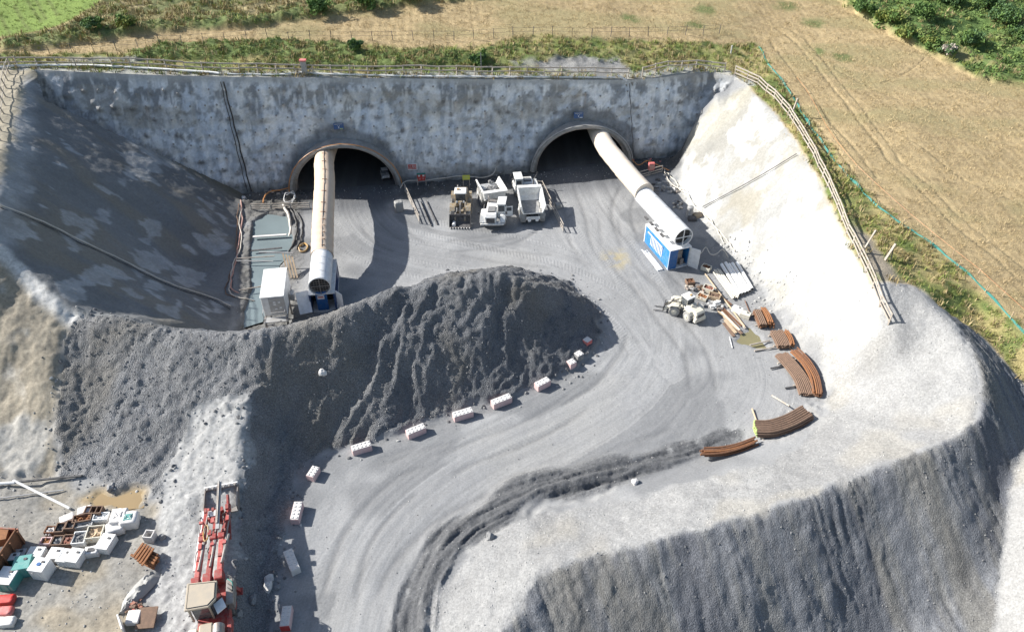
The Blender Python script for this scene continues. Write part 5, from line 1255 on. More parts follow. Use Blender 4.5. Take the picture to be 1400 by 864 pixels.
# left
e0 = P(437, 392, 3.1)
dl = [Vector((-21.3, 90, 4.0)), Vector((-21.2, 84, 3.9)), P(444, 216, 4.25), P(444, 250, 4.6), P(442, 296, 4.35), P(441, 325, 3.7), P(440.5, 350, 3.1)]
tl, pl, ol = duct('pale tan fabric duct running out of the left tunnel to the white fan', dl, 1.06)
tw = thing('duct_tie_line', 'thin cable along the crown of the left fabric duct', 'cable', ol)
MB().tube([p - ol + Vector((.15, 0, 1.08)) for p in pl[10:]], .03, 5).build('cable', M['dark'], tw)
for k in range(14, len(pl) - 1, 4): MB().box(pl[k] - ol + Vector((.15, 0, 1.07)), (.5, .06, .04)).build('tie_strap', M['rust'], tw)
def fan_unit(label, a, b, rad, cont, blue, ladder=False, left=True):
    """a: seam with the fabric, b: intake end, both at the tube's axis"""
    d = (b - a); L_ = d.length; rz = math.atan2(d.x, -d.y)          # local -y points to the intake
    t = thing('ventilation_fan', label, 'ventilation fan', (b.x, b.y, cont[3]), rz)
    zc = b.z - cont[3]
    def pb(mb, nm, mat, par=t, **k): return mb.build(nm, M[mat], par, **k)
    tb = MB()
    ys = np.linspace(L_, 0, 10)
    n = 24; base = 0
    vs_ = []
    for yy in ys:
        for k in range(n): vs_.append((math.cos(2 * math.pi * k / n) * rad, yy, zc + math.sin(2 * math.pi * k / n) * rad))
    m_ = len(ys)
    for yy in (0.0, .5):
        for k in range(n): vs_.append((math.cos(2 * math.pi * k / n) * (rad - .08), yy, zc + math.sin(2 * math.pi * k / n) * (rad - .08)))
    fs_ = [(i * n + k, i * n + (k + 1) % n, (i + 1) * n + (k + 1) % n, (i + 1) * n + k) for i in range(m_ + 1) for k in range(n)]
    tb.add(vs_, fs_); tube_ = pb(tb, 'fan_tube', 'steelw', smooth=True)
    for yy in np.linspace(.12, L_ - .1, 5): pb(MB().tube([(0, yy - .05, zc), (0, yy + .05, zc)], rad + .03, 24, caps=False), 'flange', 'steelw', tube_, smooth=True)
    pb(MB().tube([(0, .45, zc), (0, .5, zc)], rad - .06, 20), 'intake_back', 'black', tube_)
    for k in range(7):
        q_ = -rad + (k + 1) * rad / 4; hh = math.sqrt(max(rad ** 2 - q_ ** 2, 0))
        if left: pb(MB().beam((q_, .1, zc - hh), (q_, .1, zc + hh), .025).beam((-hh, .1, zc + q_), (hh, .1, zc + q_), .025), 'grille_bar', 'steel', tube_)
    pb(MB().beam((-rad, .08, zc), (rad, .08, zc), .07).beam((0, .08, zc - rad), (0, .08, zc + rad), .07), 'grille_cross', 'steel' if left else 'steelw', tube_)
    cw, cl, ch, _ = cont; y0 = .1
    # housing: frame posts, side walls, roof, open front
    pb(MB().box((0, y0 + cl / 2, ch + .02), (cw + .1, cl, .12)), 'roof', 'steelw', bevel=.02)
    pb(MB().box((0, y0 + cl / 2, .1), (cw, cl, .2)), 'base_frame', 'steelw')
    for sx in (-1, 1):
        pb(MB().box((sx * (cw / 2 - .04), y0 + cl / 2, ch / 2), (.06, cl - .15, ch - .25)), 'side_wall', blue, bevel=.01)
        for yy in (y0 + .06, y0 + cl - .06): pb(MB().box((sx * (cw / 2 - .05), yy, ch / 2), (.14, .14, ch)), 'corner_post', 'steelw' if not left else blue)
        for k in range(9): pb(MB().box((sx * (cw / 2 + .02), y0 + cl * .3 + k * .28, ch * .52), (.05, .12, ch * .42)), 'louvre', 'steelw' if not left else blue)
    pb(MB().box((0, y0 + cl - .05, ch / 2), (cw - .2, .06, ch - .2)), 'back_wall', blue)
    pb(MB().box((0, y0 + 1.6, ch / 2), (cw - .3, .1, ch - .3)), 'inner_wall', 'black')
    return t, pb, zc
fl, pbl, zcl = fan_unit('white fan tube on a dark blue steel housing with both doors open, left of heap', P(440.5, 352, 3.1), e0, 1.0, (2.3, 5.4, 2.05, .05), 'dblue')
pbl(MB().box((-.05, .12, 1.3), (1.0, .08, 2.1)), 'door_panel', 'blue'); pbl(MB().box((-.1, .07, 1.75), (.62, .02, .4)), 'notice', 'pvc'); pbl(MB().box((-.1, .055, 1.78), (.5, .01, .14)), 'notice_print', 'redpale')
pbl(MB().box((0, 0, 0), (1.15, .06, 2.2)).shift((-1.7, .05, 1.35), R(12), Matrix.Rotation(R(-58), 4, 'X')), 'door', 'steelw'); pbl(MB().box((0, 0, 0), (.9, .06, 2.3)).shift((1.6, -.25, 1.25), R(-50)), 'door', 'steelw')
# right
b1 = P(935, 325, 3.9); a1 = P(880, 262, 4.3)
dr_ = [Vector((7.0, 101, 5.0)), Vector((8.6, 95, 4.9)), P(822, 190, 4.6), P(845, 222, 4.5), P(866, 247, 4.35), P(881, 263.5, 4.28)]
tr_, pr_, or_ = duct('bright white fabric duct slanting out of the right tunnel to its fan', dr_, 1.06, mat='fabric')
for ob in tr_.children: ob.data.materials[0] = solid('white_duct_fabric', (.66, .585, .49), .75, dirt=.2, dcol=(.6, .42, .32), dscale=.7, bump=.3)
M['lblue'] = solid('bright_blue_paint', (.02, .19, .50), .45, dirt=.25, dcol=(.25, .35, .45))
fr, pbr, zcr = fan_unit('white fan tube with cross grille on a bright blue louvred housing, right of yard', a1, b1, .98, (2.3, 5.2, 2.4, .05), 'lblue', left=False)
pbr(MB().box((-.75, .1, 1.3), (.9, .06, 2.2)), 'door_panel', 'blue'); pbr(MB().box((0, 0, 0), (1.0, .06, 2.3)).shift((1.4, -.35, 1.25), R(-50)), 'door', 'steelw')
pbr(MB().box((.3, .9, 1.0), (.6, .5, 1.6)).box((.5, .6, .5), (.4, .4, .8)), 'switchgear', 'steel')
for k in range(4): pbr(MB().box((-1.26, 1.9 + k * 1.1, zcr - .62), (.25, .6, .12)), 'roof_vent', 'dark')
for k in range(3): pbr(MB().beam((-1.7 - k * .22, .3, .2), (-1.55 - k * .22, 5.6, .2), .14), 'skid_beam', 'steelw')
pbr(MB().box((-1.29, 3.0, 2.0), (.03, 3.0, .14)), 'side_stripe', 'steelw')

M['white'] = M['white_plain']
# white switch container on its steel stand, by the pond
cz = 1.75
c0 = P(374, 386, cz + 2.15)
ct = thing('switch_container', 'white site container raised on a steel stand beside the milky pond', 'container', (c0.x, c0.y, 0), R(9))
def cb(mb, nm, mat, par=ct, **k): return mb.build(nm, M[mat], par, **k)
cb(MB().box((0, 0, cz + 1.05), (2.0, 4.2, 2.1)), 'container_body', 'white', bevel=.03)
cb(MB().box((0, 0, cz + 2.13), (2.1, 4.3, .07)), 'roof', 'white', bevel=.02)
fp = cb(MB().box((.3, -2.13, cz + 1.1), (1.35, .06, 1.75)), 'front_panel', 'galv')
for (x_, z_) in ((.1, 1.3), (.5, 1.5), (.15, .8), (.55, .9), (.1, 1.55)): cb(MB().box((x_, -2.18, cz + z_), (.2, .04, .14)), 'meter', 'pvc', fp)
for sx in (-1, 1):
    for y in (-2.6, 0, 2.0): cb(MB().beam((sx * .95, y, -.3), (sx * .95, y, cz), .14), 'stand_leg', 'steel')
    cb(MB().beam((sx * .95, -2.9, cz - .08), (sx * .95, 2.2, cz - .08), .16), 'stand_beam', 'steel')
    cb(MB().beam((sx * .95, -2.9, cz), (sx * .95, -2.9, cz + 1.0), .05).beam((sx * .95, -2.3, cz + 1.0), (sx * .95, -2.9, cz + 1.0), .05), 'handrail', 'galv')
cb(MB().box((0, -2.6, cz - .05), (2.1, .75, .08)), 'walkway', 'galv'); cb(MB().beam((-.3, -2.95, cz + 1.0), (.95, -2.95, cz + 1.0), .05).beam((-.3, -2.95, cz + .5), (.95, -2.95, cz + .5), .05), 'handrail', 'galv')
for k in range(5): cb(MB().box((-.55, -3.1 - k * .24, cz - .3 - k * .32), (.7, .22, .05)), 'stair_tread', 'steel')
for sx in (-.92, -.18): cb(MB().beam((sx, -2.95, cz - .1), (sx, -4.2, .05), .06, .16), 'stair_stringer', 'steel')
cb(MB().box((1.3, .2, cz + .35), (.4, .7, .7)), 'junction_box', 'galv', bevel=.03)
# timber trestle beside it
tb_ = thing('timber_trestle', 'raw timber trestle leaning by the white container', 'trestle', P(395, 372, 0))
for k in range(4): MB().beam((-.5 + k * .28, .9, 1.6 - k * .1), (.2 + k * .3, -1.1, .1), .14, .05).build('plank', M['woodnew'], tb_)
MB().beam((-2.9, 1.0, 1.7), (.5, 1.0, 1.6), .12).build('crossbar', M['galv'], tb_)
# ------------------------------------------------------------------ concrete blocks along the road
def block_parts(t, L_, nst, w=.62, h=.62, red=False):
    MB().box((0, 0, h / 2), (L_, w, h)).build('block_body', M['redpale' if red else 'pinkc'], t, bevel=.025)
    MB().box((0, 0, h + .004), (L_ - .05, w - .05, .02)).build('block_top', M['concrete'], t)
    sm = None
    for i in range(nst):
        for sy in (-1, 1):
            x = -L_ / 2 + L_ * (i + .5) / nst
            if sm is None: sm = MB().box((0, 0, 0), (.15, .15, .05), taper=.72).build('stud', M['concrete'], t); sm.location = (x, sy * w * .24, h + .035)
            else: inst(sm, t, (x, sy * w * .24, h + .035))
BL = [((482, 620), (508, 612), 5, 'pink stained concrete block on the road edge below the lowest foot of the heap'),
      ((557, 598), (581, 588), 5, 'pink stained concrete block at the heap foot, second right of the road bend'),
      ((620, 574), (646, 566), 5, 'pink stained concrete block set level under the middle of the heap'),
      ((673, 557), (698, 547), 5, 'pink stained concrete block right of the heap middle, tilted up to the right'),
      ((733, 533), (750, 524), 4, 'short pink concrete block where the block row turns up round the heap'),
      ((777, 503), (785, 499), 2, 'small end-on pale concrete block near the heap tip, left of a grey stub'),
      ((787, 492), (795, 488), 2, 'small dark grey concrete stub between two blocks at the heap tip'),
      ((799, 473), (806, 469), 2, 'small red topped concrete block, last one round the heap tip'),
      ((425, 658), (434, 644), 4, 'pink concrete block at the inner road bend, just outside the heap shade'),
      ((404, 717), (410, 692), 5, 'pink concrete block standing lengthwise below the bend, leaning slightly right'),
      ((406, 785), (395, 758), 5, 'grey white concrete block turned to the left beside the shaded ditch'),
      ((391, 862), (395, 834), 5, 'pink concrete block with bright red end, nearest the photographer')]
for (a, b, n, lab) in BL:
    A, B_ = hit(*a), hit(*b); d = B_ - A
    L_ = max(.62, min(1.75, math.hypot(d.x, d.y)))
    c = (A + B_) / 2
    t = thing('concrete_block', lab, 'concrete block', (c.x, c.y, G(c.x, c.y) - .03), math.atan2(d.y, d.x), 'concrete blocks lining the haul road')
    block_parts(t, L_, n, red='red' in lab and 'end' not in lab)
    if 'red end' in lab: MB().box((-L_ / 2 - .01, 0, .31), (.03, .58, .58)).build('painted_end', M['red'], t)
    if 'grey' in lab and 'left of' not in lab:
        t.children[0].data.materials[0] = M['concrete'] if 'white' in lab else M['stone']

# ------------------------------------------------------------------ steel stores on the right of the yard
def bundle(name, label, cat, path, nx, nz, r, mat, piece, jitter=.03, endmat=None, group=None, skew=0, lift=.1, sleepers=True):
    """bars lying side by side and stacked, following a plan path"""
    pts = [Vector((p.x, p.y, 0)) for p in (hit(*q) for q in path)]
    pts = smooth_path(pts, 4) if len(pts) > 2 else pts
    z0 = max(samp(H2, np.array([p.x for p in pts]), np.array([p.y for p in pts])).tolist()) + lift
    o0 = Vector((pts[0].x, pts[0].y, z0)); t = thing(name, label, cat, o0, 0, group)
    nrm = []
    for i in range(len(pts)):
        d = (pts[min(i + 1, len(pts) - 1)] - pts[max(i - 1, 0)]).normalized(); nrm.append(Vector((-d.y, d.x, 0)))
    for k in range(nz):
        for j in range(nx - (k % 2)):
            off = (j - (nx - 1) / 2 + .5 * (k % 2)) * r * 2.15 + rnd.uniform(-jitter, jitter) * r
            zz = r + k * r * 1.8
            e = rnd.uniform(-jitter, jitter) * 3
            line = [pts[i] - Vector((o0.x, o0.y, 0)) + nrm[i] * (off + skew * rnd.uniform(-1, 1) * (i / len(pts))) + Vector((0, 0, zz)) for i in range(len(pts))]
            dd = (line[-1] - line[0]).normalized() * e
            m = mat if isinstance(mat, str) else rnd.choice(mat)
            o = MB().tube([p + dd for p in line], r, 6).build(piece, M[m], t, True)
            if endmat and j + k > -1:
                MB().tube([line[0] + dd - (line[1] - line[0]).normalized() * .04, line[0] + dd + (line[1] - line[0]).normalized() * .02], r * 1.05, 6).build('painted_end', M[endmat], o)
    if sleepers:
        for f in (.2, .8):
            i = int(f * (len(pts) - 1)) if len(pts) > 2 else 0
            p = pts[0].lerp(pts[-1], f) if len(pts) == 2 else pts[i]
            p = p - Vector((o0.x, o0.y, 0)); n_ = nrm[i]
            MB().beam(p - n_ * (nx * r * 1.15 + .1) + Vector((0, 0, -.07)), p + n_ * (nx * r * 1.15 + .1) + Vector((0, 0, -.07)), .12, .12).build('sleeper', M['wood'], t)
    return t
bundle('steel_rib_bundle', 'rust brown stack of short steel ribs nearest the white pipes, left half', 'steel bundle', [(1033, 430), (1038, 440), (1042, 450)], 5, 4, .075, ['rustb', 'rust'], 'rib')
bundle('steel_rib_bundle', 'orange brown leaning stack of short steel ribs, right of its darker twin', 'steel bundle', [(1042, 429), (1049, 439), (1053, 449)], 4, 4, .075, ['rust', 'rusto'], 'rib', .06)
bundle('steel_rib_bundle', 'neat grey brown steel rib bundle on sleepers below the green puddle', 'steel bundle', [(1060, 457), (1066, 467), (1071, 478)], 8, 3, .07, ['rustb'], 'rib')
bundle('steel_rib_bundle', 'narrow orange rib bundle lying against the right of the neat brown one', 'steel bundle', [(1073, 458), (1079, 467), (1082, 477)], 3, 3, .07, ['rusto'], 'rib', .06)
bundle('steel_rib_bundle', 'long curved grey brown rib bundle bending down the yard, left of the orange pair', 'steel bundle', [(1067, 489), (1082, 505), (1095, 523), (1103, 543)], 9, 2, .07, ['rustb'], 'rib')
bundle('steel_rib_bundle', 'long curved orange rusted rib bundle, outermost by the gravel bank', 'steel bundle', [(1084, 486), (1100, 502), (1112, 522), (1117, 544)], 5, 3, .075, ['rusto', 'rust'], 'rib', .05)
bundle('steel_rib_bundle', 'thin pale crossing ribs squeezed between the two long curved bundles', 'steel bundle', [(1080, 492), (1094, 512), (1107, 534)], 2, 2, .06, ['wood', 'rust'], 'rib', .05, skew=.2)
bundle('steel_rib_bundle', 'curved dark brown rib bundle with lime green painted ends', 'steel bundle', [(1030, 594), (1052, 592), (1078, 583), (1101, 570)], 8, 4, .085, ['rustb'], 'rib', .03, 'limegreen')
bundle('steel_rib_bundle', 'slender rusty red rib bundle lying alone at the road edge', 'steel bundle', [(958, 627), (984, 623), (1008, 616), (1031, 607)], 4, 3, .08, ['rust', 'rusto'], 'rib', .08, sleepers=False)
def pipestack(label, a, b, n, r, mat, lift=.12, group=None):
    A, B_ = [hit(*q) for q in a], [hit(*q) for q in b]
    for i in range(n):
        f = i / max(n - 1, 1)
        p, q = A[0].lerp(A[1], f), B_[0].lerp(B_[1], f)
        zz = max(G(p.x, p.y), G(q.x, q.y)) + lift
        p, q = Vector((p.x + rnd.uniform(-.05, .05), p.y + rnd.uniform(-.2, .2), zz)), Vector((q.x, q.y + rnd.uniform(-.15, .15), zz + rnd.uniform(-.03, .03)))
        lab = label % ['leftmost', 'second', 'third', 'fourth', 'fifth', 'sixth', 'seventh'][i] if i < n - 1 else label % 'rightmost'
        t = thing('plastic_pipe', lab, 'pipe', p + Vector((0, 0, r)), 0, group)
        MB().tube([Vector((0, 0, 0)), q - p], r, 12).build('pipe_wall', M[mat], t, True)
        d = (q - p).normalized()
        MB().tube([q - p - d * .02, q - p + d * .015], r * .85, 10).build('pipe_mouth', M['black'], t)
pipestack('%s fat white plastic pipe of the sunlit stack by the right slope', ((986, 364), (1006, 362)), ((1011, 405), (1028, 400)), 5, .17, 'pvc', group='white plastic pipes stacked by the slope')
pipestack('%s thin cream pipe lying left of the fat white pipes', ((975, 373), (984, 370)), ((1001, 410), (1010, 408)), 6, .075, 'cream', group='thin cream pipes beside the white stack')
def stick(name, label, cat, a, b, r, mat, za=.1, zb=.1, flat=False, n=7):
    A, B_ = hit(*a), hit(*b); A.z = G(A.x, A.y) + za; B_.z = G(B_.x, B_.y) + zb
    mb = MB(); (mb.beam((0, 0, 0), B_ - A, r * 2, r * .7) if flat else mb.tube([(0, 0, 0), B_ - A], r, n))
    o = mb.build(name, M[mat]); o.location = A
    return tag(o, label, cat)
for (a, b, lab, m_) in (((1025, 473), (1052, 467), 'upper grey sleeper bar beside the green puddle', 'wood'), ((1031, 481), (1058, 476), 'lower grey sleeper bar just under the green puddle', 'wood'), ((1053, 505), (1072, 501), 'short dark bar poking left from the long curved bundles', 'dark'), ((1073, 532), (1090, 529), 'short dark bar near the lower end of the curved bundles', 'dark'), ((1055, 542), (1077, 562), 'long pale pole leaning from the yard onto the lime ended bundle', 'wood'), ((1028, 560), (1034, 577), 'stubby pale timber standing left of the lime ended bundle', 'woodnew'), ((997, 462), (1001, 477), 'thin white stick lying alone on the grey yard', 'pvc'), ((964, 376), (1018, 448), 'long pale batten running beside the debris to the white boxes', 'woodnew'), ((975, 398), (1000, 418), 'rust red plank lying across the debris left of the cream pipes', 'rust'), ((1018, 412), (1026, 432), 'thin rust coloured rod near the loose stones', 'rust')):
    stick('timber_bar' if m_ != 'rust' else 'rusty_plank', lab, 'bar', a, b, .07 if 'thin' not in lab else .035, m_, .12, .12 if 'onto' not in lab else .6, 'plank' in lab)
def planks(label, a, b, n, w, mats, spread):
    A, B_ = hit(*a), hit(*b); t = thing('plank_pile', label, 'planks', (A.x, A.y, G(A.x, A.y)), 0)
    d = (B_ - A); nn_ = Vector((-d.y, d.x, 0)).normalized()
    for k in range(n):
        o_ = nn_ * (k - (n - 1) / 2) * spread + d.normalized() * rnd.uniform(-.3, .3)
        e_ = nn_ * rnd.uniform(-.15, .15)
        MB().beam(o_ + Vector((0, 0, .08 + .04 * (k % 2))), d + o_ + e_ + Vector((0, 0, .08 + .04 * (k % 2))), w, .05).build('plank', M[rnd.choice(mats)], t)
    return t
planks('pile of raw and rust stained planks running down from the white scrap', (987, 425), (1012, 450), 5, .2, ['woodnew', 'rust', 'wood', 'cream'], .22)
planks('flat brown boards lying on the yard left of the green puddle', (992, 440), (1008, 458), 3, .3, ['rustb', 'woodnew'], .3)
planks('dark stacked bars in the shade behind the right duct', (882, 258), (900, 262), 6, .12, ['dark', 'steel'], .28)
def crate(label, px, size, h, wallm, fillm, rz=0, lid=False, tilt=0, cat='crate', name='crate', cells=(1, 1), bed=None, fill=.6):
    """open or lidded box; floor, four walls, dividers and what fills it"""
    c = hit(*px); sx, sy = size
    t = thing(name, label, cat, (c.x, c.y, G(c.x, c.y) + .02 if bed is None else bed), rz)
    if tilt: t.rotation_euler[1] = tilt
    th = .06
    MB().box((0, 0, .04), (sx, sy, .08)).build('floor_panel', M[wallm], t)
    for s_ in (-1, 1):
        MB().box((s_ * (sx / 2 - th / 2), 0, h / 2 + .04), (th, sy, h)).build('side_panel', M[wallm], t)
        MB().box((0, s_ * (sy / 2 - th / 2), h / 2 + .04), (sx - 2 * th - .004, th, h - .004)).build('end_panel', M[wallm], t)
    for i in range(1, cells[0]): MB().box((-sx / 2 + sx * i / cells[0], 0, h / 2 + .03), (th * .8, sy - 2 * th - .01, h - .03)).build('divider', M[wallm], t)
    for i in range(1, cells[1]): MB().box((0, -sy / 2 + sy * i / cells[1], h / 2 + .03), (sx - 2 * th - .01, th * .8, h - .04)).build('divider', M[wallm], t)
    if lid:
        MB().box((0, 0, h + .09), (sx + .04, sy + .04, .07)).build('lid', M[lid], t, bevel=.015)
        MB().box((sx * .18, sy * .2, h + .15), (.18, .14, .05)).build('lid_handle', M['dark'], t)
    elif fillm:
        r_ = random.Random(hash(label) % 9999 if False else len(label)); mb = MB()
        for k in range(int(26 * sx * sy / 1.2) + 6):
            q = r_.uniform(.08, .2)
            mb.box((r_.uniform(-.42, .42) * sx, r_.uniform(-.42, .42) * sy, h * fill + r_.uniform(-.05, .1)), (q * 1.4, q, q * .8), Matrix.Rotation(r_.random() * 3, 3, (r_.random(), r_.random(), .6)))
        f_ = mb.build('contents', M[fillm], t); tag(f_, kind='stuff')
        MB().box((0, 0, h * fill * .5 + .06), (sx - 2 * th - .01, sy - 2 * th - .01, h * fill * .9)).build('contents_bed', M[fillm], t)
    return t
# scrap boxes round the cream loader
crate('rust filled white crate alone above the debris, near the blue fan housing', (965, 369), (.9, .7), .4, 'cream', 'rust', R(-35))
crate('reddish brown scrap box furthest left of the yard debris', (943, 388), (.8, .7), .35, 'rustb', 'rust', R(10))
crate('open white edged tray of red scrap below the cream pipes', (968, 398), (1.0, .8), .45, 'cream', 'brick', R(-30))
crate('shallow tray of orange red scrap just right of the cream loader', (960, 408), (1.0, .7), .3, 'cream', 'rusto', R(-35))
crate('tan open box of rubble between the red tray and the planks', (976, 408), (1.1, .75), .4, 'woodnew', 'rustb', R(-20))
crate('white lidded box standing at the top edge of the green puddle', (1007, 427), (.9, .55), .4, 'pvc', None, R(-40), 'pvc', cat='box', name='storage_box')
crate('second pale lidded box at the puddle edge, next to the rust bundle', (1018, 434), (.9, .6), .4, 'cream', None, R(-30), 'cream', cat='box', name='storage_box')
def heap_of(name, label, cat, px, n, spread, smin, smax, mats, seed, lift=0):
    r_ = random.Random(seed); c = hit(*px); t = thing(name, label, cat, (c.x, c.y, G(c.x, c.y) + lift))
    for k in range(n):
        x, y = r_.gauss(0, spread[0] * .5), r_.gauss(0, spread[1] * .5); s_ = r_.uniform(smin, smax)
        MB().box((x, y, s_ * .3 + max(0, .25 - .3 * math.hypot(x, y))), (s_ * r_.uniform(1, 2.4), s_, s_ * r_.uniform(.3, .7)), Matrix.Rotation(r_.uniform(-1, 1), 3, (r_.random(), r_.random(), 2)), taper=.8).build('scrap_piece', M[r_.choice(mats)], t)
    return t
heap_of('scrap_pile', 'jumble of grey and brown scrap between the loader and the leftmost box', 'scrap pile', (952, 395), 22, (.9, .7), .12, .3, ['steel', 'rustb', 'stone', 'wood'], 1)
heap_of('scrap_pile', 'white plastic scrap heap above the raw planks', 'scrap pile', (977, 418), 26, (1.0, .7), .15, .35, ['pvc', 'galv', 'white', 'steel'], 2)
heap_of('scrap_pile', 'dark tangled scrap in the shade beyond the right fabric duct', 'scrap pile', (913, 258), 34, (1.8, 2.0), .12, .35, ['dark', 'steel', 'stone', 'galv', 'galv'], 3)
heap_of('scrap_pile', 'loose pale scrap by the foot of the right slope near a grey tank', 'scrap pile', (924, 280), 22, (1.4, 1.2), .1, .3, ['galv', 'stone', 'palehose', 'dark'], 4)
heap_of('scrap_pile', 'brown damp debris against the headwall left of the left tunnel', 'scrap pile', (372, 263), 26, (3.0, .8), .12, .35, ['rustb', 'wood', 'dark', 'stone'], 5)
heap_of('scrap_pile', 'reddish debris along the foot of the headwall right of the right tunnel', 'scrap pile', (890, 221), 26, (2.4, .6), .1, .3, ['rust', 'stone', 'redpale', 'dark'], 6)

# ------------------------------------------------------------------ storage yard, bottom left
yd = [
 ('crate', 'dark red crate with three open cells at the back of the yard', (131, 703), (1.15, .62), .5, 'rustb', None, 2, False, (3, 1)),
 ('crate', 'white tray heaped with pipe fittings behind the orange filled crate', (141, 711), (1.0, .6), .45, 'pvc', 'pvc', 5, False, (1, 1)),
 ('crate', 'crate full of orange rusty fittings near the centre of the row', (116, 714), (1.2, .6), .5, 'rustb', 'rusto', 12, False, (1, 1)),
 ('crate', 'grey crate with orange parts directly in front of the rusty fittings', (117, 722), (1.15, .35), .4, 'galv', 'stone', 12, False, (1, 1)),
 ('crate', 'tall dark open crate left of the orange filled crate', (100, 723), (.6, .7), .5, 'rustb', 'dark', 5, False, (1, 1)),
 ('crate', 'dark open crate of black fittings in the left middle of the row', (86, 727), (.6, .75), .5, 'rustb', 'dark', 4, False, (1, 1)),
 ('crate', 'low red rimmed crate with pale stones at the left of the row', (72, 728), (.7, .55), .35, 'rust', 'concrete', 0, False, (1, 1)),
 ('crate', 'pink orange tub with a round hollow, front left of the crates', (66, 744), (.7, .55), .4, 'pinkc', 'rusto', 3, False, (1, 1)),
 ('crate', 'dark crate holding grey and brown couplings in the front row', (82, 744), (.7, .75), .45, 'rustb', 'stone', 2, False, (1, 1)),
 ('crate', 'dark crate of reddish rags beside the couplings crate', (96, 743), (.65, .8), .45, 'rustb', 'brick', 2, False, (1, 1)),
 ('crate', 'white crate filled with pale tan fittings in the middle of the yard', (133, 733), (1.05, 1.0), .5, 'cream', 'woodnew', 8, False, (1, 1)),
 ('crate', 'white tub half filled with brown fittings beside the tan crate', (112, 740), (.85, .95), .45, 'pvc', 'stone', 6, False, (1, 1)),
]
for kind, lab, px, sz, h, wm, fm, rz, lid, cells in yd: crate(lab, px, sz, h, wm, fm, R(rz), lid, cells=cells)
def sack(label, px, size, mat, rz=0, name='bulk_bag', cat='bulk bag', lift=0, straps=True, top=None):
    c = hit(*px); sx, sy, sz = size; t = thing(name, label, cat, (c.x, c.y, G(c.x, c.y) + lift), R(rz))
    n = 7; vs_, fs_ = [], []
    r_ = random.Random(len(label) * 7 + int(px[0]))
    bm = bmesh.new(); bmesh.ops.create_cube(bm, size=1)
    bmesh.ops.subdivide_edges(bm, edges=bm.edges[:], cuts=5, use_grid_fill=True)
    for v in bm.verts:
        p = v.co.copy(); q = p.normalized() * .62
        p = p.lerp(q, .16)
        p += Vector((mnoise.noise(p * 4 + Vector((px[0], 0, 0))), mnoise.noise(p * 4 + Vector((0, px[1], 0))), mnoise.noise(p * 5 + Vector((0, 0, px[0]))))) * .07
        v.co = Vector((p.x * sx, p.y * sy, (p.z + .48) * sz))
    me = bpy.data.meshes.new(name + '_cloth'); bm.to_mesh(me); bm.free(); me.polygons.foreach_set('use_smooth', [True] * len(me.polygons)); me.materials.append(M[mat])
    o = bpy.data.objects.new('bag_cloth', me); C.objects.link(o); o.parent = t
    if straps:
        for s_ in (-1, 1): MB().tube([(s_ * sx * .3, -sy * .3, sz * .93), (s_ * sx * .1, 0, sz * 1.12), (s_ * sx * .3, sy * .3, sz * .93)], .025, 5).build('strap', M['bag'], t)
    if top: MB().box((0, 0, sz * 1.0), (sx * .5, sy * .5, .05)).build('bag_spout', M[top], t, bevel=.02)
    return t
sack('big white sack slumped at the back right corner of the yard row', (166, 713), (1.0, 1.2, .75), 'bag', 8)
sack('white bulk bag with printed green side, rightmost of the back row', (180, 716), (1.1, 1.0, .8), 'bag', 10, top='teal')
sack('torn white sack draped over a dark crate in front of the big sack', (160, 726), (1.1, .8, .6), 'bag', 18, straps=False)
sack('crumpled white sack with a dark opening left of the flat white box', (128, 757), (.9, .6, .5), 'bag', 10, straps=False, top='dark')
sack('small crumpled pale bag behind the crates on the left', (94, 712), (.9, .6, .4), 'bag', 30, straps=False)
sack('rounded white bag on the gravel at the back of the crates', (118, 701), (.9, .6, .4), 'bag', 20, straps=False)
def whitebox(label, px, size, h, rz, mat='pvc', lidc='white', top=None):
    t = crate(label, px, size, h, mat, None, R(rz), lidc, cat='box', name='storage_box')
    for k in (-1, 1): MB().box((k * size[0] * .25, -size[1] / 2 - .02, h * .5), (.08, .03, h * .7)).build('rib', M[mat], t)
    if top: MB().tube([(0, 0, h + .1), (0, 0, h + .17)], .13, 12).build('cap', M[top], t)
    return t
whitebox('smooth white box with bright flat lid at the right end of the front row', (148, 747), (.85, 1.15), .5, -8)
whitebox('white boxy container, right one of the touching pair at the front', (107, 767), (.85, 1.0), .6, -8)
whitebox('white boxy container, left one of the touching pair at the front', (93, 766), (.75, .95), .5, -6)
whitebox('white box with a raised ridge, third from the right in front', (80, 763), (.85, .8), .5, -4, 'bag')
whitebox('ribbed white box with paper sacks on it, behind the blue capped cube', (54, 761), (1.0, .7), .5, -2, 'bag')
whitebox('tall white cube with a blue cap standing before the other boxes', (62, 784), (1.0, .95), .95, -8, 'pvc', 'pvc', 'blue')
whitebox('teal crate with pale scuffed lid beside the blue capped cube', (38, 780), (1.0, 1.0), .85, 12, 'teal', 'teal')
whitebox('teal crate with a white sheet on top at the left edge', (17, 797), (1.05, 1.2), .8, -4, 'teal', 'pvc')
whitebox('small teal box tucked behind the front teal crates', (22, 768), (.8, .5), .5, 8, 'teal', 'white')
whitebox('dull grey box half hidden behind the teal crates', (30, 762), (.8, .6), .4, 8, 'galv', 'galv')
for (px, lab, mt, l_) in (((8, 822), 'red sack lying lengthwise below the teal crates', 'red', 1.2), ((6, 838), 'second red sack below the first one, paler', 'redpale', 1.1), ((10, 852), 'cream and white sacks at the lower left corner', 'bag', 1.0)):
    sack(lab, px, (l_, .6, .35), mt, 5, 'sack', 'sack', straps=False)
cbk = crate('hollow grey concrete box standing against the bright ridge', (207, 737), (.62, .6), .6, 'concrete', None, R(-5), cat='concrete box', name='concrete_box')
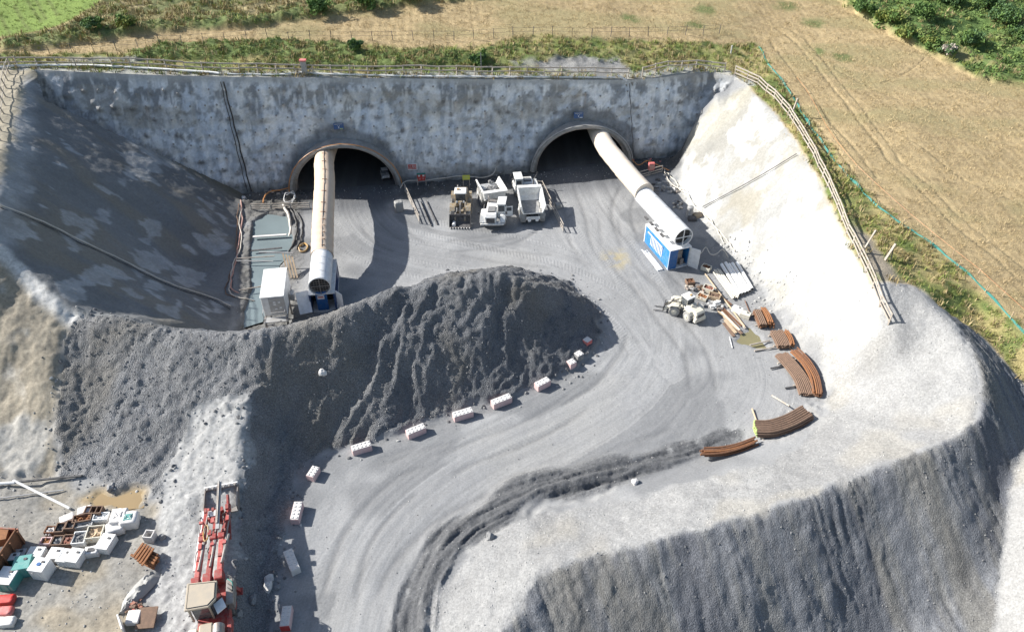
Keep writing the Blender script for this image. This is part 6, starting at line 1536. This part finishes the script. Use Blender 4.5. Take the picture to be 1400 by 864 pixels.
# rusty ingots pile, tarpaulin, scrap plate
ip = bundle('rusty_bar_stack', 'pile of orange rusted bars at the edge of the bright gravel ridge', 'steel bundle', [(192, 760), (214, 772)], 5, 3, .085, ['rusto', 'rust'], 'bar', .1, sleepers=False)
for k in range(5):
    c = hit(196 + k * 4, 762 + k * 3); MB().beam((-.05 + .2 * k, -.55 - .15 * k, .6), (.25 + .2 * k, .5 - .1 * k, .62), .13, .09).build('bar', M['rusto'], ip)
tp_ = hit(188, 812)
tpt = thing('tarpaulin', 'rumpled grey tarpaulin trailing beside the bright gravel ridge', 'tarpaulin', (tp_.x, tp_.y, G(tp_.x, tp_.y)))
path = smooth_path([hit(208, 784), hit(200, 797), hit(188, 812), hit(176, 828), hit(165, 840)], 6)
wd = [.45, .8, .85, .7, .35, .15]
mb = MB(); nA = 14
for i, p in enumerate(path):
    w_ = np.interp(i / (len(path) - 1), np.linspace(0, 1, 6), wd)
    for k in range(nA):
        f = k / (nA - 1) * 2 - 1
        z = .32 * (1 - f * f) * min(1, w_) + abs(mnoise.noise(Vector((f * 3.1, i * .35, 3)))) * .35 * (1 - f * f) + .02
        mb.v.append(Vector((p.x - tp_.x + f * w_ * .9, p.y - tp_.y + f * w_ * .35, z + G(p.x, p.y) - G(tp_.x, tp_.y))))
for i in range(len(path) - 1):
    for k in range(nA - 1):
        a = i * nA + k; mb.f.append((a, a + 1, a + nA + 1, a + nA))
mb.build('sheet', M['tarp'], tpt, True)
heap_of('scrap_pile', 'little heap of red and brown wrapping beside the tarpaulin end', 'scrap pile', (184, 833), 16, (.7, .5), .12, .3, ['redpale', 'rustb', 'brick'], 8)
c = hit(203, 848); t = thing('concrete_slab', 'buff square slab leaning at the bottom beside the ridge', 'slab', (c.x, c.y, G(c.x, c.y)), R(5))
MB().box((0, 0, .35), (1.1, 1.3, .1), Matrix.Rotation(.15, 3, 'X')).build('slab', M['rustb'], t); MB().box((-.8, .1, .3), (.8, .9, .35)).build('footing', M['concrete'], t, bevel=.05)
t = thing('white_panel', 'white board standing on edge at the bottom of the yard', 'board', hit(170, 860), R(35)); MB().box((0, 0, .5), (.08, 1.1, .9)).build('board', M['pvc'], t)
# rusty skip on the left edge
c = hit(-12, 765)
sk = thing('rusty_skip', 'big rust red steel skip cut off by the left edge of the photo', 'skip', (c.x - .3, c.y, G(c.x, c.y)), R(-4))
MB().prism([(-1.6, 0), (1.5, 0), (1.9, 1.5), (-1.9, 1.5)], 'y', -1.5, -1.4).build('end_panel', M['brick'], sk); MB().prism([(-1.6, 0), (1.5, 0), (1.9, 1.5), (-1.9, 1.5)], 'y', 1.4, 1.5).build('end_panel', M['brick'], sk)
for s_ in (-1, 1):
    MB().beam((s_ * 1.75, -1.5, .75), (s_ * 1.75, 1.5, .75), .08, 1.5).build('side_panel', M['rust'], sk)
    for k in range(4): MB().beam((s_ * 1.85, -1.3 + k * .86, .05), (s_ * 1.95, -1.3 + k * .86, 1.45), .09).build('rib', M['rust'], sk)
MB().box((-.1, 0, .08), (3.2, 2.8, .1)).build('floor_panel', M['dark'], sk); MB().box((.6, .9, 1.1), (1.6, .9, .7), Matrix.Rotation(.3, 3, 'Z')).build('scrap_load', M['rusto'], sk)
# pipes by the ditch
stick('drain_pipe', 'black pipe lying along the ditch at the foot of the hillside', 'pipe', (22, 661), (113, 652), .09, 'dark', .15, .15)
stick('drain_pipe', 'white pipe running in from the left edge along the ditch', 'pipe', (-20, 665), (22, 662), .11, 'pvc', .2, .2)
stick('drain_pipe', 'white jointed pipe slanting down across the bare ground', 'pipe', (20, 659), (96, 696), .09, 'pvc', .2, .12)
stick('drain_pipe', 'thin grey pole lying below the black ditch pipe', 'pole', (-10, 684), (88, 671), .05, 'galv', .15, .12)

# ------------------------------------------------------------------ signs and small things by the wall
def sign(name, label, px, w, h, zc, mat, legs=True, marks=(), rz=R(4), y=None, base=None, cat='sign', tilt=0):
    b = gpt(*px) if base is None else Vector(base)
    t = thing(name, label, cat, b, rz)
    bd_ = MB().box((0, 0, zc), (w, .05, h)).build('sign_board', M[mat], t)
    for (x, z, ww, hh, m_) in marks: MB().box((x, -.033, zc + z), (ww, .012, hh)).build('sign_mark', M[m_], bd_)
    if legs:
        for s_ in (-1, 1):
            MB().beam((s_ * w * .42, .05, 0), (s_ * w * .42, .05, zc + h * .4), .06).build('leg', M['wood'], t)
    return t
sign('warning_sign', 'white and red safety notice on posts right of the left tunnel', (566, 248), 1.15, .78, 1.9, 'pvc', marks=((-.05, .02, .95, .62, 'redpale'), (-.28, .12, .3, .3, 'red'), (-.28, .12, .12, .18, 'pvc'), (.2, .18, .5, .07, 'pvc'), (.2, .04, .5, .07, 'pvc'), (.2, -.1, .45, .07, 'pvc'), (-.28, -.18, .3, .06, 'pvc')))
st_ = thing('fire_point', 'red board with green and white panels on a wooden easel by the headwall', 'fire point', gpt(577, 253), R(6))
MB().box((0, 0, 1.0), (.95, .12, .85)).build('board', M['red'], st_); MB().box((0, -.08, 1.5), (1.0, .1, .18)).build('header', M['greennet'], st_)
for x, z, m_ in ((-.25, 1.25, 'pvc'), (.25, 1.25, 'pvc'), (-.2, .85, 'redpale'), (.2, .85, 'redpale')): MB().box((x, -.075, z), (.22, .03, .2)).build('panel', M[m_], st_)
for s_ in (-1, 1): MB().beam((s_ * .5, -.3, 0), (s_ * .42, .05, 1.1), .07).build('leg', M['wood'], st_); MB().beam((s_ * .5, .45, 0), (s_ * .4, .05, 1.1), .07).build('leg', M['wood'], st_)
sign('yellow_sign', 'small yellow board on green legs behind the yellow loader', (638, 258), .85, .58, 1.45, 'yellowsign', marks=((0, .08, .6, .07, 'limegreen'), (0, -.08, .5, .05, 'limegreen')))
rc = thing('red_cabinet', 'red hose cabinet on a post to the right of the right tunnel', 'cabinet', gpt(889, 240), R(5))
MB().box((0, 0, 1.2), (.7, .45, .9)).build('cabinet_body', M['redpale'], rc, bevel=.04); MB().box((0, -.24, 1.2), (.5, .03, .6)).build('cabinet_door', M['pinkhose'], rc); MB().beam((0, 0, 0), (0, 0, .8), .12).build('post', M['steel'], rc)
for (u, v, cx, lab) in ((463, 173, PORT[0][0], 'blue emblem board with white mark on the wall above the left tunnel'), (791, 158, PORT[1][0], 'blue emblem board with white mark on the wall above the right tunnel')):
    x_ = cx + (.0 if cx < 0 else .0); z_ = 7.9 if cx < 0 else 7.7
    p_ = None
    for _ in range(30):
        ty, tz = wt_at(x_); t_ = (z_ - wb_z(x_) + .5) / (tz + .5 - wb_z(x_)); y_ = wb_y(x_) + (ty - wb_y(x_)) * t_ - .42
        a = (CP * y_ + (HCAM - z_) * SP); pu = 700 + FPX * x_ / a; pv = 432 - FPX * (y_ * SP - (HCAM - z_) * CP) / a
        x_ += (u - pu) / FPX * a * .8; z_ -= (v - pv) / FPX * a * .8
    t = thing('emblem_board', lab, 'sign', (x_, y_, z_), R(7)); t.rotation_euler[0] = R(-14)
    b_ = MB().box((0, 0, 0), (1.1, .06, .68)).build('board', M['signblue'], t, bevel=.01)
    MB().box((0, -.04, .24), (.9, .02, .07)).build('lettering', M['galv'], b_)
    MB().beam((-.16, -.04, .14), (0, -.04, -.04), .07, .02).beam((.16, -.04, .14), (0, -.04, -.04), .07, .02).beam((0, -.04, -.04), (0, -.04, -.22), .07, .02).build('emblem', M['pvc'], b_)
    MB().box((.28, -.04, -.26), (.35, .02, .09)).build('caption', M['limegreen' if cx < 0 else 'pvc'], b_)
# handrails leading out from the tunnels
def guard(label, a, b, h=1.0, cat='guard rail'):
    A, B_ = gpt(*a), gpt(*b); t = thing('guard_rail', label, cat, A); d = B_ - A; n = max(2, int(d.length / 1.6))
    for i in range(n + 1):
        p = d * (i / n); MB().beam(p, p + Vector((0, 0, h)), .07).build('post', M['galv'], t)
    for hh in (h, h * .55, h * .2): MB().beam(Vector((0, 0, hh)), d + Vector((0, 0, hh)), .06, .09).build('rail', M['wood'], t)
    return t
guard('pale guard rail running out from the right foot of the left tunnel', (554, 262), (574, 306))
guard('pale guard rail running out from the left foot of the right tunnel', (741, 258), (770, 318))
guard('short cross rail joining the headwall to the right tunnel guard rail', (700, 254), (741, 258), .9)
guard('low railing of weathered bars behind the pond at the headwall foot', (344, 287), (424, 285), .7)
guard('grey railing by the red cabinet right of the right tunnel', (868, 246), (905, 236), .9)
for (a, b, lab) in (((576, 278), (590, 310), 'left dark pipe lying beside the left guard rail'), ((583, 276), (598, 308), 'right dark pipe lying beside the left guard rail')):
    stick('steel_pipe', lab, 'pipe', a, b, .08, 'dark')
# big bag slumped at each portal foot
def rockbag(label, px, s_):
    return sack(label, px, s_, 'tarp', 20, 'sandbag', 'sandbag', straps=False)
rockbag('tall pale sandbag leaning at the right foot of the left tunnel', (546, 289), (.9, .7, 1.3))
rockbag('small pale sandbag by the right tunnel guard rail', (762, 285), (.6, .5, .7))

# ------------------------------------------------------------------ hoses
def hose(label, px, r, mat, z=.12, wob=.1, name='hose', seed=1, zs=None):
    r_ = random.Random(seed); pts = []
    for i, q in enumerate(px):
        p = gpt(q[0], q[1]); p.z += (q[2] if len(q) > 2 else z); pts.append(p)
    pts = smooth_path(pts, 5); o0 = pts[0].copy()
    pts = [p + Vector((r_.uniform(-wob, wob) * .3, r_.uniform(-wob, wob) * .3, 0)) for p in pts]
    o = MB().tube([p - o0 for p in pts], r, 6).build(name, M[mat], None, True); o.location = o0
    return tag(o, label, 'hose')
hose('long pale hose lying down the dark left slope to its foot', [(0, 282), (60, 305), (110, 330), (170, 358), (230, 388), (290, 408), (316, 420)], .07, 'palehose', .14)
hose('long dark hose just above the pale one on the left slope', [(0, 285), (60, 308), (110, 333), (170, 361), (230, 391), (290, 411), (314, 423)], .05, 'dark', .1, seed=2)
hose('red brown hose following the foot of the left slope', [(330, 275), (331, 300), (327, 330), (322, 360), (316, 385), (320, 400), (345, 406), (362, 408)], .07, 'pinkhose', .12, .3, seed=3)
hose('second pale red hose twisting beside the first at the slope foot', [(334, 272), (328, 300), (330, 335), (319, 362), (314, 390), (318, 404), (338, 410), (358, 414)], .06, 'palehose', .12, .3, seed=4)
hose('thin dark red hose at the left slope foot', [(326, 280), (324, 310), (323, 350), (312, 385), (308, 400), (322, 407)], .05, 'rustb', .1, .3, seed=5)
hose('orange hose looping from the left tunnel to the damp ground', [(400, 262), (386, 266), (372, 268), (364, 274), (361, 284)], .08, 'orange', .6, .1, seed=6)
hose('yellowish hose draped right of the left tunnel along the wall foot', [(548, 262), (556, 253), (580, 252), (605, 249), (630, 246), (660, 248), (674, 243), (680, 234, 1.0), (684, 231, 1.4)], .06, 'palehose', .5, .1, seed=7)
hose('pale fat hose curving along the right bank of the pond', [(388, 282), (396, 300), (398, 318), (392, 335), (384, 348), (376, 358)], .16, 'palehose', .15, .2, seed=8)
hose('dark hose beside the fat pale one at the pond', [(396, 284), (404, 300), (406, 318), (400, 338), (390, 352)], .1, 'black', .12, .2, seed=9)
hose('second dark hose furthest right of the pond hoses', [(402, 288), (412, 302), (413, 322), (406, 342)], .08, 'black', .12, .2, seed=10)
hose('white hose coil tangled behind the pond near the railing', [(393, 272, .5), (403, 268, .6), (401, 278, .4), (390, 280, .4), (392, 270, .6), (405, 272, .5), (398, 283, .3)], .05, 'pvc', .4, .1, seed=11)
hose('pair of cream hoses snaking down the foot of the right slope', [(908, 232), (912, 245), (922, 256), (935, 262), (942, 272), (950, 285), (960, 293), (972, 306), (984, 318), (995, 332), (1004, 345)], .07, 'palehose', .15, .2, seed=12)
hose('second cream hose looping beside the first on the right slope', [(912, 238), (924, 250), (930, 262), (941, 268), (946, 280), (958, 290), (970, 300), (983, 322), (990, 335)], .06, 'cream', .15, .3, seed=13)
hose('orange tinted hose along the wall foot right of the right tunnel', [(862, 222, .6), (872, 232, .6), (885, 228, .8), (900, 232, .5), (914, 236, .3)], .06, 'orange', .5, .1, seed=14)
hose('sagging pale hose strung on sticks below the blue fan housing', [(950, 352, .6), (957, 352, .5), (963, 348, .9), (970, 353, .5), (978, 353, .5), (986, 350, .8), (995, 354, .2)], .05, 'palehose', .5, .05, seed=15)
hose('long dark cable taut across the sunlit right slope', [(960, 286, .3), (1000, 265, .3), (1045, 240, .3), (1088, 214, .3)], .05, 'dark', .3, 0, seed=16)
hose('thick pale pipe hose running along the top of the headwall on the left', [(-20, 97), (20, 93), (60, 92), (120, 92), (200, 96), (280, 101), (300, 103)], .13, 'pvc', .2, .05, seed=17)
hose('pale pipe hose along the headwall top towards the middle', [(310, 103), (380, 104), (410, 101), (440, 103), (560, 106), (700, 107), (840, 108)], .09, 'pvc', .15, .05, seed=18)
hose('yellow coil of hose lying on the ground left of the white fan', [(410, 338), (416, 334), (421, 338), (418, 344), (411, 345), (409, 340)], .1, 'yellow', .12, .02, seed=19)
def walldrain(label, x0, z0, x1, z1, r, mat):
    pts = []
    for i in range(14):
        f = i / 13; x = x0 + (x1 - x0) * f; z = z0 + (z1 - z0) * f
        ty, tz = wt_at(x); t_ = (z - wb_z(x) + .5) / (tz + .5 - wb_z(x))
        pts.append(Vector((x + .05 * math.sin(i * 2.1), wb_y(x) + (ty - wb_y(x)) * t_ - .38, z)))
    o0 = pts[0].copy(); o = MB().tube([p - o0 for p in pts], r, 7).build('drain_hose', M[mat], None, True); o.location = o0
    return tag(o, label, 'hose')
walldrain('black drain hose hanging down the left part of the headwall', P(306, 108, 12.6).x, 12.4, P(346, 258, .3).x, .4, .08, 'black')
walldrain('second thin black hose beside the drain hose on the headwall', P(302, 108, 12.6).x, 12.4, P(341, 258, .3).x, .4, .045, 'black')
walldrain('thin dark drain pipe straight down the headwall right of the right tunnel', P(860, 113, 10.2).x, 10.2, P(866, 215, 1.4).x, 1.5, .045, 'dark')
stick('outlet_pipe', 'short white outlet pipe poking over the headwall top near its right end', 'pipe', (844, 107), (857, 113), .13, 'pvc', .3, .2)
# grey tank with pale wrapping at the right slope foot
tk = thing('small_tank', 'grey upright tank beside a pale wrapped bundle at the right slope foot', 'tank', gpt(942, 297))
MB().tube([(0, 0, 0), (0, 0, 1.3), (0, 0, 1.4)], [.35, .35, .2], 14).build('tank_shell', M['galv'], tk, True); MB().box((.9, -.1, .3), (1.2, .8, .6), taper=.7).build('wrapped_bundle', M['woodnew'], tk, bevel=.12); MB().box((.2, -.6, .2), (.9, .6, .4)).build('pump', M['dark'], tk, bevel=.06)
# bars across the pond bays
stick('pond_divider', 'upper pale concrete bar across the milky pond', 'concrete bar', (346, 325), (392, 322), .14, 'concrete', .1, .1, True)
stick('pond_divider', 'lower dark bar across the milky pond', 'concrete bar', (344, 344), (386, 340), .1, 'dark', .1, .1, True)
stick('plank_bridge', 'pale pole laid over the pond below the dark bar', 'pole', (322, 357), (376, 353), .06, 'wood', .3, .25)
stick('plank_bridge', 'pole over the pond just above the white container', 'pole', (324, 360), (374, 360), .06, 'galv', .3, .25)
stick('plank_bridge', 'pole crossing the pond left of the white container', 'pole', (328, 400), (358, 395), .06, 'wood', .3, .3)

# ------------------------------------------------------------------ loose stone
def rockmesh(seed, sub=1):
    bm = bmesh.new(); bmesh.ops.create_icosphere(bm, subdivisions=sub, radius=1)
    for v in bm.verts:
        v.co *= 1 + mnoise.noise(v.co * 1.3 + Vector((seed * 7.3, 0, 0))) * .55
        v.co.z *= .7
    me = bpy.data.meshes.new('stone'); bm.to_mesh(me); bm.free()
    return me
def stoneproto(name, seed, mat):
    me = rockmesh(seed); me.materials.append(mat); o = bpy.data.objects.new(name, me); C.objects.link(o); o.location = (seed * 3, -36, -44)
    return tag(o, kind='stuff')
M_s1 = leaf_mat('mixed_grey_stone', (.12, .12, .125), (.24, .24, .24), .9); M_s2 = leaf_mat('pale_stone', (.26, .26, .255), (.48, .475, .46), .9)
ps1 = [stoneproto('loose_rock', s, M_s1) for s in (1, 2, 3)]; ps2 = [stoneproto('pale_rock', s, M_s2) for s in (4, 5, 6)]
scatter('heap_rubble', ps1, Z_heap * (1 - Z_ledge), 5, .025, .10, 11, 0, 3.0)
scatter('spoil_rubble', ps1, Z_dark, 2.5, .02, .08, 12, 0, 3.0)
scatter('bank_pebbles', ps2, np.clip(Z_bank + Z_ledge + scree * (1 - Z_land), 0, 1), 5, .02, .07, 13, 0, 3.0)
scatter('yard_rubble', ps1[:1] + ps2, np.clip(Z_yard + Z_strip + foot, 0, 1), 3.5, .02, .09, 14, 0, 3.0)
scatter('road_chips', ps1 + ps2, np.clip(onroad * .25 + MUD * .8, 0, 1), 3.5, .015, .06, 15, 0, 3.0)
toe = np.clip(blur(Z_heap, 7, 2) * 2.2, 0, 1) * (1 - Z_heap) * (1 - Z_yard) * (1 - Z_land)
scatter('toe_rocks', ps1 + ps2[:1], toe, 5, .03, .19, 17, 0, 3.0)
scatter('scree_blocks', ps2, np.clip(scree * (Y > 55) * (Y < 66) + .9 * (np.hypot(X - hit(1045, 412).x, Y - hit(1045, 412).y) < 1.8), 0, 1) * (1 - Z_land), 4, .08, .2, 16, 0, 3.0)
for (px, s_, lab) in (((368, 792), .42, 'pale pointed boulder in the shaded ditch'), ((366, 803), .4, 'dark boulder touching the pale one in the ditch'), ((380, 803), .25, 'small stone right of the two ditch boulders'), ((346, 820), .35, 'boulder near the red rig in the shade'), ((327, 839), .28, 'lowest small boulder in the shaded ditch'), ((334, 272), .35, 'white boulder at the far foot of the left slope'), ((441, 510), .38, 'round pale boulder stuck in the heap face'), ((868, 660), .35, 'pale boulder at the road puddle'), ((670, 735), .35, 'lone grey stone on the gravel bank left'), ((152, 667), .35, 'grey stone by the mud pool'), ((222, 735), .3, 'stone near the hollow concrete box')):
    p = gpt(*px); me = rockmesh(int(px[0]), 2); me.materials.append(M['stone'] if 'pale' not in lab and 'white' not in lab else M['concrete'])
    o = bpy.data.objects.new('boulder', me); C.objects.link(o); o.location = p + Vector((0, 0, s_ * .2)); o.scale = (s_, s_ * .8, s_); o.rotation_euler = (rnd.random(), rnd.random(), rnd.random() * 6)
    tag(o, lab, 'boulder')

# ------------------------------------------------------------------ bushes and small trees, top right and along the hedges
def tree(name, label, px, h, cr, mats, seed, trunk=True, group=None, cat='bush', ls=.16, n=900):
    r_ = random.Random(seed); b = gpt(*px); t = thing(name, label, cat, b, 0, group)
    tr_m = MB()
    tr_m.tube([(0, 0, -.2), (.05, .03, h * .35), (.12, -.05, h * .7)], [.09 * h / 2, .06 * h / 2, .025 * h / 2], 7)
    limbs = []
    for k in range(7):
        a = k * .9 + r_.random(); e = Vector((math.cos(a) * cr * .75, math.sin(a) * cr * .75, h * r_.uniform(.45, .85))); s0 = Vector((.05, .03, h * r_.uniform(.15, .5)))
        tr_m.tube([s0, s0.lerp(e, .5) + Vector((0, 0, .1)), e], [.035 * h / 2, .025 * h / 2, .01], 5); limbs.append(e)
    tr_m.build('trunk', M['rustb'], t)
    for mi, mt in enumerate(mats):
        mb = MB()
        cl = [(l + Vector((r_.gauss(0, .25), r_.gauss(0, .25), r_.gauss(0, .2))) * 1, r_.uniform(.3, .5) * cr) for l in limbs] + [(Vector((r_.uniform(-.4, .4) * cr, r_.uniform(-.4, .4) * cr, h * r_.uniform(.6, .95))), r_.uniform(.35, .55) * cr) for _ in range(5)]
        for _ in range(n // len(mats)):
            c_, rr_ = r_.choice(cl)
            v = Vector((r_.gauss(0, 1), r_.gauss(0, 1), r_.gauss(0, 1))).normalized() * rr_ * r_.uniform(.5, 1.05); v.z *= .8; v += c_
            if v.z < .05: v.z = .05 + r_.random() * .2
            nn_ = Vector((r_.gauss(0, 1), r_.gauss(0, 1), r_.gauss(.5, 1))).normalized(); e = nn_.orthogonal().normalized(); g = nn_.cross(e); s1 = ls * r_.uniform(.6, 1.4)
            mb.add([v - e * s1, v - g * s1 * .5, v + e * s1, v + g * s1 * .5], [(0, 1, 2, 3)])
        mb.build('crown', mt, t)
    return t
def lm(name, c): return solid(name, c, .8, dirt=.35, dscale=1.5, dcol=tuple(q * 1.7 for q in c), spec=.2)
G1, G2, G3, G4 = lm('leaf_dark_green', (.07, .125, .04)), lm('leaf_green', (.095, .16, .045)), lm('leaf_bluegreen', (.08, .14, .06)), lm('leaf_yellowgreen', (.17, .20, .055))
for i, (px, h, cr, ms, lab) in enumerate([
    ((1258, 22), 1.9, 1.5, (G1, G2), 'dark round tree left in the top right thicket, shading a dark hollow'),
    ((1372, 30), 2.4, 2.0, (G3, G2), 'large blue green tree by the right edge of the thicket'),
    ((1300, 5), 2.1, 1.4, (G1, G3), 'dark tree cut by the top edge between the two larger ones'),
    ((1395, 52), 1.5, 1.5, (G2, G3), 'dense green bush at the right edge below the large one'),
    ((1330, 60), 1.6, 1.4, (G2, G3), 'middling green bush in front of the large thicket tree'),
    ((1235, 50), 1.2, 1.3, (G2, G4), 'light green low bush at the left of the thicket'),
    ((1180, 15), 1.2, 1.3, (G2, G1), 'leftmost green bush beside the crop corner'),
    ((1270, 62), 1.1, 1.2, (G2, G4), 'bright low bush in the middle of the thicket edge'),
    ((1295, 72), 1.0, .9, (M['wood'], G3), 'grey twiggy bush at the foot of the thicket'),
    ((1215, 28), 1.3, 1.4, (G4, G2), 'yellowish bush behind the leftmost green one'),
    ((1350, 12), 2.2, 1.7, (G3, G2), 'pale green tree touching the top edge'),
    ((125, 40), 1.0, 1.0, (G2, G3), 'dark bush at the end of the hedge by the green field'),
    ((172, 34), 0.8, .9, (G2, G4), 'smaller dark bush right of the hedge end bush'),
    ((435, 18), 1.4, 1.2, (G1, G2), 'dark bush midway along the far hedge'),
    ((500, 9), 1.5, 1.4, (G2, G1), 'green bush on the far hedge near the top edge'),
    ((560, 2), 1.4, 1.3, (G1, G2), 'dark bush where the far hedge meets the top edge'),
    ((485, 66), .7, .7, (G3, G2), 'dark clump ending the near hedge'),
    ((655, 86), .8, .8, (G3, G2), 'blue green clump behind the pole above the headwall')]):
    if px[0] > 1100: h *= .6
    tree('leafy_tree' if h > 1.1 else 'leafy_bush', lab, px, h, cr, ms, 50 + i, cat='tree' if h > 1.1 else 'bush', n=int(700 + 700 * cr))
